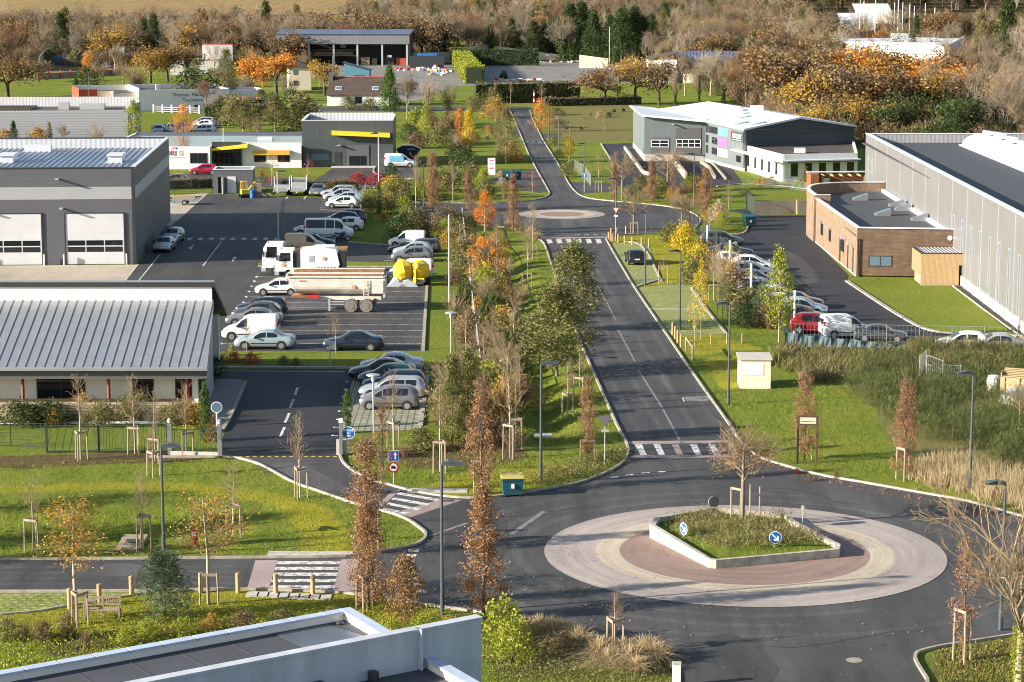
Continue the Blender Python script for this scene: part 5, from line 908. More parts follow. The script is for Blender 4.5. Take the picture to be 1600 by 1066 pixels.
def mesh_fence(name,label,pl,h,gap,m='fence_green',wires=9,rail=.02,post_r=.035,cat='fence'):
    t = thing(name,label,cat,(0,0,0)); P = gp(pl); L = 0
    pts = []
    for a,c in zip(P[:-1],P[1:]):
        n = max(1,round((c - a).length / gap)); pts += [a.lerp(c,k / n) for k in range(n)]
    pts.append(P[-1])
    for p in pts: b = MB(); b.tube(p,p + Vector((0,0,h + .06)),post_r,n=6); b.build('post',M[m],t)
    b = MB()
    for a,c in zip(pts[:-1],pts[1:]):
        for k in range(wires): z = .06 + (h - .08) * k / (wires - 1); u = Vector((0,0,z)); b.tube(a + u,c + u,.012 if 0 < k < wires - 1 else rail,n=3,caps=False)
        d = (c - a); n = max(2,int(d.length / .28))
        for k in range(n): q = a + d * (k / n); b.tube(q + Vector((0,0,.05)),q + Vector((0,0,h)),.006,n=3,caps=False)
    b.build('wire_mesh',M[m],t); return t
mesh_fence('mesh_fence','tall grey post and wire fence along the gorse bank',[(1237,541),(1284,541.5),(1385,543),(1487,545),(1640,548)],1.75,2.45,'fence_grey',5)
mesh_fence('mesh_fence','green mesh fence running beside the row of parked cars at right',[(1085,358),(1098,366),(1122,392),(1148,420),(1180,455),(1210,500),(1237,541)],1.7,2.5)
mesh_fence('mesh_fence','thin mesh fence between the shrubs along the truck park bank',[(752,602),(747,560),(741,510),(736,470),(731,420),(726,380),(722,345)],1.5,2.6,'lamp_grey',4,.045)
mesh_fence('mesh_fence','mesh fence on the lawn edge in front of the stone wall',[(-40,698),(17,698),(72,700)],1.5,2.4,'fence_green',8)
mesh_fence('mesh_fence','short green mesh fence on the grass before the white office',[(245,304),(300,303),(332,302)],1.7,2.3)
mesh_fence('mesh_fence','green fence beside the far lawn of the print works',[(898,268),(912,276),(923,291),(957,290)],1.6,2.4,'fence_grey')
mesh_fence('mesh_fence','dark fence panel seen end on at the gate beside the cypress',[(563,330),(572,312)],2.0,1.4,'fence_grey',14)
mesh_fence('mesh_fence','low mesh fence along the flowery border of the print works',[(1146,296),(1190,292),(1235,295),(1262,300)],1.2,2.6,'fence_grey')
t = thing('sliding_gate','long dark sliding gate with upright bars on the left lawn','gate',(0,0,0)); a,c = G(289,712) - Vector((4.0,0,0)),G(346,715); a = G(73,708); c = G(262,708); b = MB(); d = c - a
hgt = 1.65
for z in (.12,hgt): b.tube(a + Vector((0,0,z)),c + Vector((0,0,z)),.04,n=6)
for k in range(0,6): q = a + d * (k / 16); b.tube(q + Vector((0,0,.12)),q + d * (1/ 16) * .7 + Vector((0,0,hgt)),.025,n=5)
for k in range(26): q = a + d * (.4 + .6 * k / 25); b.tube(q + Vector((0,0,.12)),q + Vector((0,0,hgt)),.016,n=4)
b.build('gate_leaf',M['fence_green'],t)
for q in (a,a + d * .43,c): b = MB(); b.cbox((q.x,q.y + .08,.9),(.12,.12,1.8)); b.build('post',M['fence_green'],t)
t = thing('bar_fence','dark bar fence panel with stone base next to the gate post','fence',(0,0,0)); a,c = G(266,712),G(344,714); d = c - a; b = MB()
for z in (.3,1.6): b.tube(a + Vector((0,0,z)),c + Vector((0,0,z)),.03,n=5)
for k in range(22): q = a + d * k / 21; b.tube(q + Vector((0,0,.3)),q + Vector((0,0,1.6)),.014,n=4)
b.build('bar_panel',M['fence_green'],t); b = MB(); strip_mb(b,[a,c],.25,0,.3); b.build('base_wall',M['concrete'],t)
for q in (a,c): b = MB(); b.cbox((q.x,q.y,.98),(.26,.26,1.95)); pp = b.build('post',M['fence_grey'],t); b = MB(); b.lathe([(.05,1.95),(.12,2.0),(.12,2.2),(.04,2.28)],10,(q.x,q.y,0)); b.build('post_light',M['lamp_grey'],pp)
t = thing('gate_post','dark gate post with a pale intercom box at the entrance','post',G(533,712)); b = MB(); b.box(-.1,.1,-.1,.1,0,2.0); b.build('post',M['fence_grey'],t); b = MB(); b.box(-.12,.12,-.12,.12,2.0,2.25); b.build('lamp_cap',M['pole_white'],t); b = MB(); b.box(-.3,.3,.15,.5,0,.9); b.build('intercom',M['concrete'],t)
t = thing('plank_fence','grey brown vertical plank fence between the lawn and right car park','fence',G(1179,336.5),0); c = G(1278,334) - G(1179,336.5); L = c.length; t.rotation_euler = (0,0,math.atan2(c.y,c.x))
part(t,'board_panel','plank_fence',(0,L * .66,0,.06,0,1.62)); part(t,'board_panel','plank_fence',(L * .67,L,-.25,-.19,0,1.62)); part(t,'post','wood_new',(L * .655,L * .675,-.2,.1,0,1.68))
t = thing('swing_gate','open dark green mesh gate leaf beside the plank fence','gate',(0,0,0)); a,c = G(1167,327),G(1179,337); b = MB(); d = (c - a)
for z in (.1,2.0): b.tube(a + Vector((0,0,z)),c + Vector((0,0,z)),.04,n=5)
for k in range(12): q = a + d * k / 11; b.tube(q + Vector((0,0,.1)),q + Vector((0,0,2.0)),.03,n=4)
b.build('gate_leaf',M['fence_green'],t); b = MB(); b.cbox((a.x,a.y,1.1),(.2,.2,2.2)); b.build('post',M['fence_green'],t)
for i,(x,y,pt) in enumerate(((1109.5,362,325),(1105,386,352),(1140,432,376),(1173,479,412),(1241,521,454))):
    p = G(x,y); hh = zat(x,y,pt); b = MB(); b.tube((0,0,0),(0,0,hh),.10,n=10); b.tube((.1,0,hh - .15),(-.12,0,hh - .02),.05,n=6); o = b.build('fence_pole',M['pole_white'],None); o.location = p
    tag(o,('white pole farthest up the fence, before the street mouth','white pole beside the bare shrubs at the first parked cars','white pole in front of the dark blue car','white pole in front of the white hatchbacks','white pole nearest, in front of the brown car')[i],'pole','white poles along the right fence')
t = thing('wind_screen','sagging blue net screen tied along the fence before the parked cars','screen',(0,0,0)); P = gp([(1226,541.5),(1262,542.3),(1330,543.2),(1432,544.6)]); b = MB(); n = 40; vs = []
for k in range(n + 1):
    s = k / n; q = P[0].lerp(P[-1],s); top = .95 * (1 - s) ** .9 + .12 + .05 * math.sin(k * .7); vs += [(q.x,q.y + .06 * math.sin(k * 2.1) - .05,.02),(q.x,q.y + .1 * math.sin(k * 1.3) - .05,top)]
b.add(vs,[(2*k,2*k+2,2*k+3,2*k+1) for k in range(n)]); mat('net_blue',(.07,.115,.135),.7,var=.35,scale=3); b.build('net',M['net_blue'],t)
t = thing('site_barrier','two tilted galvanised site barriers in the gorse','barrier',(0,0,0))
for (a,c,z0) in (((1436,592),(1446,584),1.7),((1447,592),(1472,600),1.7),((1472,603),(1500,604),1.5)):
    a,c = G(*a),G(*c); b = MB()
    for z in (.15,.45,.75,1.05,z0): b.tube(a + Vector((0,0,z)),c + Vector((.1,.3,z * .92)),.018,n=5)
    for k in range(9): q = a.lerp(c,k / 8); b.tube(q + Vector((0,0,.15)),q + Vector((.04,.1,z0)),.035 if k in (0,8) else .01,n=5)
    b.build('barrier_panel',M['galv'],t)
t = thing('timber_crate','open pale timber crate of planks at the gorse edge, far right','crate',G(1562,626),R(-24)); b = MB()
part(t,'crate_side','wood_new',(0,3.4,0,.06,.3,1.6),(0,.06,.06,1.4,.3,1.9))
for k in range(6): b.box(.0,3.5,.1 + k * .24,.24 + k * .24,1.62 + k * .07,1.68 + k * .07)
b.build('lid_board',M['wood_new'],t); part(t,'batten','wood_new',(0,3.4,-.04,0,1.2,1.32));
for k in range(4): part(t,'upright','wood_new',(.2 + k * 1.0,.3 + k * 1.0,-.08,-.04,0,1.6))
t = thing('white_sack','white bulk sack beside the timber crate','sack',G(1553,612)); b = MB(); b.lathe([(.35,0),(.5,.15),(.52,.8),(.42,1.1),(.2,1.15)],10); b.build('sack',M['white_paint'],t,smooth=True)
t = thing('tarpaulin_heap','heap under a crumpled grey tarpaulin right of the crate','heap',G(1592,628)); b = MB(); b.lathe([(1.4,0),(1.2,.5),(.7,.95),(.15,1.1)],9); b.build('tarpaulin',M['lamp_grey'],t)
t = thing('cable_post','square white marker post at the kerb below the straw grass','post',G(1057,1072)); b = MB(); b.box(-.16,.16,-.12,.12,0,.95); b.build('post',M['pole_white'],t); b = MB(); b.box(-.18,.18,-.14,.14,.95,1.0); b.build('cap',M['concrete'],t)
t = thing('drain_slab','stepped concrete drain outlet on the lawn slope','drain',G(205,848)); t.location.z = gz(t.location.x,t.location.y); part(t,'slab','wood_grey',(-.6,.6,-1.5,1.6,-.3,.14),); part(t,'grate','dark_metal',(-.3,.3,-.2,.5,.14,.18))
isl = thing('island_planter','five sided concrete planter wall in the middle of the big roundabout','planter',(0,0,0))
IP = [G(1015,841),G(1108,888.5),G(1119,889.5),G(1311,872),G(1313,864),G(1240,824),G(1228,813),G(1115,808),G(1024,828)]
IH = [.72,.46,.45,.45,.45,.4,.4,.55,.7]
b = MB(); n = len(IP); ctr = sum(IP,Vector()) / n
vs = []
for p,h in zip(IP,IH):
    q = p + (ctr - p).normalized() * .28; vs += [(p.x,p.y,0),(p.x,p.y,h),(q.x,q.y,h),(q.x,q.y,h - .25)]
b.add(vs,[f for i in range(n) for f in ((4*i,4*((i+1) % n),4*((i+1) % n)+1,4*i+1),(4*i+1,4*((i+1) % n)+1,4*((i+1) % n)+2,4*i+2),(4*i+2,4*((i+1) % n)+2,4*((i+1) % n)+3,4*i+3))])
stripes('island_concrete',(.42,.385,.32),0,500,0,1,.85,var=.35,vscale=2.2,stain=.8); b.build('planter_wall',M['island_concrete'],isl)
b = MB(); b.add([vs[4*i+3] for i in range(n)] + [(ctr.x,ctr.y,.62)],[(i,(i+1) % n,n) for i in range(n)]); b.build('planting_bed',M['grass'],isl)
# ---------------------------------------------------------------- vehicles
def paint(name,c,metal=.35,rough=.32): return mat('paint_' + name,c,rough,metal,var=.05,scale=.8,coat=.6)
paint('white_car',(.76,.76,.75),0,.35); paint('silver',(.50,.52,.55),.5); paint('light_blue',(.40,.50,.54),.4); paint('grey',(.22,.22,.235),.5); paint('dark_grey',(.085,.09,.095),.4); paint('black',(.014,.015,.018),.1,.25); paint('navy',(.018,.030,.058),.3); paint('blue',(.05,.12,.24),.4); paint('green',(.012,.060,.050),.3); paint('red_car',(.30,.012,.018),.2); paint('bronze',(.20,.16,.115),.5); paint('crimson',(.42,.015,.05),.2); paint('tan',(.50,.40,.24),0)
mat('lamp_clear',(.62,.66,.70),.12,var=0); mat('tail_red',(.35,.012,.012),.2,var=0); mat('plate_white',(.75,.75,.72),.5,var=0); mat('rim',(.46,.47,.49),.35,metal=.7,var=.1); mat('trim_black',(.022,.022,.024),.6,var=0); mat('mud_wheel',(.19,.175,.15),.9,var=.3,scale=4); mat('rust',(.24,.115,.05),.85,var=.5,scale=2.2,bmp=.2); mat('tub_paint',(.62,.59,.52),.6,var=.22,scale=1.1,bmp=.05); mat('van_print',(.14,.42,.60),.5,var=.3,scale=1.2)
KINDS = {
 'hatch': (3.95,1.70,[(0,.60),(.06,.70),(.25,.86),(.6,.93),(.9,.97),(1,.92)],[(0,.62),(.05,.74),(.14,.86),(.25,.96),(.44,1.39),(.55,1.46),(.76,1.44),(.87,1.36),(.97,1.02),(1,.84)],(.19,.81),.30,[(.33,.55),(.57,.76)],(.27,.43),(.88,.965)),
 'saloon': (4.55,1.76,[(0,.58),(.05,.68),(.27,.86),(.6,.90),(.9,.92),(1,.84)],[(0,.60),(.04,.72),(.15,.84),(.27,.93),(.43,1.36),(.53,1.42),(.66,1.38),(.83,1.01),(.96,.98),(1,.80)],(.18,.79),.31,[(.35,.53),(.55,.72)],(.285,.42),(.68,.81)),
 'estate': (4.45,1.74,[(0,.58),(.05,.68),(.27,.86),(.6,.91),(.9,.95),(1,.88)],[(0,.60),(.04,.72),(.15,.85),(.27,.94),(.42,1.38),(.53,1.46),(.86,1.44),(.92,1.38),(.98,1.02),(1,.82)],(.18,.79),.31,[(.33,.51),(.53,.69),(.71,.87)],(.28,.41),(.925,.975)),
 'mpv': (4.15,1.76,[(0,.66),(.05,.78),(.2,.96),(.6,1.0),(.9,1.02),(1,.96)],[(0,.68),(.05,.82),(.12,.92),(.2,1.05),(.40,1.55),(.52,1.64),(.84,1.60),(.92,1.48),(.985,1.05),(1,.9)],(.17,.81),.31,[(.26,.38),(.40,.59),(.61,.82)],(.215,.39),(.925,.98)),
 'van': (4.15,1.72,[(0,.62),(.06,.78),(.22,.98),(.6,1.02),(.95,1.04),(1,1.0)],[(0,.64),(.05,.82),(.14,.96),(.22,1.08),(.37,1.62),(.46,1.78),(.6,1.82),(.96,1.80),(.99,1.70),(1,1.0)],(.18,.79),.31,[(.26,.45)],(.235,.36),None),
 'minibus': (5.4,1.98,[(0,.75),(.04,.95),(.16,1.15),(.6,1.2),(.95,1.2),(1,1.15)],[(0,.78),(.03,1.0),(.09,1.15),(.15,1.28),(.24,1.95),(.31,2.15),(.5,2.22),(.97,2.2),(.99,2.1),(1,1.2)],(.17,.78),.34,[(.2,.36),(.38,.55),(.57,.95)],(.16,.235),None),
}
CARS = {}
def curve(tab,x): return np.interp(x,[a for a,_ in tab],[b for _,b in tab])
def smooth_curve(tab,x): return (curve(tab,x - .012) + curve(tab,x) * 2 + curve(tab,x + .012)) / 4
def build_kind(k):
    L,W,WB,WT,wh,wr,side,ws,rw = KINDS[k]; t = thing('car_' + k,None,None)
    S = np.unique(np.concatenate([np.linspace(0,1,33),[.004,.02,.98,.996]])); vs = []; n = 13
    def sect(s):
        zb = float(smooth_curve(WB,s)); zt = max(zb + .015,float(smooth_curve(WT,s))); end = min(1,(min(s,1 - s) / .09)) ; rnd = .80 + .20 * math.sqrt(max(0,1 - (1 - end) ** 2))
        w = W / 2 * rnd; zl = .20 + .12 * (1 - end) ** 2; wt = w * (1 - .25 * min(1,max(0,(zt - zb)) / .5)) - .03
        return zb,zt,w,wt,zl
    def pt(s,y,z): return ((.5 - s) * L,y,z)
    for s in S:
        zb,zt,w,wt,zl = sect(s); cr = .03
        half = [(w * .86,zl),(w * .985,zl + .10),(w,(zl + zb) * .52),(w * .985,zb),(wt,zt - .02),(wt * .88,zt + cr * .4),(0,zt + cr)]
        row = half[:6] + [half[6]] + [(-y,z) for y,z in half[5::-1]]
        vs += [pt(s,y,z) for y,z in row]
    m = len(S); fs = [(j*n+i,j*n+i+1,(j+1)*n+i+1,(j+1)*n+i) for j in range(m-1) for i in range(n-1)] + [tuple(range(n))[::-1],tuple(range((m-1)*n,m*n))]
    fs += [(j*n+n-1,j*n,(j+1)*n,(j+1)*n+n-1) for j in range(m-1)]
    b = MB(); b.add(vs,fs); body = b.build('body',M['paint_silver'],t,smooth=True)
    def side_glass(s0,s1,sg,name):
        q = []
        for s in np.linspace(s0,s1,7):
            zb,zt,w,wt,zl = sect(s); h = zt - zb
            if h < .13: continue
            v0 = .05 / h; v1 = max(v0 + .01,1 - .085 / h); P = []
            for v in (v0,v1): P.append(pt(s,sg * (w * .985 + (wt - w * .985) * v + .014),zb + (zt - .02 - zb) * v))
            q.append(P)
        if len(q) < 2: return
        b = MB(); b.add([p for P in q for p in P],[((2*i,2*i+2,2*i+3,2*i+1) if sg < 0 else (2*i,2*i+1,2*i+3,2*i+2)) for i in range(len(q)-1)]); b.build(name,M['glass'],t)
    for s0,s1 in side:
        for sg in (-1,1): side_glass(s0,s1,sg,'side_window')
    def screen(s0,s1,name):
        b = MB(); q = []
        for s in np.linspace(s0,s1,6):
            zb,zt,w,wt,zl = sect(s)
            for f in (-.86,-.45,0,.45,.86): q.append(pt(s,wt * f,zt + .03 * (1 - abs(f) * .55) + .012))
        b.add(q,[(i*5+j,i*5+j+1,(i+1)*5+j+1,(i+1)*5+j) for i in range(5) for j in range(4)]); b.build(name,M['glass'],t,smooth=True)
    screen(*ws,'windscreen')
    if rw: screen(*rw,'rear_window')
    else:
        for y in (-.35,.35): b = MB(); b.cbox((-L/2 - .005,y,1.35 if k == 'van' else 1.7),(.03,.55,.42)); b.build('rear_window',M['glass'],t)
    for s in wh:
        for sg in (-1,1):
            zb,zt,w,wt,zl = sect(s); x = (.5 - s) * L; y = sg * (w - .075)
            b = MB(); b.tube((x,sg * (w * .97 - .1),wr + .02),(x,sg * (w + .004),wr + .02),wr + .065,n=20); b.build('wheel_arch',M['trim_black'],t)
            b = MB(); b.tube((x,y - .09,wr),(x,y + .09,wr),wr,n=20); wo = b.build('wheel',M['rubber'],t); b = MB(); b.tube((x,y + sg * .085,wr),(x,y + sg * .098,wr),wr * .66,n=14); rm = b.build('rim',M['rim'],wo)
    zb0 = float(curve(WB,.03))
    for sg in (-1,1):
        b = MB(); b.cbox(pt(.035,sg * W * .36,zb0 - .06),(.20,.34,.15),R(-18 * sg)); b.build('headlight',M['lamp_clear'],t); zr = float(curve(WB,.97));
        b = MB(); b.cbox(pt(.978,sg * W * .40,zr - .08 + (.25 if k in ('van','minibus') else 0)),(.12,.18,.24 if k not in ('van','minibus') else .34),R(14 * sg)); b.build('tail_light',M['tail_red'],t)
        zm = float(curve(WB,.31)) + .08; b = MB(); b.cbox(pt(ws[0] + .07,sg * (W / 2 + .09),zm),(.12,.2,.14)); b.build('mirror',M['trim_black'],t)
        b = MB(); b.cbox((0,sg * (W / 2 + .002),.50),(L * .44,.03,.07)); b.build('side_trim',M['trim_black'],t)
    b = MB(); b.cbox((L/2 - .0,0,.46),(.04,.52,.12)); b.build('number_plate',M['plate_white'],t); b = MB(); b.cbox((-L/2 + .0,0,.62),(.04,.52,.12)); b.build('number_plate',M['plate_white'],t)
    b = MB(); b.cbox((L/2 - .03,0,.36),(.12,W * .72,.16)); b.build('bumper',M['trim_black'],t); b = MB(); b.cbox((-L/2 + .04,0,.36),(.12,W * .76,.16)); b.build('bumper',M['trim_black'],t)
    CARS[k] = t
used_kind = set()
def car(kind,col,px,py,head,label,group=None,sc_=1.0,name='parked_car',cat='car',dz=0):
    if kind not in CARS: build_kind(kind)
    p = G(px,py); a = R(head)
    half = abs(KINDS[kind][1] / 2 * math.cos(a)) + abs(KINDS[kind][0] / 2 * math.sin(a)) * .95
    t = CARS[kind] if kind not in used_kind else copy_tree(CARS[kind]); used_kind.add(kind)
    t.name = name; t.location = (p.x,p.y + half - .12,dz); t.rotation_euler = (0,0,a); t.scale = (sc_,) * 3
    for k in ('label','category','group'):
        if k in t: del t[k]
    tag(t,label,cat,group)
    for c in t.children:
        if c.name.split('.')[0] == 'body': c.material_slots[0].link = 'OBJECT'; c.material_slots[0].material = M['paint_' + col]
    return t
gA,gB,gC,gD = 'cars of the upper yard','cars of the truck park','cars on the paved bays','cars along the right fence'
car('estate','silver',529,308.5,180,'silver estate, farthest in the row by the yard shrubs',gA); car('hatch','silver',532,315,180,'silver hatchback second in the row by the yard shrubs',gA,1.08); car('hatch','light_blue',540,320,180,'pale blue hatchback half hidden behind the small white one',gA,1.05); car('hatch','white_car',534,325.5,180,'small white three door hatchback nearest the yard shrubs',gA,.97)
car('saloon','grey',495,307.5,-93,'grey saloon facing the viewer beside the box trailer',gA)
car('mpv','dark_grey',543,351,180,'dark people carrier farthest back behind the white minibus',gA); car('hatch','navy',531,355,180,'long dark blue hatchback behind the white minibus',gA,1.12); car('hatch','white_car',539,361,180,'white hatchback just behind the white minibus',gA); car('hatch','silver',487,368,180,'silver car mostly hidden behind the minibus',gA)
car('minibus','white_car',513,374,0,'white minibus with dark windows in the upper yard',None,.96,'minibus','van')
car('saloon','navy',488,388,0,'dark blue saloon behind the white tipper lorry',gB); car('van','tan',476,394,0,'tan and grey van behind the white tipper lorry',gB,1.0,'parked_van','van')
car('hatch','white_car',433,462,180,'white hatchback parked in front of the tipper trailer nose',gB,.99)
car('estate','navy',408,492,180,'dark blue estate, farthest of the dark trio left',gB,.95); car('hatch','dark_grey',400,501,180,'dark hatchback, middle of the dark trio left',gB); car('saloon','grey',396,510.5,180,'grey saloon, nearest of the dark trio left',gB)
car('van','white_car',391,532.5,180,'white panel van behind the pale green saloon',gB,1.07,'parked_van','van'); car('saloon','light_blue',412.5,546.5,180,'pale green blue saloon by the clipped shrubs',gB); car('saloon','navy',552,548.5,180,'dark navy saloon alone at the edge of the truck park',gB)
car('saloon','silver',611.5,584,180,'silver saloon, farthest of the six on the paved bays',gC,1.0); car('saloon','black',597,595,180,'black saloon second of the six on the paved bays',gC,1.03); car('hatch','green',604,603.5,180,'dark green hatchback third on the paved bays',gC); car('estate','navy',615,613,180,'navy estate fourth on the paved bays',gC,.97); car('estate','silver',612,625,180,'silver estate fifth on the paved bays',gC); car('mpv','grey',607.5,641,180,'round grey hatchback nearest on the paved bays',gC,.93)
car('van','white_car',636,387,180,'small white van at the back of the middle bays',gB,.93,'parked_van','van'); car('estate','dark_grey',656,395,180,'dark grey estate behind the blue hatchback',gB,.93); car('saloon','black',634,397,180,'black saloon in the middle bays',gB,.8); car('hatch','light_blue',645,402,180,'pale blue hatchback second in the middle bays',gB); car('hatch','grey',643.5,410,180,'grey hatchback nearest in the middle bays',gB,1.02)
car('van','white_car',642,436.5,180,'white van behind the two yellow concrete mixers',gB,1.0,'parked_van','van')
car('saloon','silver',253,395,-92,'silver saloon facing the viewer at the workshop corner',gA,.98); car('hatch','silver',267,381,-95,'silver hatchback second at the workshop corner',gA)
car('hatch','crimson',318,273,180,'bright red hatchback half hidden behind the yard shed',None); car('hatch','bronze',271,288,180,'dull reddish car behind the low hedge by the office',None,.9)
v = car('van','white_car',625,262,0,'white van with blue printed side before the tall dark building',None,1.08,'printed_van','van')
for y in (-.875,): b = MB(); b.cbox((-.45,y,1.15),(1.9,.03,.8)); b.build('side_print',M['van_print'],v)
car('mpv','silver',318,197.5,180,'silver people carrier in the far left car park','cars of the far left car park'); car('hatch','white_car',317,200.5,180,'white hatchback in the far left car park','cars of the far left car park'); car('hatch','silver',246,210,-90,'silver car facing the viewer beside the long warehouse','cars of the far left car park'); car('hatch','light_blue',265,208,-85,'pale blue car next to the red topped tree','cars of the far left car park'); car('estate','white_car',315,208.5,180,'white roofed estate just behind the office roof','cars of the far left car park')
car('estate','blue',166,107.5,-60,'blue car parked far off by the containers',None)
for kind,col,x,y,hd,lab,s in (('estate','dark_grey',1128,384.5,-3,'dark grey estate, farthest along the right fence',1.0),('saloon','navy',1142,403.5,-4,'dark navy saloon second along the right fence',1.0),('hatch','white_car',1146,417,-5,'white hatchback behind the bare shrubs',.95),('hatch','white_car',1177,425.5,-8,'white hatchback with its nose past the others',1.05),('hatch','silver',1176,437,-6,'silver white hatchback with a red tail lamp',1.07),('mpv','blue',1179,452,-6,'dark blue people carrier behind a white pole',1.0),('estate','silver',1187,459,-6,'silver estate behind the grey green bush',.95),('hatch','dark_grey',1195,467,-6,'dark hatchback behind the yellow leaved tree',1.0),('hatch','white_car',1217,474,-6,'white car hidden behind the yellow leaved tree',1.0),('saloon','black',1249,484,-10,'black saloon showing right of the yellow leaved tree',.95),('hatch','light_blue',1256,496,-12,'pale blue hatchback behind the brown car',1.05),('estate','bronze',1254,508,-8,'bronze brown estate behind the nearest white pole',1.0),('hatch','red_car',1279,523.5,-12,'dark red hatchback in the right car park',1.08),('saloon','dark_grey',1379,536,-10,'dark saloon right of the white van',.9),('hatch','white_car',1507,551,175,'white hatchback roof showing above the gorse bank',1.0),('saloon','silver',1561,553,175,'silver roofed car at the far end of the gorse bank',1.0)): car(kind,col,x,y,hd,lab,gD,s)
car('van','white_car',1325,530,8,'white van seen from behind among the right hand cars',gD,1.0,'parked_van','van')
car('hatch','black',993.5,415,94,'black hatchback seen from behind in the roadside bay',None,.97)
def box(t,n,m,x0,x1,y0,y1,z0,z1): return part(t,n,m,(x0,x1,y0,y1,z0,z1))
def wheel(t,x,y,r,w=.3,rim='rim',tm='rubber'):
    b = MB(); b.tube((x,y - w/2,r),(x,y + w/2,r),r,n=22); o = b.build('wheel',M[tm],t); b = MB(); sg = -1 if y < 0 else 1; b.tube((x,y + sg * (w/2 - .02),r),(x,y + sg * (w/2 + .02),r),r * .55,n=16); b.build('rim',M[rim],o); return o
def cab(t,x,h,w=2.3,dep=1.9,z0=.75):                         # cab nose towards -x
    b = MB(); y = w / 2
    prof = [(x,z0),(x - .05,z0 + .6),(x + .12,h - .35),(x + .35,h),(x + dep,h),(x + dep,z0)]
    n = len(prof); b.add([(p,-y,z) for p,z in prof] + [(p,y,z) for p,z in prof],[tuple(range(n)),tuple(range(2*n - 1,n - 1,-1))] + [(i,i + n,(i+1) % n + n,(i+1) % n) for i in range(n)]); c = b.build('cab',M['white_paint'],t)
    for s in (-1,1):
        b = MB(); yy = s * (y + .012); b.add([(x + .32,yy,z0 + .95),(x + 1.35,yy,z0 + .95),(x + 1.35,yy,h - .28),(x + .45,yy,h - .28)],[(0,1,2,3) if s < 0 else (3,2,1,0)]); b.build('side_window',M['glass'],c); b = MB(); b.cbox((x + .15,s * (y + .15),z0 + 1.3),(.14,.2,.5)); b.build('mirror',M['trim_black'],c)
    b = MB(); b.add([(x - .06,-y + .15,z0 + .75),(x - .06,y - .15,z0 + .75),(x + .09,y - .15,h - .4),(x + .09,-y + .15,h - .4)],[(3,2,1,0)]); b.build('windscreen',M['glass'],c); box(c,'bumper','lamp_grey',x - .12,x + .3,-y,y,z0 - .35,z0); b = MB(); b.lathe([(.09,h),(.09,h + .12),(.04,h + .18)],10,(x + .5,-.6,0)); b.build('beacon',M['orange'],c)
    return c
def emblem(t,c,r,y=-1):                                          # round orange badge with a dark centre
    b = MB(); b.tube((c[0],c[1],c[2]),(c[0],c[1] + y * .02,c[2]),r,n=8); o = b.build('emblem',M['orange'],t); b = MB(); b.tube((c[0],c[1] + y * .02,c[2]),(c[0],c[1] + y * .03,c[2]),r * .55,n=8); b.build('emblem_centre',M['logo_grey'],o)
p = G(410,431); t = thing('tipper_lorry','white tipper lorry with a rusty body behind the road sweeper','lorry',(p.x,p.y + 1.2,0),R(1)); cab(t,0,3.0); box(t,'chassis','trim_black',.3,7.6,-.5,.5,.7,1.0);
b = MB(); b.add([(2.1,-1.15,1.1),(7.7,-1.15,1.1),(7.9,-1.2,2.5),(2.0,-1.2,2.5),(2.1,1.15,1.1),(7.7,1.15,1.1),(7.9,1.2,2.5),(2.0,1.2,2.5)],[(0,1,2,3),(5,4,7,6),(1,5,6,2),(4,0,3,7),(3,2,6,7)]); b.build('tipper_body',M['rust'],t)
for x in (1.3,5.4,6.6):
    for y in (-1.0,1.0): wheel(t,x,y,.5)
p = G(431,437); t = thing('road_sweeper','white road sweeper lorry with red and white stripes and orange badges','lorry',(p.x,p.y + 1.15,0),R(0)); c = cab(t,0,2.75,2.2,1.6); emblem(c,(.75,-1.11,1.35),.2); box(t,'chassis','trim_black',.3,6.2,-.5,.5,.6,.95)
box(t,'engine_bay','dark_metal',1.7,2.3,-1.0,1.0,.9,2.5); b = MB(); pr = [(2.3,.95),(5.7,.95),(5.9,1.4),(5.6,2.75),(3.9,2.95),(2.3,2.75)]; n = 6; b.add([(x,-1.1,z) for x,z in pr] + [(x,1.1,z) for x,z in pr],[tuple(range(n)),tuple(range(2*n-1,n-1,-1))] + [(i,i+n,(i+1) % n + n,(i+1) % n) for i in range(n)]); hp = b.build('hopper',M['white_paint'],t); emblem(hp,(4.5,-1.12,1.95),.2); box(hp,'roof_duct','white_metal',3.6,5.4,-.4,.4,2.9,3.1); box(hp,'side_grille','lamp_grey',3.1,3.6,-1.115,-1.1,1.6,2.2); box(t,'rear_gear','trim_black',5.7,6.4,-1.0,1.0,.8,2.4)
for k in range(6): b = MB(); x = 3.9 + k * .3; b.add([(x,-1.12,1.0),(x + .15,-1.12,1.0),(x + .08,-1.12,1.2),(x - .07,-1.12,1.2)],[(0,1,2,3)]); b.build('warning_stripe',M['red'],hp)
for x in (1.2,5.2):
    for y in (-.95,.95): wheel(t,x,y,.46)
p = G(548.5,488); t = thing('tipper_trailer','long dirty white tipper semitrailer with rusty rims and twin axles','trailer',(p.x,p.y + 1.15,0),R(-1)); X0,X1 = -5.0,2.75; ns = 12; b = MB(); rows = []
for x,cut in ((X0,0),(X0 + .85,0),(X1,0)):
    row = []
    for i in range(ns + 1):
        a = math.pi * i / ns; row.append((x,-1.2 * math.cos(a),2.15 - .72 * math.sin(a)))
    rows.append(row)
front = [(X0,-1.2,2.9),(X0,1.2,2.9)]
prof = [(-1.2,2.95)] + [(-1.2 * math.cos(math.pi * i / ns),2.15 - .75 * math.sin(math.pi * i / ns)) for i in range(ns + 1)] + [(1.2,2.95)]
k = len(prof); vs = [(X0 + (2.95 - z) * .62 - .35,y,z) for y,z in prof] + [(X1,y,z) for y,z in prof]
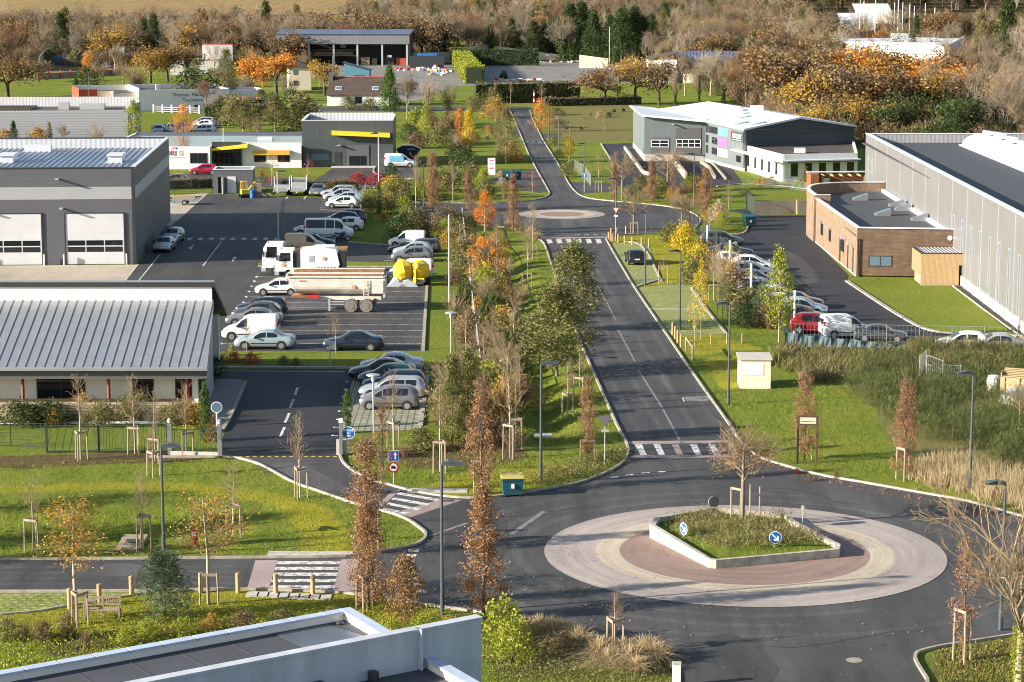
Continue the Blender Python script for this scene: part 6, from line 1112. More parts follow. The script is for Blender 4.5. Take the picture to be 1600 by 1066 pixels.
b.add(vs,[(i,i+1,k+i+1,k+i) for i in range(k-1)] + [tuple(range(k))[::-1],tuple(range(k,2*k))]); tub = b.build('tub',M['tub_paint'],t)
b = MB(); vs = [(X0 + (2.95 - z) * .62 - .25,y * .95,max(z + .04,1.45)) for y,z in prof] + [(X1 - .06,y * .95,max(z + .04,1.45)) for y,z in prof]; b.add(vs,[(k+i,k+i+1,i+1,i) for i in range(k-1)]); b.build('tub_inside',M['rust'],tub)
for y in (-1.2,1.2): b = MB(); b.box(X0 - .3,X1 + .02,y - .11,y + .11,2.93,3.05); b.build('rim_rail',M['rust'] if y > 0 else M['tub_paint'],tub)
box(tub,'front_lip','tub_paint',X0 - .42,X0 - .28,-1.2,1.2,2.6,3.1);
for (y0,z0),(y1,z1) in (((-1.06,2.97),(-.12,3.1)),((.12,3.14),(1.08,3.36))): b = MB(); b.add([(X0 + .1,y0,z0),(X1 - .05,y0,z0),(X1 - .05,y1,z1),(X0 + .1,y1,z1)],[(0,1,2,3)]); b.build('rust_liner',M['rust'],tub)
box(tub,'centre_rail','tub_paint',X0 - .2,X1,-.12,.12,3.06,3.2); box(tub,'far_rail','tub_paint',X0 - .3,X1,1.08,1.2,3.05,3.44); box(tub,'inside_floor','rust',X0 + .5,X1 - .1,-.55,.55,2.6,2.64)
emblem(tub,(.3,-1.22,2.15),.17); box(tub,'red_label','red',-4.3,-3.7,-1.22,-1.2,2.6,2.68); box(tub,'tail_gate','tub_paint',X1,X1 + .12,-1.22,1.22,1.25,3.0); box(tub,'tail_side','tub_paint',X1 - 1.1,X1,-1.26,-1.2,1.6,2.7)
b = MB()
for x in (1.1,1.5): b.tube((x,-1.32,1.3),(x,-1.32,2.75),.03)
for z in (1.5,1.8,2.1,2.4): b.tube((1.1,-1.32,z),(1.5,-1.32,z),.025)
b.build('ladder',M['tub_paint'],t); box(t,'chassis','tub_paint',-2.6,2.5,-.55,.55,.95,1.3); box(t,'side_guard','lamp_grey',-1.7,-.55,-1.1,-1.04,.62,.7); box(t,'side_guard','lamp_grey',-1.7,-.55,-1.1,-1.04,.85,.93); box(t,'landing_leg','lamp_grey',-1.9,-1.72,-1.05,-.85,.05,1.1); box(t,'landing_leg','lamp_grey',-1.9,-1.72,.85,1.05,.05,1.1); box(t,'red_tank','red',-3.6,-2.7,-1.1,-.7,1.15,1.4); box(t,'king_pin_plate','rust',-5.0,-3.2,-.8,.8,1.18,1.35); box(t,'rear_bumper','dark_metal',1.9,2.0,-1.1,1.1,.5,1.1)
for x in (0,1.3):
    for y in (-.98,.98): wheel(t,x,y,.53,.38,'mud_wheel','mud_wheel')
    b = MB(); n = 8; b.add([(x + .62 * math.cos(math.pi * (i + 1) / (n + 2)),yy,.53 + .62 * math.sin(math.pi * (i + 1) / (n + 2))) for yy in (-1.2,-.75) for i in range(n + 1)],[(i,i+1,n+2+i,n+1+i) for i in range(n)]); b.build('mudguard',M['tub_paint'],t)
for i,(x,y) in enumerate(((630,448),(655,447))):
    p = G(x,y); t = thing('concrete_mixer',('left hand yellow concrete mixer drum on a grey frame','right hand yellow concrete mixer with its chute showing')[i],'mixer',(p.x,p.y + .6,0),R(-20 if i else 25),'yellow concrete mixers'); b = MB(); b.lathe([(.45,-.85),(.85,-.55),(1.02,0),(.85,.55),(.42,.95),(.3,1.1)],10,(0,0,0)); o = b.build('drum',M['yellow'],t); o.location = (0,0,1.35); o.rotation_euler = (R(62 if i else -35),0,0)
    box(t,'frame','lamp_grey',-.7,.7,-.5,.5,.35,.6)
    if i: box(t,'chute','yellow',-.12,.12,-1.2,-.9,.3,1.5); box(t,'handle','yellow',.1,.9,-1.1,-1.0,.7,.8)
    for s in (-.75,.75): wheel(t,s,0,.35,.18)
for i,(x,y) in enumerate(((620,448.5),(638,448.5))):
    p = G(x,y); t = thing('bulk_bag',('grey sheeted heap left of the yellow mixers','grey sheeted heap between the yellow mixers')[i],'sack',(p.x,p.y + .4,0)); b = MB(); b.add([(-.9,-.4,0),(.9,-.4,0),(.8,.7,0),(-.8,.7,0),(-.25,.1,.95),(.3,.15,.85),(.0,-.25,.7)],[(0,1,6),(1,5,6),(0,6,4),(6,5,4),(1,2,5),(2,3,4,5),(3,0,4)]); b.build('sheet',M['lamp_grey'],t)
p = G(590,443); t = thing('flat_trailer','low dark flat trailer behind the tipper trailer','trailer',(p.x,p.y + 1,0)); box(t,'deck','dark_metal',-3.4,2.4,-1,1,.65,.85); box(t,'head_board','dark_metal',2.3,2.4,-1,1,.85,1.6);
for x in (-.5,.5):
    for y in (-.85,.85): wheel(t,x,y,.36)
p = G(286,321); t = thing('flatbed_trailer','small pale flatbed trailer standing in the puddle','trailer',(p.x,p.y + .7,0)); box(t,'deck','galv',-1.3,1.3,-.8,.8,.6,.7); box(t,'side_board','wood_grey',-1.3,1.3,-.82,-.78,.7,1.05); box(t,'side_board','wood_grey',-1.3,1.3,.78,.82,.7,1.05); box(t,'tow_bar','dark_metal',-2.2,-1.3,-.05,.05,.5,.6)
for y in (-.8,.8): wheel(t,.2,y,.33)
for i,(x,y,lab) in enumerate(((437,307,'open plant trailer with raised ramps beside the lamp post'),(464,307,'tall box sided trailer with grid ramp next to the grey saloon'))):
    p = G(x,y); t = thing('plant_trailer',lab,'trailer',(p.x,p.y + 1.2,0),0); box(t,'deck','galv',-.9,.9,-.8,1.8,.5,.62); b = MB()
    for s in (-.95,.95): q = box(t,'ramp_post','pole_white',s - .05,s + .05,1.7,1.8,.5,2.2 + i * .2); wheel(t,s,.4,.32,.2)
    box(t,'end_panel','galv',-.9,.9,1.7,1.75,.62,1.2 + i * .3); box(t,'front_panel','galv',-.8,.8,-.85,-.8,.62,1.0); box(t,'draw_bar','pole_white',-.06,.06,-1.7,-.8,.45,.55)
    if i:
        for k in range(6): box(t,'grid_bar','pole_white',-.9,.9,1.76,1.79,1.35 + k * .14,1.38 + k * .14)
p = G(382,309.5); t = thing('mini_excavator','yellow mini excavator in front of the yard shed','excavator',(p.x,p.y + .5,0),R(20)); box(t,'track','rubber',-.7,.7,-.55,-.3,0,.4); box(t,'track','rubber',-.7,.7,.3,.55,0,.4); box(t,'body','yellow',-.5,.5,-.5,.5,.45,1.0); c = box(t,'cab_roof','yellow',-.4,.3,-.4,.4,1.95,2.05)
for x in (-.38,.28):
    for y in (-.38,.38): box(t,'cab_post','yellow',x - .04,x + .04,y - .04,y + .04,1.0,1.95)
b = MB(); b.path([(.4,0,.9),(1.3,0,1.9),(1.9,0,1.1),(1.7,0,.4)],.1); b.build('boom',M['yellow'],t); b = MB(); b.cbox((1.65,0,.3),(.5,.6,.4)); b.build('bucket',M['dark_metal'],t)
p = G(393,309); b = MB(); b.lathe([(.3,0),(.32,.1),(.3,.5),(.32,.9),(.28,.95)],14); o = b.build('barrel',M['blue_plastic'],None,smooth=False); o.location = p + Vector((.15,-.3,0)); tag(o,'blue plastic barrel beside the mini excavator','barrel')
p = G(402,309); t = thing('wooden_hutch','upright wooden plank crate beside the blue barrel','crate',(p.x,p.y + .5,0),R(8)); part(t,'plank_side','wood_grey',(-.5,.5,-.4,.4,.12,1.75)); part(t,'pallet','wood_grey',(-.6,.6,-.5,.5,0,.12)); p = G(413,309); t = thing('folded_wheelbarrow','dark folded canopy frame leaning by the wooden crate','frame',(p.x,p.y + .4,0),R(10)); b = MB(); b.cbox((0,0,.5),(1.2,.9,.12),0,0,R(35)); b.build('panel',M['navy_roof'],t); b = MB(); b.tube((-.5,-.4,0),(.4,.2,1.2),.04); b.build('frame_bar',M['dark_metal'],t)
p = G(533,377.5); t = thing('motorcycle','dark motorcycle parked in front of the white minibus','motorcycle',(p.x,p.y + .2,0),R(-4))
for x in (-.72,.72): b = MB(); n = 18; b.tube((x,-.06,.31),(x,.06,.31),.31,n=n); w = b.build('wheel',M['rubber'],t); b = MB(); b.tube((x,-.07,.31),(x,.07,.31),.2,n=12); b.build('rim',M['rim'],w)
b = MB(); b.cbox((0,0,.5),(.5,.3,.4)); b.build('engine',M['dark_metal'],t); b = MB(); b.lathe([(.05,-.3),(.17,-.15),(.19,.1),(.08,.3)],10); o = b.build('tank',M['paint_blue'],t,smooth=True); o.rotation_euler = (0,R(90),0); o.location = (.15,0,.86); b = MB(); b.cbox((-.38,0,.84),(.65,.28,.12),0,0,R(6)); b.build('seat',M['black'],t); b = MB(); b.tube((.72,.1,.31),(.42,.1,1.0),.035); b.tube((.72,-.1,.31),(.42,-.1,1.0),.035); b.build('fork',M['galv'],t); b = MB(); b.tube((.4,-.38,1.06),(.4,.38,1.06),.025); b.build('handlebar',M['black'],t); b = MB(); b.lathe([(.03,-.08),(.1,0),(.1,.08)],10); o = b.build('headlight',M['lamp_clear'],t); o.location = (.58,0,.92); o.rotation_euler = (0,R(90),0)
p = G(638,250); t = thing('waste_skip','dark blue slope sided waste skip behind the printed van','skip',(p.x,p.y + 1.5,0),R(0)); b = MB(); pr = [(-1.1,0),(1.1,0),(1.8,1.6),(.6,2.1),(-.8,2.1),(-1.8,1.6)]; n = 6; b.add([(x,-.9,z) for x,z in pr] + [(x,.9,z) for x,z in pr],[tuple(range(n)),tuple(range(2*n-1,n-1,-1))] + [(i,i+n,(i+1) % n + n,(i+1) % n) for i in range(n)]); o = b.build('skip_body',M['paint_navy'],t); box(o,'lid_strip','lamp_clear',-.2,1.0,-.93,-.9,1.5,1.6)
# ---------------------------------------------------------------- plants: builders
def unit(v): return v / (np.linalg.norm(v,axis=-1,keepdims=True) + 1e-9)
def quads(C,S,rg,asp=.62,up=0.0):
    n = len(C); a = unit(rg.normal(size=(n,3)) + np.array([0,0,up])); h = unit(rg.normal(size=(n,3))); b = unit(np.cross(a,h)); S = np.broadcast_to(S,(n,))[:,None]
    V = np.stack([C - a*S*.5,C + b*S*asp*.5,C + a*S*.5,C - b*S*asp*.5],1).reshape(-1,3)
    return V,np.arange(4*n).reshape(-1,4)
def blades(P,H,rg,lean=.35,w=.03,droop=.3,seg=2):
    n = len(P); th = rg.uniform(0,2*np.pi,n); ln = np.abs(rg.normal(0,lean,n)); d = np.stack([np.cos(th)*ln,np.sin(th)*ln,np.ones(n)],1); side = np.stack([-np.sin(th + 1),np.cos(th + 1),np.zeros(n)],1) * w
    H = np.broadcast_to(H,(n,))[:,None]; mid = P + d * H * .55; tip = P + d * H + np.stack([np.cos(th),np.sin(th),-np.ones(n)],1) * H * droop * ln[:,None]
    V = np.stack([P - side,P + side,mid + side*.7,mid - side*.7,tip + side*.15,tip - side*.15],1).reshape(-1,3); b = np.arange(n)[:,None] * 6
    return V,np.concatenate([b + [0,1,2,3],b + [3,2,4,5]])
def seg_mesh(segs,n=4):
    A = np.array([s[0] for s in segs]); B = np.array([s[1] for s in segs]); r0 = np.array([s[2] for s in segs]); r1 = np.array([s[3] for s in segs])
    d = unit(B - A); h = np.where(np.abs(d[:,2:3]) > .9,np.array([[1.,0,0]]),np.array([[0,0,1.]])); u = unit(np.cross(d,h)); v = np.cross(d,u); V = []
    for P,r in ((A,r0),(B,r1)):
        for i in range(n): t = 2*np.pi*i/n; V.append(P + (u*np.cos(t) + v*np.sin(t)) * r[:,None])
    V = np.stack(V,1).reshape(-1,3); b = np.arange(len(A))[:,None] * 2 * n
    F = np.concatenate([b + [i,(i+1) % n,n + (i+1) % n,n + i] for i in range(n)]); return V,F
def branch(segs,tips,p,d,L,r,depth,rg,spread=.6,up=.25,kids=(3,4),ratio=.68,bend=.12,tipr=.004):
    p = np.array(p,float); d = unit(np.array(d,float)); k = 3; pts = [p]
    for i in range(k):
        d = unit(d + rg.normal(0,bend,3) + np.array([0,0,up * .15])); q = p + d * L / k; ra = r * (1 - .45 * i / k); rb = r * (1 - .45 * (i + 1) / k); segs.append((p,q,max(ra,tipr),max(rb,tipr))); p = q; pts.append(p)
    if depth == 0: tips.append(p); return
    m = rg.integers(kids[0],kids[1] + 1)
    for j in range(m):
        t = 1.0 if j == 0 else rg.uniform(.35,1.0); b = pts[min(k,int(t * k))]; q = unit(rg.normal(size=3)); q = q - d * (q @ d); q = unit(q); dd = unit(d * (1 - spread * .5) + q * spread + np.array([0,0,up])); branch(segs,tips,b,dd,L * ratio * rg.uniform(.75,1.1),r * .55,depth - 1,rg,spread,up,kids,ratio,bend,tipr)
def mound(C,k,r,h,rg):                                             # points filling low domes round the centres C
    n = len(C) * k; R_ = np.repeat(rg.uniform(.6,1.25,len(C)),k); d = unit(rg.normal(size=(n,3))); d[:,2] = np.abs(d[:,2]); q = rg.uniform(.55,1,n) ** .5; return np.repeat(C,k,0) + d * (q * R_)[:,None] * np.array([r,r,h])
def cat(parts_):
    o = 0; Vs = []; Fs = []
    for V,F in parts_: Vs.append(V); Fs.append(F + o); o += len(V)
    return np.concatenate(Vs),np.concatenate(Fs)
TPL = {}          # kind -> list of variants; a variant is a list of (part name, mesh, material), built for its own height
def tpl(kind,h0,parts_): TPL.setdefault(kind,[]).append((h0,[(nm,np_mesh(nm,*vf),mt) for nm,vf,mt in parts_ if len(vf[0])]))
def clumps(rg,n,zr,rad,per,cs):                                     # leaf centres in clumps on a crown profile
    out = []
    for _ in range(n):
        t = rg.uniform(*zr); R0 = rad(t); th = rg.uniform(0,2*np.pi); rr = R0 * math.sqrt(rg.uniform(.08,1)); c = np.array([rr*math.cos(th),rr*math.sin(th),t]); k = int(per * rg.uniform(.4,1.5)); out.append(c + rg.normal(0,1,(k,3)) * cs * np.array([1,1,1.2]))
    return np.concatenate(out)
for v in range(4):                                                       # narrow columns that keep their copper leaves
    rg = np.random.default_rng(100 + v); segs = [((0,0,0),(0,0,3.2),.07,.045),((0,0,3.2),(0,0,5.9),.045,.008)]; tips = []
    for k in range(34): z = rg.uniform(.9,5.2); th = rg.uniform(0,6.28); branch(segs,tips,(0,0,z),(math.cos(th)*.35,math.sin(th)*.35,1),rg.uniform(.6,1.1),.018,1,rg,.3,.5,(2,3))
    for k in range(14): z = rg.uniform(4.6,5.8); th = rg.uniform(0,6.28); branch(segs,tips,(0,0,z),(math.cos(th)*.3,math.sin(th)*.3,1),rg.uniform(.4,.8),.014,1,rg,.3,.5,(2,3),.7,.1,.006)
    ax = [rg.uniform(.45,1.5) for _ in range(11)]
    rad = lambda t: np.interp(t,[.5,1.1,2.2,3.4,4.6,5.5,6.1],[.25,.62,.68,.6,.46,.3,.06]) * np.interp(t,np.linspace(.5,6.1,11),ax)
    L = clumps(rg,(210,190,165,80)[v],(.55,6.0),rad,30,.115)
    tpl('column',6.0,[('trunk',seg_mesh(segs),'bark_brown'),('crown',quads(L,rg.uniform(.07,.125,len(L)),rg),'leaf_copper')])
for v in range(5):                                                       # young bare trees
    rg = np.random.default_rng(200 + v); segs = [((0,0,0),(.02,.02,2.2),.05,.04),((.02,.02,2.2),(rg.normal(0,.06),rg.normal(0,.06),4.8),.04,.008)]; tips = []
    for k in range(22 + 6 * (v % 2)): z = rg.uniform(1.9,4.4); th = rg.uniform(0,6.28); s = .55 + .25 * (v % 3); branch(segs,tips,(.02,.02,z),(math.cos(th)*s,math.sin(th)*s,1),rg.uniform(.5,1.0) * (1.4 - z / 6),.014,2,rg,.55,.16,(2,4),.7,.13,.0055)
    T = np.array(tips); sel = T[rg.random(len(T)) < .25]; L = sel + rg.normal(0,.06,sel.shape)
    tpl('young',5.0,[('trunk',seg_mesh(segs[:2],6),'bark_pale'),('crown',seg_mesh(segs[2:],3),'twig_tan')])
    if v < 3: L2 = np.repeat(T,9 - v,0) + rg.normal(0,.13,(len(T) * (9 - v),3)); tpl('young_leafy',5.0,[('trunk',seg_mesh(segs[:2],6),'bark_pale'),('bare_crown',seg_mesh(segs[2:],3),'twig_tan'),('crown',quads(L2,rg.uniform(.06,.105,len(L2)),rg),'leaf_gold')])
for v in range(3):                                                       # wide vase shaped bare trees
    rg = np.random.default_rng(300 + v); segs = [((0,0,0),(0,0,2.0),.085,.07),((0,0,2.0),(0,0,3.4),.065,.03)]; tips = []
    for k in range(20): z = rg.uniform(1.6,3.3); th = rg.uniform(0,6.28); branch(segs,tips,(0,0,z),(math.cos(th),math.sin(th),.85),rg.uniform(.7,1.15),.026,3,rg,.45,.16,(3,4),.72,.12,.0065)
    T = np.array(tips); lo = T[T[:,2] < np.quantile(T[:,2],.42)]; L = np.repeat(lo,2,0) + rg.normal(0,.12,(len(lo) * 2,3))
    tpl('vase',5.0,[('trunk',seg_mesh(segs[:2],7),'bark_grey'),('crown',seg_mesh(segs[2:],3),'twig_tan')]); tpl('vase_copper',5.0,[('trunk',seg_mesh(segs[:2],7),'bark_grey'),('bare_crown',seg_mesh(segs[2:],3),'twig_tan'),('crown',quads(L,rg.uniform(.07,.12,len(L)),rg),'leaf_copper')])
def leafy(kind,h0,rg,prof,n,per,cs,ls,mt,bark='bark_grey',tr=.11,zlo=.2,br=26,asp=.62):
    segs = [((0,0,0),(0,0,h0 * .45),tr,tr * .7),((0,0,h0 * .45),(0,0,h0 * .93),tr * .7,tr * .12)]; tips = []
    for k in range(br): z = rg.uniform(zlo,.8) * h0; th = rg.uniform(0,6.28); branch(segs,tips,(0,0,z),(math.cos(th),math.sin(th),.8),h0 * rg.uniform(.09,.16),tr * .3,1,rg,.45,.25,(2,3))
    zs = [p[0] * h0 for p in prof]; rs = [p[1] * h0 for p in prof]; wob = rg.uniform(.72,1.25,9); zz = np.linspace(zs[0],zs[-1],9)
    L = clumps(rg,n,(zs[0],zs[-1]),lambda t: np.interp(t,zs,rs) * np.interp(t,zz,wob),per,cs)
    tpl(kind,h0,[('trunk',seg_mesh(segs[:2],7),bark),('bare_crown',seg_mesh(segs[2:],3),bark),('crown',quads(L,rg.uniform(ls * .7,ls * 1.3,len(L)),rg,asp),mt)])
P_CONE = [(.14,.10),(.25,.22),(.45,.23),(.65,.17),(.85,.09),(1.0,.015)]; P_OVAL = [(.18,.08),(.32,.22),(.55,.25),(.78,.18),(1.0,.03)]; P_POP = [(.3,.06),(.42,.17),(.6,.17),(.8,.11),(1.0,.02)]; P_ROUND = [(.12,.2),(.3,.36),(.55,.40),(.8,.3),(1.0,.08)]
for v in range(3):
    rg = np.random.default_rng(400 + v); leafy('alder',8.5,rg,[(.14,.1),(.25,.2),(.45,.25),(.7,.2),(.9,.1),(1,.02)],230,34,.26,.2,'leaf_green','bark_grey'); leafy('olive_tree',8,rg,P_POP if v else P_CONE,200,22,.24,.19,'leaf_olive','bark_pale')
for v in range(2):
    rg = np.random.default_rng(430 + v); leafy('fire',6,rg,P_OVAL,130,24,.2,.17,'leaf_fire','bark_pale'); leafy('orange_tree',5,rg,P_ROUND,120,18,.2,.17,'leaf_orange','bark_brown'); leafy('yellow_tree',7,rg,P_POP,120,24,.2,.19,'leaf_yellow','bark_pale'); leafy('yellow_sapling',7,rg,P_POP,45,18,.2,.17,'leaf_yellow','bark_pale',.05); leafy('lime_tree',7,rg,P_OVAL,110,24,.22,.2,'leaf_lime','bark_pale'); leafy('maroon_tree',4,rg,P_ROUND,40,12,.16,.12,'leaf_maroon','bark_pale',.04); leafy('sparse_gold',6,rg,P_ROUND,170,22,.3,.24,'leaf_oak','bark_grey',.06)
for v in range(3):                                                       # big oaks with thinning autumn crowns
    rg = np.random.default_rng(500 + v); segs = [((0,0,0),(.1,0,3.2),.38,.3)]; tips = []
    for k in range(8): th = k * .785 + rg.normal(0,.3); branch(segs,tips,(.1,0,2.6 + rg.uniform(0,1.4)),(math.cos(th),math.sin(th),.75 + .5 * (k % 3)),rg.uniform(2.6,3.6),.17,3,rg,.55,.16,(3,3),.66,.16,.03)
    T = np.array(tips); L = np.repeat(T,9,0) + rg.normal(0,.6,(len(T) * 9,3)); sz = rg.uniform(.32,.6,len(L))
    for mt in ('leaf_oak','leaf_gold','leaf_orange','leaf_brown','leaf_dark'):
        tpl('oak_' + mt[5:],12.0,[('trunk',seg_mesh(segs,4),'bark_dark'),('crown',quads(L,sz,rg),mt)])
for v in range(5):                                                       # bare woodland trees
    rg = np.random.default_rng(600 + v); segs = [((0,0,0),(.1,.1,4.5),.24,.18)]; tips = []; n0 = 7 + v % 3
    for k in range(n0): th = k * 2.4 + rg.normal(0,.3); branch(segs,tips,(.1,.1,3.0 + 2.2 * k / n0),(math.cos(th)*.6,math.sin(th)*.6,1.0),rg.uniform(3.0,4.0),.11,3,rg,.46,.22,(3,4),.62,.14,.016)
    T = np.array(tips); tw = []
    for t_ in T:
        for j in range(3): tw.append((t_,t_ + unit(rg.normal(size=3) + np.array([0,0,.9])) * rg.uniform(.6,1.3),.02,.012))
    bm = ('twig_tan','bark_grey','twig_tan','bark_pale','twig_red')[v]; bt = ('bark_grey','bark_pale','bark_pale','bark_pale','bark_grey')[v]
    tpl('bare',13.0,[('trunk',seg_mesh(segs[:1 + n0 * 9],5),bt),('crown',seg_mesh(segs[1:] + tw,3),bm)])
    Z = rg.uniform(.5,8.5,900); A = rg.uniform(0,6.28,900); I = np.stack([np.cos(A),np.sin(A),np.zeros(900)],1) * (rg.uniform(.2,1.1,900) * (1.1 - Z / 14))[:,None] * (1 + .5 * np.sin(Z * 1.7))[:,None]; I[:,2] = Z
    if v < 2: tpl('ivy',13.0,[('trunk',seg_mesh(segs[:1 + n0 * 3],5),'bark_grey'),('crown',seg_mesh(segs[1:] + tw,3),bm),('ivy',quads(I,rg.uniform(.35,.6,900),rg),'leaf_dark')])
for v in range(2):
    rg = np.random.default_rng(700 + v); leafy('conifer',12,rg,[(.04,.2),(.2,.27),(.5,.2),(.8,.09),(1,.01)],260,22,.35,.34,'leaf_dark','bark_dark',.2); leafy('cypress',11,rg,[(.03,.22),(.2,.26),(.5,.21),(.8,.11),(1,.01)],300,26,.28,.3,'leaf_cypress','bark_dark',.2); leafy('slim_cypress',3.6,rg,[(.02,.09),(.2,.13),(.6,.12),(.9,.06),(1,.01)],260,22,.06,.09,'leaf_cypress','bark_dark',.05)
    leafy('pine',4.2,rg,[(.06,.22),(.25,.36),(.5,.3),(.75,.2),(1,.05)],75,70,.22,.30,'leaf_pine','bark_brown',.06,asp=.13)
    for mt in ('leaf_olive','leaf_green','leaf_brown','leaf_gold','leaf_yellow','leaf_lime','leaf_dark','leaf_maroon','leaf_broom','leaf_straw'): leafy('shrub_' + mt[5:],1.6,rg,[(.02,.5),(.3,.58),(.7,.42),(1,.12)],90,16,.16,.13,mt,'bark_brown',.03,.05)
for v in range(3):                                                       # twiggy bare bushes, brooms, dry grass tufts
    rg = np.random.default_rng(800 + v); segs = []; tips = []
    for k in range(26): th = rg.uniform(0,6.28); s = rg.uniform(.15,.8); branch(segs,tips,(rg.normal(0,.1),rg.normal(0,.1),0),(math.cos(th)*s,math.sin(th)*s,1),rg.uniform(.6,1.0),.016,2,rg,.35,.3,(3,3),.65,.1,.006)
    tpl('twig_bush',2.0,[('stems',seg_mesh(segs,3),'twig_tan')]); T = np.array(tips); L = T[rg.random(len(T)) < .5]; tpl('twig_bush_leafy',2.0,[('stems',seg_mesh(segs,3),'twig_red'),('leaves',quads(np.repeat(L,3,0) + rg.normal(0,.1,(len(L)*3,3)),.11,rg),'leaf_brown')])
    tpl('broom',1.5,[('stems',blades(mound(np.zeros((1,3)),1300,.62,1.15,rg),rg.uniform(.25,.5,1300),rg,.5,.014,.3),'leaf_broom')])
    a = rg.uniform(0,6.28,420); r = np.sqrt(rg.random(420)) * .16; P = np.stack([np.cos(a)*r,np.sin(a)*r,np.zeros(420)],1); tpl('dry_tuft',.85,[('blades',blades(P,rg.uniform(.5,.95,420),rg,.42,.014,.9),'leaf_straw')])
for kk in list(TPL):
    for h0,ps in TPL[kk]:
        for nm,me,mt in ps:
            if nm in ('trunk',): me.polygons.foreach_set('use_smooth',[True] * len(me.polygons))
            me.materials.append(M[mt])
NAME = {'column': 'column_tree','young': 'young_tree','young_leafy': 'young_tree','vase': 'bare_tree','vase_copper': 'bare_tree','alder': 'leafy_tree','olive_tree': 'leafy_tree','fire': 'autumn_tree','orange_tree': 'autumn_tree','yellow_tree': 'autumn_tree','yellow_sapling': 'autumn_tree','lime_tree': 'autumn_tree','maroon_tree': 'autumn_tree','sparse_gold': 'autumn_tree','bare': 'bare_tree','ivy': 'ivy_tree','conifer': 'conifer','cypress': 'cypress','slim_cypress': 'cypress','pine': 'pine_tree','twig_bush': 'bare_shrub','twig_bush_leafy': 'bare_shrub','broom': 'broom_shrub','dry_tuft': 'grass_tuft'}
_cnt = {}
def plant_at(kind,p,h,label,group=None,wid=1.0,var=None,rz=None):
    vs_ = TPL[kind]; i = _cnt.get(kind,0) if var is None else var; _cnt[kind] = _cnt.get(kind,0) + 1; h0,ps = vs_[i % len(vs_)]
    nm = NAME.get(kind,'oak_tree' if kind.startswith('oak') else 'shrub'); s = h / h0
    catg = 'tree' if ('tree' in nm or nm in ('conifer','cypress')) else ('grass tuft' if nm == 'grass_tuft' else 'shrub')
    rz = random.uniform(0,6.28) if rz is None else rz
    if len(ps) == 1:
        o = bpy.data.objects.new(nm,ps[0][1]); COL.objects.link(o); o.location = p; o.rotation_euler = (0,0,rz); o.scale = (s * wid,s * wid,s); return tag(o,label,catg,group)
    t = thing(nm,label,catg,p,rz,group); t.scale = (s * wid,s * wid,s)
    for n_,me,mt in ps: o = bpy.data.objects.new(n_,me); COL.objects.link(o); o.parent = t
    return t
def plant(kind,px,py,pt,label,group=None,wid=1.0,var=None):
    p = G(px,py) if py > 96 else GT(px,py); h = max(.3,zat(px,py,pt)) if py > 96 else max(.3,(py - pt) / FPX * math.hypot(p.y,CAMH))
    if p.y < 250: p = Vector((p.x,p.y,gz(p.x,p.y)))
    return plant_at(kind,p,h,label,group,wid,var)
def stakes(px,py,h,label,n=3,a=.5,w=.42):
    p = G(px,py); p.z = gz(p.x,p.y); t = thing('tree_stakes',label,'tree stakes',p,0,'stakes round the young trees'); Q = [(w * math.cos(a + 2*math.pi*k/n),w * math.sin(a + 2*math.pi*k/n)) for k in range(n)] if n > 2 else [(-w,0),(w,0)]
    for x,y in Q: b = MB(); b.tube((x,y,0),(x * .92,y * .92,h),.045,n=6); b.build('stake',M['wood_grey'],t)
    for k in range(n if n > 2 else 1): u,v = Vector((*Q[k],h - .07)),Vector((*Q[(k+1) % n],h - .07)); d = v - u; b = MB(); b.cbox(((u + v) / 2),(d.length + .06,.05,.12),math.atan2(d.y,d.x)); b.build('rail',M['wood_grey'],t)
# ---------------------------------------------------------------- planting: near trees one by one
gcol = 'copper column trees'
for a in ((575,953,788,'copper leaved column tree left of the tall near lamp, with a stake frame',1.15,0),(573,866,690,'copper leaved column tree on the rounded grass corner at the entrance',1.1,1),(598,772,634,'slim copper column tree behind the entrance kerb, farthest of three',.75,3),(756,966,762,'copper leaved column tree right of the tall near lamp',1.05,0),(752,772,588,'copper column tree behind the near one, left of the green bin',.8,2),(918,722,590,'thin copper column tree left of the grey give way sign',.75,2),(1257,718,580,'copper column tree behind the street name board',.85,2),(1413,748,597,'copper column tree beside the tall straw grass',.95,1),(1505,1032,846,'sparse orange column tree in the near right corner bed',.8,3),(802,366,275,'copper column tree at the mouth of the small roundabout',.85,0),(676,331,240,'tall rusty column tree behind the truck yard',.95,1),(732,331,268,'rusty column tree left of the fiery maple',1.0,0),(787,314,284,'short rusty column tree beside the far street',.9,2),(960,317,258,'copper column tree at the far kerb, leftmost of four',.85,2),(1018,319,252,'copper column tree at the far kerb, second of four',.9,0),(1050,320,264,'copper column tree at the far kerb, third of four',.85,3),(1103,343,264,'broad copper column tree at the far kerb by the gate',1.25,1)): plant('column',a[0],a[1],a[2],a[3],gcol,a[4] * 1.22,a[5])
stakes(569,955,1.7,'stake frame round the copper tree left of the tall near lamp'); stakes(752,772,1.9,'stakes at the copper tree left of the green bin',2); stakes(1257,719,1.1,'stakes at the copper tree behind the name board',2); stakes(1411,750,1.9,'stakes at the copper tree beside the straw grass',3); stakes(1504,1034,2.3,'stakes in the near right corner bed',3); stakes(918,724,1.4,'stakes at the thin copper tree by the give way sign',2)
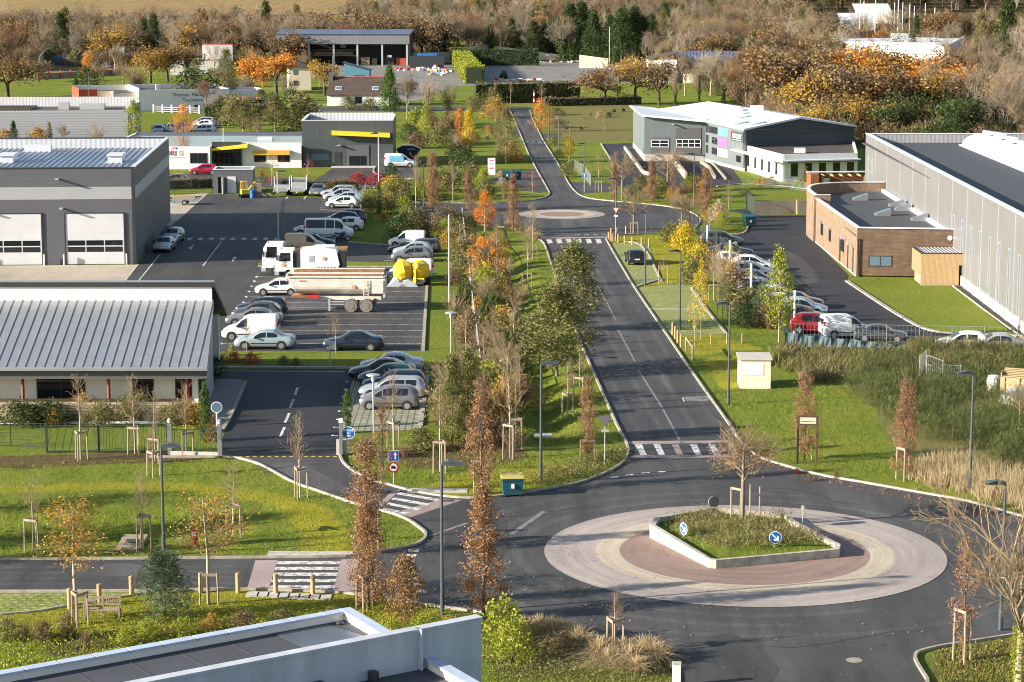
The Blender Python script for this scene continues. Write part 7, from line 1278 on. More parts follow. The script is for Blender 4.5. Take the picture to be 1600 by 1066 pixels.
for i,(x,y,pt,l,h) in enumerate(((52,862,742,'leafless young tree at the far left of the lawn',1.75),(224,859,738,'leafless young tree left of the lawn lamp',1.85),(365,835,712,'leafless young tree on the lawn behind the red post',1.75),(469,778,648,'leafless young tree at the entrance kerb',1.75),(240,744,660,'small leafless young tree behind the lawn lamp',1.5),(126,718,585,'leafless yellowish tree before the stone wall, leftmost',1.75),(211,709,590,'leafless pale tree behind the sliding gate',1.7),(243,722,600,'leafless pale tree right behind the sliding gate',1.5),(291,712,598,'leafless spreading tree beside the slim cypress',1.5),(688,738,590,'leafless pale tree on the verge left of the copper tree',1.9),(615,702,580,'leafless yellow barked tree in front of the parked grey car',1.75),(797,716,548,'leafless tree right of the copper column, behind the bin',2.1),(806,700,580,'second leafless tree right of the copper column',1.9),(887,646,556,'leafless young tree by the main road ditch',1.6),(906,624,540,'leafless young tree nearer the main road kerb',1.6),(824,446,352,'leafless thin tree on the verge left of the main road',1.5),(833,405,318,'leafless thin tree left of the small roundabout crossing',1.5),(1036,443,398,'small leafless tree right of the hatchback bay',1.6),(960,1020,922,'thin leafless sapling among the dry grass tufts',1.55),(1138,346,287,'thin pale tree beside the grass island of the right car park',0),(443,376,312,'thin leafless tree beside the yard lamp post',0),(525,553,490,'leafless thin tree behind the direction sign',0),(386,556,492,'thin leafless tree before the pale green saloon',0),(650,330,240,'tall pale leafless tree behind the truck yard',1.2),(708,318,250,'pale leafless tree beside the far street',0),(935,300,240,'pale leafless tree before the far lawn of the print works',1.5),(1115,470,398,'leafless tree with stakes at the right fence',1.5),(1128,505,415,'leafless slender tree right of the yellow sapling',1.8))):
    plant('young',x,y,pt,l,'leafless young trees',1.0 if x not in (443,386) else .7)
    if h: stakes(x,y + 1,h,'stake frame round the ' + ' '.join(l.split()[:11]),3 if y > 600 else 2,random.uniform(0,2))
plant('young_leafy',120,975,792,'young tree with thin golden orange leaves by the bench',None,1.9,0); stakes(124,978,1.55,'stakes round the golden tree by the bench'); plant('young_leafy',326,944,770,'thin young tree with few orange leaves left of the near zebra',None,1.7,2); stakes(327,946,1.5,'stakes round the thin tree left of the near zebra',2)
plant('vase_copper',1160,826,660,'leafless spreading tree with copper lower leaves on the roundabout island',None,1.2,1).location.z = .5
t = thing('tree_stakes','four post timber frame round the roundabout tree','tree stakes',G(1164,822) + Vector((0,0,.45)))
for x,y in ((-.75,-.1),(-.3,-.55),(.3,.5),(.75,0)): b = MB(); b.tube((x,y,0),(x,y,1.65),.04,n=6); b.build('stake',M['wood_grey'],t)
b = MB(); b.cbox((-.52,-.32,1.6),(.72,.05,.12),R(-45)); b.build('rail',M['wood_grey'],t)
plant('vase',990,366,288,'leafless vase shaped tree inside the ring of bollards',None,1.25,1); stakes(991,367,1.35,'stake frame of the tree inside the ring of bollards',2); plant('vase',1065,358,296,'leafless spreading tree left of the white pole at the fence',None,1.3,2); plant('vase',1076,363,300,'leafless spreading tree right beside the white pole at the fence',None,1.5,0); plant('vase',972,312,232,'leafless tree before the loading dock, left one',None,1.3,1); plant('vase',1043,300,228,'leafless tree before the loading dock, right one',None,1.6,2); plant('vase',1592,680,590,'leafless bush tree at the right edge in the gorse',None,1.0,0)
rg = np.random.default_rng(41); segs = [((0,0,0),(.05,.05,2.2),.20,.17)]; tips = []
for k in range(9): th = (math.pi + rg.normal(0,.9)) if k % 3 else rg.uniform(0,6.28); branch(segs,tips,(.05,.05,1.7 + .35 * k),(math.cos(th)*.8,math.sin(th)*.8,.75),rg.uniform(2.0,2.9),.06,5,rg,.45,.10,(2,4),.66,.13,.006)
for k in range(2): branch(segs,tips,(.05,.05,2.1),(.1 * k,.1,1),3.0,.10,5,rg,.4,.15,(2,4),.66,.12,.006)
Z = rg.uniform(.0,2.4,1300); A = rg.uniform(0,6.28,1300); I = np.stack([np.cos(A)*.27,np.sin(A)*.27,Z],1) + rg.normal(0,.05,(1300,3))
p = G(1592,1066); t = thing('bare_tree','big leafless spreading tree with an ivy covered trunk at lower right','tree',p); link_mesh('trunk',np_mesh('trunk',*seg_mesh(segs[:1],9)),M['bark_pale'],t); link_mesh('crown',np_mesh('crown',*seg_mesh(segs[1:],4)),M['twig_tan'],t); link_mesh('ivy',np_mesh('ivy',*quads(I,rg.uniform(.07,.13,1300),rg)),M['leaf_lime'],t)
for x,y,pt,k,l,w in ((897,516,382,'alder','dense dark green leafed tree, taller and farther of the roadside pair',1.4),(870,584,446,'alder','dense green leafed tree, nearer of the roadside pair',1.75),(706,702,560,'alder','green leafed tree beside the paved bays, left of two',.8),(730,694,548,'alder','green leafed tree beside the paved bays, right of two',.75),(758,362,300,'fire','fiery red and orange maple at the street mouth',1.2),(757,452,374,'orange_tree','round orange leafed tree inside the shrub belt',1.05),(790,256,168,'olive_tree','tall olive leafed tree on the far verge',.9),(733,250,174,'yellow_tree','bright yellow poplar by the far lawn',.95),(718,224,170,'fire','slim orange tree left of the yellow poplar',.55),(665,226,166,'lime_tree','yellow green tree behind the printed van lawn',.8),(846,206,156,'orange_tree','orange leafed tree beside the far road',.95),(889,254,212,'yellow_tree','yellow leafed small tree beside the far street lamps',1.3),(832,302,264,'maroon_tree','dark red young maple beside the far drive',1.0),(425,290,238,'maroon_tree','dark red maple before the white office',1.0),(481,287,244,'maroon_tree','dark red maple before the tall dark building',.8),(679,262,236,'maroon_tree','dark red tree beyond the printed van',.8),(210,224,158,'lime_tree','red topped green maple at the end of the long warehouse',1.0),(287,230,166,'orange_tree','red orange maple behind the white office',.75),(1217,536,392,'lime_tree','yellow topped green hornbeam at the right fence',.75),(1192,508,448,'pine','grey green dense bush at the right fence',1.0),(1095,530,405,'yellow_sapling','slender yellow leafed sapling beside the bollards',.6),(1085,545,428,'yellow_sapling','slender yellow leafed sapling nearer the wooden rail',.5),(1068,395,350,'shrub_yellow','bright yellow bush at the right fence',.8),(258,968,866,'pine','small dark green pine beside the near street',1.45),(632,982,874,'sparse_gold','golden brown shrubby tree at the near kerb',.75),(321,690,598,'slim_cypress','slim dark cypress at the corner of the zinc roofed building',.8),(543,668,610,'slim_cypress','slim dark cypress at the paved bays',1.0),(592,338,284,'slim_cypress','slim cypress in the shrubs behind the white hatchback',.6),(599,304,282,'slim_cypress','tiny slim cypress on the grass beyond the yard',.8),(609,174,104,'cypress','tall pyramid cypress beside the tiled house',1.0)): plant(k,x,y,pt,l,None,w)
for (x,y,z0,z1,mt,lab) in ((210,224,4.2,7.6,'leaf_red',None),(287,230,3.6,7.2,'leaf_red',None)):
    pass
gs = 'shrubs along the truck park fence'
rs = random.Random(5)
belt = [(700,352,22),(712,372,26),(722,396,26),(716,360,24),(734,420,30),(722,440,30),(742,470,34),(728,480,34),(745,500,34),(760,480,36),(772,510,40),(735,520,36),(758,545,40),(778,560,42),(742,575,40),(770,600,42),(735,610,44),(762,640,46),(785,655,46),(715,640,44),(700,665,44),(775,690,44),(742,660,44),(790,470,38),(785,430,34),(775,395,30),(795,520,40)]
for i,(x,y,hp) in enumerate(belt):
    k = rs.choice(['shrub_olive','shrub_green','broom','twig_bush','shrub_brown','shrub_olive','twig_bush_leafy','shrub_gold','twig_bush'])
    plant(k,x,y,y - hp * rs.uniform(.9,1.4),'mixed green and brown shrub in the belt along the truck park fence',gs,rs.uniform(.9,1.5))
sh = [('shrub_green',660,705,672,'dark green round shrub below the leafless verge tree',1.5),('twig_bush_leafy',800,705,660,'reddish brown bush right of the copper column trees',1.3),('twig_bush_leafy',632,715,690,'low red brown bush by the gate notice',1.4),('shrub_brown',575,715,688,'red brown shrub right of the round blue notice',1.3),
 ('shrub_olive',578,335,308,'olive bush behind the white hatchback',1.2),('shrub_green',605,333,306,'green bush in the bed behind the upper yard',1.3),('shrub_olive',628,320,298,'pale olive bush in the bed behind the upper yard',1.3),('shrub_lime',575,344,336,'low lime green bush at the yard bed edge',1.3),('shrub_gold',600,346,333,'low orange bush at the yard bed edge',1.5),('shrub_dark',628,378,338,'dark green bush right of the yard lawn',1.2),('shrub_olive',645,372,325,'grey green bush right of the yard lawn',1.1),('twig_bush_leafy',668,372,330,'brown twiggy bush behind the middle bays',1.2),('shrub_brown',690,362,330,'brown bush behind the middle bays',1.3),('shrub_green',704,300,268,'broad green bush beside the far street',2.0),('shrub_dark',612,289,260,'dark conical evergreen bush before the printed van',1.1),('shrub_maroon',560,288,272,'dark red hedge like shrub before the tall building, left',2.2),('shrub_maroon',590,290,272,'dark red shrub before the tall building, right',1.8),('shrub_maroon',690,290,274,'dark red shrub beyond the lawn lamp',1.8),('shrub_olive',410,285,268,'agave like grey bush before the office',1.0),('shrub_brown',300,294,279,'brown low hedge bush before the office, left',2.6),('shrub_brown',455,300,286,'brown low hedge bush behind the trailers',2.8),('shrub_brown',515,298,286,'brown low hedge bush behind the silver row',2.4),
 ('shrub_dark',640,222,196,'dark shrub left of the far lawn',1.5),('shrub_brown',655,232,208,'brown shrub in the far bed',1.6),('shrub_green',690,228,200,'green shrub in the far bed',1.7),('twig_bush_leafy',688,218,180,'twiggy brown bush in the far bed',1.4),('shrub_dark',725,268,236,'dark shrub below the yellow poplar',1.3),('shrub_olive',735,282,256,'olive shrub below the yellow poplar',1.3),('shrub_olive',758,180,166,'tawny shrub at the far road end',1.6),('shrub_straw',761,222,212,'straw coloured grass clump on the far verge',.9),('shrub_straw',782,276,268,'straw grass clump beside the teal bins',1.6),('shrub_straw',785,290,279,'straw grass clump before the teal bins',1.5),
 ('shrub_green',866,228,214,'round dark shrub under the far lamps',1.3),('shrub_green',874,247,233,'second round dark shrub under the far lamps',1.3),('shrub_green',888,277,256,'dark round bush at the far drive',1.3),('shrub_olive',872,200,186,'brown olive hedge under the orange far tree',1.8),('shrub_olive',868,180,168,'bramble bush at the far road end',2.4),
 ('broom',1010,298,284,'olive broom bush at the forecourt hedge, left',2.2),('shrub_olive',1032,302,282,'tawny bush at the forecourt hedge, middle',1.6),('twig_bush_leafy',1070,306,284,'brown twiggy bush at the forecourt hedge',1.6),('shrub_green',985,308,292,'green bush at the forecourt hedge',1.6),('shrub_gold',1110,346,325,'golden grass like bush below the broad copper tree',1.0),('shrub_straw',1122,348,318,'pale feathery grass clump by the grass island',.9),('shrub_lime',1128,352,334,'yellow green bush by the grass island',1.1),('shrub_green',1048,378,352,'dark green bush behind the staked tree ring',1.3),('shrub_green',1062,384,360,'second dark green bush behind the staked tree ring',1.2),('shrub_yellow',1092,420,385,'yellow bush at the fence beyond the young tree',1.0),('shrub_green',1082,445,410,'green bush at the right fence below the yellow bush',1.1),('shrub_brown',1150,470,425,'orange brown bush at the right fence',1.2),('shrub_olive',1165,500,455,'tawny bush before the navy cars',1.2),('shrub_gold',1140,445,415,'golden bush among the fence stakes',1.0),('shrub_dark',1160,512,478,'dark low bush left of the grey green bush',1.1),('twig_bush',1122,430,372,'bare twiggy shrub before the first parked cars',1.1),('twig_bush',1140,438,378,'second bare twiggy shrub before the first parked cars',1.2),('twig_bush',1128,452,398,'bare shrub over the fence stakes',1.0),
 ('shrub_green',1165,306,296,'green bush in the flower border',2.0),('shrub_gold',1190,290,279,'golden bush in the flower border',2.2),('shrub_lime',1250,290,281,'lime green clipped bush at the olive tree',2.2),('shrub_green',1205,290,276,'dark young conifer bush in the flower border',1.2),('olive_tree',1258,292,261,'small olive tree with a forked trunk at the annexe',1.3),
 ('shrub_dark',337,588,560,'dark round bush at the rear corner of the zinc building',1.0),('twig_bush_leafy',345,567,545,'brown twiggy bush behind the zinc building',1.6),('shrub_maroon',392,568,553,'clipped reddish bush in the strip before the saloon',1.7),('shrub_maroon',366,567,552,'clipped red brown bush in the strip, leftmost',1.7),('shrub_green',443,570,557,'clipped dark round bush in the grass strip, left',1.5),('shrub_brown',462,571,560,'clipped brown round bush in the grass strip, right',1.4),('shrub_lime',362,556,540,'lime green pointed bush beside the white van',.8),
 ('shrub_dark',30,664,632,'trailing dark evergreen over the stone wall, left',2.2),('shrub_dark',75,662,630,'trailing dark evergreen over the stone wall, right',2.0),('shrub_olive',115,646,625,'grey green bush above the stone wall',1.3),('shrub_gold',200,648,628,'straw coloured bush above the stone wall',1.5),('twig_bush',255,655,618,'bare straw coloured bush above the stone wall',1.2),('twig_bush_leafy',300,655,615,'bare purple brown bush by the slim cypress',1.0),('shrub_gold',330,690,660,'orange leafed clump by the gate post',.7),
 ('shrub_olive',12,1000,968,'grey twiggy shrub at the lower left edge',1.3),('twig_bush',42,998,960,'bare grey shrub at the lower left edge',1.1),('shrub_brown',66,1002,972,'brown round shrub left of the golden tree',1.0),('shrub_brown',106,995,962,'rusty round shrub under the golden tree',.9),('twig_bush_leafy',135,1010,984,'low pinkish shrub under the golden tree',1.1),('shrub_lime',196,1008,985,'yellow green low shrub before the near roof, left',1.3),('shrub_lime',230,998,974,'yellow green low shrub before the near roof, middle',1.5),('shrub_lime',285,992,968,'yellow green low shrub before the near roof, right',1.5),('shrub_gold',330,985,962,'tawny low shrub before the near roof',1.5),('shrub_brown',380,985,958,'brown low shrub before the near roof',1.8),('shrub_olive',440,975,955,'olive low shrub before the near roof',2.0),('shrub_olive',520,968,950,'olive low shrub left of the roof corner',1.8),('shrub_lime',612,996,968,'yellow green bush under the golden shrubby tree',1.2),('shrub_lime',660,996,966,'yellow green bush between the kerb and the fin',1.3),('shrub_gold',700,990,966,'tawny bush behind the fin wall',1.3),
 ('shrub_lime',785,1010,945,'large bright green bush beside the concrete fin',1.15),('shrub_lime',800,1035,975,'second bright green bush beside the concrete fin',1.0),('shrub_brown',880,1020,990,'brown low bush among the grass tufts',1.5),('shrub_brown',1265,752,742,'small red brown clump at the right kerb',1.2),('shrub_brown',1307,748,738,'second small red brown clump at the right kerb',1.2),('shrub_maroon',1245,740,733,'dark little clump at the right kerb',1.0)]
for k,x,y,pt,l,w in sh: plant(k,x,y,pt,l,None,w)
for i,(x,y,hp) in enumerate(((828,996,28),(845,992,26),(862,1000,30),(880,998,26),(905,1010,26),(936,1030,30),(955,1042,26),(985,1040,30),(975,1024,24),(1010,1028,30),(1025,1034,26),(995,1052,24),(815,990,22),(1140,735,12))): plant('dry_tuft',x,y,y - hp * 1.25,'arching straw coloured grass tuft on the bank below the roundabout','dry grass tufts by the roundabout',1.5)
for i,(x,y,hp) in enumerate(((795,357,16),(812,362,14),(828,368,14),(838,374,12))): plant('dry_tuft',x,y,y - hp,'straw grass tuft at the kerb of the small roundabout','dry grass tufts by the small roundabout',1.6)
leafmat('leaf_tawny',[(.20,.17,.07),(.26,.22,.10),(.16,.15,.05),(.30,.25,.12)],k_=1.2)
belt2 = [(792,600),(770,560),(802,545),(760,500),(776,470),(798,460),(764,425),(740,470),(812,640),(784,625),(756,590),(728,560),(700,640),(776,400),(720,410),(805,500)]
for i,(x,y) in enumerate(belt2): plant('young' if i % 3 else 'vase',x,y,y - 62 - (y - 400) * .12,'leafless thin tree in the shrub belt along the truck park fence','bare trees in the shrub belt',1.2)
plant_at('alder',Vector((-41,111,0)),9,'green leafed tree standing beyond the left edge of the lawn',None,1.2); plant_at('vase',Vector((-38,118,0)),7,'leafless tree standing beyond the left edge of the lawn',None,1.2); plant_at('column',Vector((-33,107.5,0)),7,'copper column tree standing beyond the left edge of the near street',None,1.2)
def inpoly(poly,n,rg):
    A = np.array(poly,float); lo,hi = A.min(0),A.max(0); out = []
    while sum(map(len,out)) < n:
        P = rg.uniform(lo,hi,(n * 2,2)); ins = np.zeros(len(P),bool)
        for a,c in zip(A,np.roll(A,-1,0)): ins ^= ((a[1] > P[:,1]) != (c[1] > P[:,1])) & (P[:,0] < (c[0] - a[0]) * (P[:,1] - a[1]) / (c[1] - a[1] + 1e-9) + a[0])
        out.append(P[ins])
    P = np.concatenate(out)[:n]; W = [G(*q) for q in P]; return np.array([(w.x,w.y,gz(w.x,w.y)) for w in W])
def strew(poly,n,kinds,h0,h1,label,group):
    P = inpoly(poly,n,np.random.default_rng(n))
    for x,y,z in P: plant_at(rs.choice(kinds),Vector((x,y,z)),rs.uniform(h0,h1),label,group,rs.uniform(.9,1.5))
MIX = ['shrub_olive','shrub_green','broom','twig_bush','shrub_brown','twig_bush_leafy','shrub_gold','shrub_lime','twig_bush']
strew([(698,345),(735,345),(790,400),(812,520),(815,640),(790,700),(700,690),(712,600),(706,480)],60,MIX,1.0,2.6,'mixed green and brown shrub in the belt along the truck park fence',gs)
strew([(640,190),(715,180),(745,215),(748,262),(720,262),(700,228),(645,232)],26,MIX + ['shrub_dark'],1.2,3.2,'mixed shrub in the bed between the far road and the dark building','shrubs of the far bed')
strew([(568,345),(560,318),(620,300),(760,292),(770,312),(690,314),(640,322),(640,345)],30,MIX,1.0,2.4,'mixed shrub in the bed between the upper yard and the small roundabout','shrubs behind the upper yard')
strew([(965,298),(1090,296),(1098,320),(1040,316),(970,311)],18,MIX,.8,2.0,'mixed shrub in the hedge before the print works forecourt','shrubs before the print works')
strew([(1075,372),(1100,370),(1180,450),(1215,505),(1200,520),(1150,510),(1100,450)],28,MIX + ['shrub_yellow'],.8,2.0,'mixed autumn shrub along the fence of the right car park','shrubs along the right fence')
strew([(330,165),(480,150),(490,200),(400,208),(345,190),(335,180)],22,['shrub_olive','shrub_green','shrub_dark','twig_bush','shrub_brown','olive_tree'],2.0,5.0,'mixed garden shrub between the clinic and the office','garden shrubs beyond the office')
strew([(850,178),(975,170),(985,212),(930,222),(885,218)],20,['shrub_olive','twig_bush','shrub_straw','broom'],.5,1.2,'rough tussock in the meadow beside the far road','meadow tussocks')
strew([(700,170),(790,172),(812,240),(800,262),(745,255),(742,200)],16,['shrub_olive','twig_bush','olive_tree','shrub_gold','young'],1.2,4.5,'mixed shrub or sapling on the far verge left of the road','far verge shrubs')
strew([(70,150),(140,132),(330,128),(420,160),(300,168),(120,165)],12,['olive_tree','twig_bush','bare','shrub_dark','oak_brown'],3.0,7.0,'scattered tree or shrub on the far left lawn','trees scattered on the far left lawn')
strew([(20,652),(320,652),(318,668),(20,668)],22,['shrub_olive','shrub_gold','twig_bush','shrub_green','twig_bush_leafy'],.7,1.6,'low mixed shrub above the rough stone wall','shrubs above the stone wall')
def stuff(name,vf,m,label): o = link_mesh(name,np_mesh(name,*vf),M[m]); return tag(o,label,name.replace('_',' '),None,'stuff')
rg = np.random.default_rng(900)
B1 = inpoly([(1335,560),(1440,558),(1560,562),(1720,575),(1720,755),(1600,742),(1500,712),(1425,676),(1362,640),(1328,604)],330,rg)
stuff('gorse_thicket',blades(mound(B1,240,1.0,1.45,rg),rg.uniform(.12,.36,330 * 240),rg,1.0,.013,.3),'leaf_broom','dark green gorse and broom thicket on the bank at right')
B4 = inpoly([(1425,549),(1720,553),(1720,558),(1425,555)],70,rg); stuff('gorse_thicket',blades(mound(B4,260,.9,1.1,rg),rg.uniform(.15,.4,70 * 260),rg,.45,.013,.3),'leaf_olive','tawny gorse fringe hiding the parked cars at far right')
stuff('gorse_leaves',quads(mound(B1[:200],90,1.0,1.4,rg),rg.uniform(.06,.15,18000),rg,.4),'leaf_green','green leafy shoots mixed into the gorse thicket')
B2 = inpoly([(1215,548),(1330,552),(1600,560),(1720,570),(1720,590),(1560,585),(1440,590),(1340,580),(1290,600),(1220,580)],260,rg); rep = np.repeat(B2,34,0) + np.concatenate([rg.normal(0,.4,(260 * 34,2)),np.zeros((260 * 34,1))],1)
stuff('weeds',blades(rep,rg.uniform(.3,1.1,len(rep)),rg,.5,.03,.4),'leaf_olive','tawny weeds and brambles along the right fence')
L = np.repeat(B2[:170],20,0) + rg.normal(0,.35,(3400,3)) + np.array([0,0,.5]); stuff('bramble_leaves',quads(L,rg.uniform(.08,.16,len(L)),rg),'leaf_brown','russet bramble leaves along the right fence')
B3 = inpoly([(1425,750),(1440,730),(1500,726),(1560,744),(1720,790),(1720,830),(1600,800),(1510,772)],210,rg); rep = np.repeat(B3,40,0) + np.concatenate([rg.normal(0,.22,(210 * 40,2)),np.zeros((210 * 40,1))],1)
stuff('tall_dry_grass',blades(rep,rg.uniform(.4,1.35,len(rep)),rg,.2,.014,.4),'leaf_straw','tall straw coloured dry grass beside the roundabout lamp')
ang = rg.uniform(0,6.28,2400)
def island_pts(n):
    A = inpoly([(1030,828),(1110,872),(1122,874),(1295,858),(1235,826),(1222,816),(1118,812)],n,rg); A[:,2] = .5; return A
C_ = island_pts(70); L = np.repeat(C_,81,0) + rg.normal(0,1,(5670,3)) * np.array([.42,.42,.14]) + np.array([0,0,.12]); stuff('creeping_shrubs',cat([quads(L,rg.uniform(.06,.13,len(L)),rg,.45,.5),blades(np.repeat(C_,41,0) + np.concatenate([rg.normal(0,.35,(2870,2)),np.zeros((2870,1))],1),rg.uniform(.15,.5,2870),rg,.9,.014,.4)]),'leaf_tawny','tawny creeping shrubs filling the roundabout planter')
C_ = inpoly([(830,745),(905,725),(975,700),(980,712),(955,735),(900,752),(840,762)],90,rg); L = np.repeat(C_,50,0) + rg.normal(0,1,(4500,3)) * np.array([.4,.4,.14]) + np.array([0,0,.2]); stuff('ground_cover',quads(L,rg.uniform(.06,.13,len(L)),rg),'leaf_olive','low olive ground cover on the verge corner by the give way sign')
C_ = inpoly([(690,960),(800,966),(1040,1035),(1048,1060),(900,1062),(770,1060),(700,1000)],120,rg); L = np.repeat(C_,50,0) + rg.normal(0,1,(6000,3)) * np.array([.4,.4,.12]) + np.array([0,0,.15]); stuff('ground_cover',quads(L,rg.uniform(.06,.13,len(L)),rg),'leaf_green','dark ground cover between the grass tufts')
C_ = inpoly([(0,990),(200,970),(450,950),(560,935),(700,955),(680,975),(450,985),(200,1030),(0,1060)],150,rg); L = np.repeat(C_,40,0) + rg.normal(0,1,(6000,3)) * np.array([.5,.5,.12]) + np.array([0,0,.12]); stuff('ground_cover',quads(L,rg.uniform(.06,.13,len(L)),rg),'leaf_lime','yellow green ground cover above the near roof')
LAWN = [[(0,722),(340,718),(420,735),(600,800),(655,832),(640,850),(540,866),(0,872)],[(0,932),(220,930),(560,934),(720,956),(500,980),(0,1050)],[(560,745),(700,700),(860,715),(960,700),(972,690),(965,672),(950,735),(800,770),(640,764)],[(1170,610),(1330,600),(1390,745),(1210,720),(1150,670),(1100,595)],[(780,460),(840,400),(905,545),(960,670),(850,700),(800,690)],[(1455,1020),(1600,1000),(1640,1066),(1470,1066)],[(760,1045),(1040,1045),(1052,1066),(760,1090)]]
G_ = np.concatenate([inpoly(pl,n,rg) for pl,n in zip(LAWN,(12000,8000,6000,7000,7000,4000,3000))]); stuff('grass_blades',blades(G_,rg.uniform(.04,.14,len(G_)),rg,.5,.018,.4),'blades','rough grass blades of the lawns')
F_ = np.concatenate([inpoly([(540,870),(800,800),(1000,900),(1000,1010),(700,945)],260,rg),inpoly([(1200,722),(1600,810),(1600,822),(1200,735)],420,rg),inpoly([(1460,1010),(1600,995),(1600,1060),(1480,1060)],500,rg),inpoly([(560,860),(760,940),(700,980),(540,960)],250,rg),inpoly([(1000,880),(1500,980),(1400,1060),(1050,1060)],90,rg)]); F_[:,2] += .05; stuff('fallen_leaves',quads(F_,rg.uniform(.07,.13,len(F_)),rg),'leaf_copper','fallen copper leaves lying on the road and verges')
# ---------------------------------------------------------------- trees and hedges of the middle distance and the woods
gm_ = 'trees of the gardens beyond the yard'
for k,x,y,pt,l,w in [(a[0],a[1],a[2],a[3],a[4],a[5] * (1.4 if a[0][:3] == 'oak' else 1)) for a in (('oak_oak',12,152,70,'big brown oak at the left edge before the lawn',1.0),('oak_gold',235,130,62,'golden oak on the far lawn, leftmost of the group',.9),('oak_oak',262,128,58,'brown oak in the middle of the far lawn group',.85),('oak_oak',290,126,60,'brown oak at the right of the far lawn group',.9),('bare',335,118,60,'bare dark tree before the white hall',.9),('orange_tree',138,126,82,'pale orange tree by the blue containers',.75),('conifer',119,140,122,'small dark fir on the far lawn',1.3),('olive_tree',355,160,78,'tall grey green tree beside the white hall',1.0),('oak_orange',395,146,66,'bright orange tree left of the open shed',.8),('oak_orange',432,148,70,'large orange tree before the white farmhouse',.9),('oak_gold',507,150,84,'round golden oak before the blue shed',.85),('bare',322,176,112,'spreading bare fruit tree on the far lawn',.9),('bare',365,165,118,'bare little tree beside the round bush',.8),('shrub_dark',344,142,130,'small round dark bush on the far lawn',1.0),('bare',636,186,100,'pale birch like bare tree right of the tall cypress',.6),('twig_bush',700,172,118,'wide pale bare bush by the far yard entrance',1.1),('twig_bush',670,165,112,'brown bare bush left of the far yard entrance',1.0),('olive_tree',430,206,150,'broad green evergreen shrub tree behind the office, left',2.0),('shrub_green',462,202,158,'broad green evergreen shrub tree behind the office, right',2.0),('olive_tree',380,206,168,'grey green bush tree at the far car park',2.0),('shrub_green',545,172,152,'pale green laurel before the tiled house, left',1.4),('shrub_green',578,172,154,'green laurel before the tiled house, right',1.5),('oak_brown',640,160,112,'red brown tree before the shed yard',.6),('oak_oak',945,164,86,'brown oak at the meadow edge behind the print works, left',.95),('oak_gold',992,162,72,'golden oak at the meadow edge behind the print works',.8),('oak_brown',1030,165,80,'half bare brown tree behind the print works',.8),('ivy',1055,170,100,'ivy clad trunk tree behind the print works, left',.6),('ivy',1092,168,92,'ivy clad trunk tree behind the print works, middle',.6),('ivy',1130,168,85,'ivy clad trunk tree behind the print works, right',.7),('bare',1070,150,70,'bare tree before the solar roofed hall, left',.9),('bare',1110,150,72,'bare tree before the solar roofed hall, right',.9),('oak_orange',1148,150,90,'orange leafed tree before the solar roofed hall',.6),('bare',1165,168,80,'wide bare tree at the corner of the white roof',1.2),('young',773,162,124,'leafless clipped tree before the dark hedge, left',1.0),('young',798,162,128,'leafless clipped tree before the dark hedge, middle',1.0),('young',869,160,126,'leafless clipped tree before the dark hedge, right',1.0),('young',846,168,128,'leafless tree behind the orange roadside tree',1.3),('bare',100,226,190,'tangle of bare bushes before the long warehouse, left',1.2),('twig_bush',150,226,184,'round bare bush before the long warehouse',1.0),('shrub_gold',60,226,202,'golden bush before the long warehouse',1.6),('conifer',22,226,190,'small blue green fir before the long warehouse',1.0),('shrub_gold',8,226,204,'golden brown bush at the left end of the long warehouse',1.4),('olive_tree',78,226,192,'pale green young tree before the long warehouse',.8),('shrub_maroon',228,226,214,'dark red bush at the corner of the long warehouse',1.4),('young',263,172,150,'pale forked tree before the white clinic',1.0),('alder',408,172,140,'dark green tree between the clinic and the orange trees',1.6),('bare',450,168,110,'bare tree between the orange trees and the golden oak',1.0),('oak_brown',60,128,84,'brown half bare tree beside the left oak',1.0),('bare',180,112,62,'bare tree behind the blue containers',1.0),('olive_tree',345,186,150,'grey green bush tree beside the low brown hedge',1.5))]: plant(k,x,y,pt,l,None,w)
def hedge(name,label,a,c,wd,h,m,lsz=.3,dens=26):
    a,c = Vector(a),Vector(c); d = c - a; L = d.length; n = int(L * (wd + 2 * h) * dens); rg = np.random.default_rng(int(abs(a.x) * 7) + 3); t = rg.random(n) * L; f = rg.random(n); tot = wd + 2 * h; s = f * tot
    y = np.where(s < h,0,np.where(s < h + wd,s - h,wd)); z = np.where(s < h,s,np.where(s < h + wd,h,tot - s)); dirn = np.array([d.x,d.y,0]) / L; nn = np.array([-dirn[1],dirn[0],0])
    wob = .18 * np.sin(t * 1.1) + rg.normal(0,.13,n); P = np.array([a.x,a.y,0]) + dirn * t[:,None] + nn * (y - wd / 2 + rg.normal(0,.12,n))[:,None]; P[:,2] = np.maximum(.05,z + wob * (z > h * .6))
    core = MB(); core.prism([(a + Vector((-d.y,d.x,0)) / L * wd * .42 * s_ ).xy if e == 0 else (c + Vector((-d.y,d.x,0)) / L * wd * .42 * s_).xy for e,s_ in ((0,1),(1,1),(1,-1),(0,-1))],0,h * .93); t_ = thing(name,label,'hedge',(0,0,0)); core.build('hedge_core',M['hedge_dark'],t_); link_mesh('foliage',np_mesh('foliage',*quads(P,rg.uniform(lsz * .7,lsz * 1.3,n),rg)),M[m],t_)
mat('hedge_dark',(.02,.032,.010),.9,var=.3)
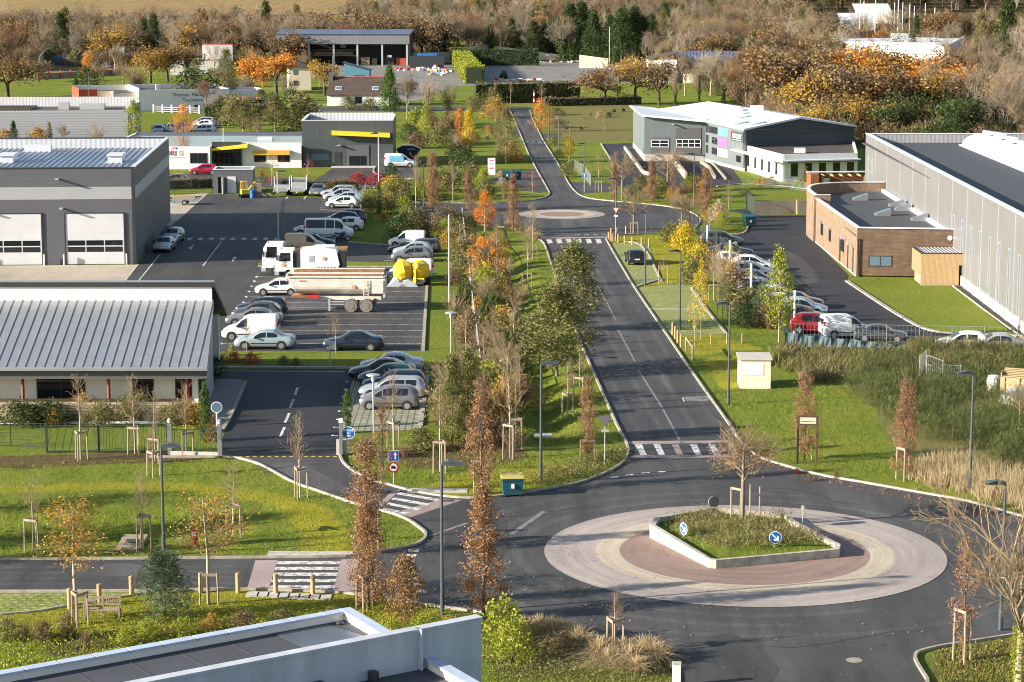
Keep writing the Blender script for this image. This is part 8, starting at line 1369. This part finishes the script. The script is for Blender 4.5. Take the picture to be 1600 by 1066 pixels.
hedge('hedge','bright sunlit clipped hedge running away beside the gravel yard',G(741,131),G(706,83),4.5,4.0,'leaf_lime',.45,9); hedge('hedge','dark clipped hedge across the back of the gravel yard',atD(708,655),atD(842,655),1.6,4.6,'leaf_dark',.45,9); hedge('hedge','dark hedge in front of the gravel yard along the far road',G(742,162),G(905,159),1.5,4.2,'leaf_green',.4,12); hedge('hedge','low brown hedge along the far car park',G(318,182),G(440,178),1.5,2.0,'leaf_brown',.35,10); hedge('hedge','clipped straw green hedge block beside the far lawn',G(370,172),G(400,175),3,2.4,'leaf_gold',.35,10)
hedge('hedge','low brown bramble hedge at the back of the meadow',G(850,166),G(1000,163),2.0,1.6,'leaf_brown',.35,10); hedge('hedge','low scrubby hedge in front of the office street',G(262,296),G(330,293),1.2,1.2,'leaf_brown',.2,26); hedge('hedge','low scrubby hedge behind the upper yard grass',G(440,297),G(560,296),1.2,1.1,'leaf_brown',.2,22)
WL = {'bare': 'leafless grey brown tree','oak_oak': 'brown leafed oak','oak_brown': 'dull brown half bare tree','ivy': 'ivy trunked tree','oak_gold': 'golden leafed tree','olive_tree': 'grey green leafed tree','conifer': 'dark conifer','oak_orange': 'orange leafed tree','alder': 'green leafed tree','oak_dark': 'dark green ivy covered tree'}
WK = [('bare',.5),('oak_oak',.10),('oak_brown',.2),('ivy',.10),('oak_gold',.04),('conifer',.06)]; BR = [('bare',.9),('ivy',.1)]; OR = [('oak_orange',.3),('oak_oak',.32),('oak_gold',.2),('oak_brown',.1),('ivy',.08)]
rw_ = random.Random(11)
def wood(x0,x1,y0,y1,n,where,mix=WK,hs=(11,15),wid=(.95,1.3)):
    ks = [k for k,_ in mix]; ws = [w for _,w in mix]
    for i in range(n): x = x0 + (x1 - x0) * (i + rw_.uniform(.1,.9)) / n; y = rw_.uniform(y0,y1); k = rw_.choices(ks,ws)[0]; plant_at(k,Vector((x,y,tz(x,y) - .2)),rw_.uniform(*hs),WL[k] + ' of the wood ' + where,'wood ' + where,rw_.uniform(*wid))
wood(-172,-56,652,668,20,'on the left, front row'); wood(-185,-58,682,700,20,'on the left, second row',WK,(12,15)); wood(-270,-185,640,720,10,'at the far left edge',WK,(9,13))
wood(-66,-5,676,690,16,'behind the open shed',[('bare',.5),('ivy',.3),('oak_brown',.2)],(13,17)); wood(-9,24,698,712,14,'behind the pale boundary wall',[('conifer',.75),('bare',.25)],(10,13),(1.1,1.5)); wood(13,42,660,690,9,'of dark firs right of the gravel yard',[('conifer',.85),('ivy',.15)],(13,17),(1.1,1.4)); wood(-80,60,722,745,26,'on the slope behind the sheds',WK,(12,16))
wood(34,112,604,640,18,'behind the solar roofed hall',[('bare',.55),('oak_brown',.25),('oak_oak',.12),('ivy',.08)],(10,14))
wood(53,88,405,425,12,'behind the print works roof',OR,(11.5,14),(1.2,1.5)); wood(50,88,440,462,12,'second behind the print works roof',OR,(13,15.5),(1.2,1.5)); wood(46,86,480,505,11,'third behind the print works roof',WK,(12,14.5),(1.1,1.4)); wood(49,66,368,390,7,'right beside the print works gable',[('oak_gold',.5),('oak_dark',.2),('oak_oak',.3)],(7,10),(1.2,1.5))
wood(64,82,352,385,9,'behind the dark warehouse roof, green part',[('oak_dark',.6),('ivy',.4)],(7,11),(1.0,1.3)); wood(76,114,345,375,16,'behind the dark warehouse roof',BR,(9.5,13)); wood(80,122,385,415,16,'second behind the dark warehouse roof',BR,(11,14)); wood(88,130,425,460,16,'third behind the dark warehouse roof',BR,(12,15))
wood(45,76,520,565,11,'left of the white works',[('bare',.7),('oak_brown',.3)],(8,11)); wood(84,112,500,540,8,'before the white works',BR,(8,10)); wood(106,160,540,600,14,'right of the white works',BR,(10,13))
plant_at('lime_tree',Vector((81.5,342,0)),9.0,'bright lime green leafed tree at the right edge behind the warehouse',None,1.6); plant_at('conifer',Vector((132,620,0)),19,'tall dark fir standing above the bare wood at upper right',None,1.1); plant_at('conifer',Vector((146,610,0)),17,'second tall dark fir at the upper right corner',None,1.4); plant_at('oak_orange',Vector((108,680,0)),11,'bright orange tree before the sailing masts',None,.8); plant_at('conifer',Vector((92,660,0)),11,'dark pine left of the sailing masts',None,1.0); plant_at('conifer',Vector((120,690,0)),13,'slim dark fir right of the sailing masts',None,.7)
def scatter(name,label,P,kinds,s0,s1):
    tc = bpy.data.collections.new(name + '_kinds')
    for k,v,s in kinds:
        h0,ps = TPL[k][v % len(TPL[k])]; Vv = []; Ff = []; mi = []; o = 0; me = None
        for j,(n_,me0,mt) in enumerate(ps):
            a = np.empty(len(me0.vertices) * 3,np.float32); me0.vertices.foreach_get('co',a); f = np.empty(len(me0.loops),np.int32); me0.loops.foreach_get('vertex_index',f); Vv.append(a.reshape(-1,3) * s); Ff.append(f.reshape(-1,4) + o); o += len(me0.vertices); mi += [j] * len(me0.polygons)
        me = np_mesh(name + '_kind',np.concatenate(Vv),np.concatenate(Ff)); me.polygons.foreach_set('material_index',mi)
        for _,_,mt in ps: me.materials.append(M[mt])
        tc.objects.link(bpy.data.objects.new(name + '_kind',me))
    me = bpy.data.meshes.new(name); me.from_pydata(P,[],[]); wo = link_mesh(name,me,None); tag(wo,label,name,None,'stuff')
    ng = bpy.data.node_groups.new(name,'GeometryNodeTree')
    for io in ('INPUT','OUTPUT'): ng.interface.new_socket('Geometry',in_out=io,socket_type='NodeSocketGeometry')
    N = ng.nodes; gi = N.new('NodeGroupInput'); go = N.new('NodeGroupOutput'); ip = N.new('GeometryNodeInstanceOnPoints'); ci = N.new('GeometryNodeCollectionInfo'); ci.inputs['Collection'].default_value = tc; ci.inputs['Separate Children'].default_value = True; ci.inputs['Reset Children'].default_value = True
    rv = N.new('FunctionNodeRandomValue'); rv.data_type = 'FLOAT_VECTOR'; rv.inputs[0].default_value = (0,0,0); rv.inputs[1].default_value = (0,0,6.28); rs_ = N.new('FunctionNodeRandomValue'); rs_.data_type = 'FLOAT'; rs_.inputs[2].default_value = s0; rs_.inputs[3].default_value = s1
    ip.inputs['Pick Instance'].default_value = True; l_ = ng.links; l_.new(gi.outputs[0],ip.inputs['Points']); l_.new(ci.outputs[0],ip.inputs['Instance']); l_.new(rv.outputs[0],ip.inputs['Rotation']); l_.new(rs_.outputs[1],ip.inputs['Scale']); l_.new(ip.outputs[0],go.inputs[0]); wo.modifiers.new(name,'NODES').node_group = ng
P = []; rq = random.Random(3)
def grid(x0,x1,y0,y1,st,ok=lambda x,y: True):
    out = []; y = y0
    while y < y1:
        x = x0(y) if callable(x0) else x0; xe = x1(y) if callable(x1) else x1
        while x < xe:
            a,c = x + rq.uniform(-st,st) * .45,y + rq.uniform(-st,st) * .45
            if ok(a,c): out.append((a,c,tz(a,c) - .3))
            x += st
        y += st
    return out
wood_ok = lambda x,y: not (-330 < x < -56 and 772 < y < 1012) and not (100 < x < 190 and 770 < y < 905) and not (120 < x and y < 900 and x > 190)
P = grid(lambda y: -y * .26,lambda y: y * .27,752,1330,10.5,wood_ok) + grid(lambda y: -.25 * y,lambda y: -58,716,770,9) + grid(50,lambda y: .25 * y,645,752,9,lambda x,y: not (95 < x < 150 and y > 660)) + grid(62,lambda y: .25 * y,566,604,9,lambda x,y: not (80 < x < 128))
scatter('woodland','brown autumn woodland covering the hill on the skyline',P,[('bare',0,1),('bare',1,1),('bare',4,1),('bare',3,1),('bare',2,1.1),('oak_brown',0,1.1),('oak_oak',1,1.05),('ivy',0,1),('ivy',1,1),('olive_tree',0,1.5),('oak_gold',2,1),('oak_dark',1,.9),('oak_brown',2,1.1)],.85,1.3)
P = grid(-190,-56,648,712,4.5) + grid(-66,62,672,752,5,lambda x,y: x < -8 and y > 674 or y > 700) + grid(34,115,600,645,5) + grid(49,88,366,510,4.2) + grid(64,135,342,470,4.2,lambda x,y: x > 64 and x > 76 - (y < 385) * 12) + grid(45,112,508,600,5,lambda x,y: not (80 < x < 112 and y > 552)) + grid(106,165,470,640,6)
scatter('undergrowth','tangled brown and green undergrowth below the woods',P,[('shrub_brown',0,1.7),('shrub_olive',1,1.6),('twig_bush',0,1.8),('shrub_green',0,1.5),('twig_bush_leafy',1,1.8),('twig_bush',2,2.2)],.8,1.7)
for i,(px,y,top,w) in enumerate(((1342,700,-4,.12),(1366,690,-20,.16),(1396,770,5,.2),(1402,780,-8,.2),(1409,770,4,.18),(1420,760,6,.2),(1427,770,10,.2),(1432,780,22,.16),(1444,760,5,.2),(1459,760,12,.2),(1348,760,2,.15))):
    p = atD(px,y); p.z = tz(p.x,p.y); k = (533 - top) / FPX; zt = CAMH + y * (k * CD - SD) / (CD + k * SD); b = MB(); b.tube((0,0,0),(0,0,zt - p.z),w,w * .6,6); o = b.build('sailing_mast',M['pole_white'],None); o.location = p; tag(o,'pale sailing boat mast rising above the wood at upper right','mast','sailing masts')
def crate(name,label,cat_,px,py,w,d,h,m,m2=None):
    p = G(px,py); t = thing(name,label,cat_,p,R(rw_.uniform(-12,12))); b = MB(); b.box(-w/2,w/2,0,d,0,h); b.build('body',M[m],t); b = MB()
    for x in (-w/2 + .1,0,w/2 - .1): b.box(x - .08,x + .08,-.04,.0,0,h)
    b.box(-w/2 - .03,w/2 + .03,-.05,d + .03,h,h + .12); b.build('frame',M[m2 or m],t)
crate('container','blue shipping container on the far yard, left','container',94,102,4.5,2.4,2.6,'blue_plastic','navy_roof'); crate('container','blue shipping container on the far yard, right','container',108,102,3.8,2.4,2.6,'blue_plastic','navy_roof'); crate('cabin','white site cabin by the lorry heads on the far yard','cabin',184,97,4,3,4.2,'white_paint','white_metal'); crate('cabin','small white cabin next to the site cabin','cabin',196,99,4,3,2.8,'white_paint','lamp_grey')
t = thing('screen_wall','pale curved panel fence round the far yard','fence',(0,0,0)); b = MB(); strip_mb(b,gp([(62,112),(72,99),(88,92),(104,88)]),.2,0,4.0); strip_mb(b,gp([(112,100),(130,100),(175,98)]),.2,0,3.6); b.build('panels',M['galv'],t)
t = thing('lawn_fence','post fence with rusty posts along the far lawn','fence',(0,0,0)); P = gp([(62,124),(188,117)])
for k in range(9): q = P[0].lerp(P[1],k / 8); b = MB(); b.cbox((q.x,q.y,1.0),(.5,.4,2.0)); b.build('post',M['red_trim'],t)
b = MB(); b.add([P[0],P[1],P[1] + Vector((0,0,1.4)),P[0] + Vector((0,0,1.4))],[(0,1,2,3)]); b.build('wire_panel',M['wood_grey'],t)
t = thing('white_gate_fence','low white and grey fence before the white clinic','fence',(0,0,0)); P = gp([(240,176),(311,178)])
for k in range(6): q = P[0].lerp(P[1],k / 5); b = MB(); b.cbox((q.x,q.y,.8),(.3,.3,1.6)); b.build('post',M['white_paint'],t)
for z in (.3,.7,1.1): b = MB(); b.tube(P[0] + Vector((0,0,z)),P[1] + Vector((0,0,z)),.07,n=5); b.build('rail',M['galv'],t)
rx = np.random.default_rng(77)
def heap(label,px,py,n,sx,sy,sz,mats):
    p = G(px,py); k = 0
    for i in range(n):
        b = MB(); s = rx.uniform(.25,.8); b.cbox((p.x + rx.normal(0,sx),p.y + rx.normal(0,sy),s * .3 * rx.uniform(.5,sz)),(s * 1.6,s,s * rx.uniform(.4,1.0)),rx.uniform(0,3),rx.uniform(-.3,.3)); o = b.build('rubble_block',M[mats[i % len(mats)]],None); tag(o,label,'debris','loose debris ' + label.split('on ')[-1])
heap('pale piece of building waste on the gravel yard heap',820,128,60,3.6,1.6,3,['white_paint','lamp_grey','white_paint','red','concrete']); heap('scrap piece at the hedge on the gravel yard rim',850,98,40,8,1.2,2,['wood_grey','concrete','white_paint','brown_frame']); heap('stacked goods piece on the shed yard',686,112,45,1.3,14,3,['white_paint','lamp_grey','orange','concrete','blue_plastic']); heap('pale goods piece in front of the open shed on the yard',640,110,30,3.5,2.5,3,['white_paint','galv','red','lamp_grey'])
t = thing('skid_loader','small dark loader machine on the gravel yard','loader',G(787,124)); box(t,'body','dark_metal',-.9,.9,0,2,.5,1.6); box(t,'cab','dark_metal',-.4,.6,.3,1.6,1.6,2.6)
for x in (-.6,.6): wheel(t,x,.1,.5)
b = MB(); b.lathe([(2.2,0),(1.5,.6),(.7,1.1),(.1,1.4)],14); o = b.build('sand_heap',M['concrete_slab'],None,smooth=True); o.location = G(751,98); tag(o,'small conical sand heap beside the dark hedge','heap'); t = thing('notice_panel','white notice panel before the dark back hedge','sign',G(744,98)); box(t,'panel','white_paint',-1.2,1.2,0,.1,.4,2.8); box(t,'leg','dark_metal',-.9,-.8,.1,.2,0,.6); box(t,'leg','dark_metal',.8,.9,.1,.2,0,.6)
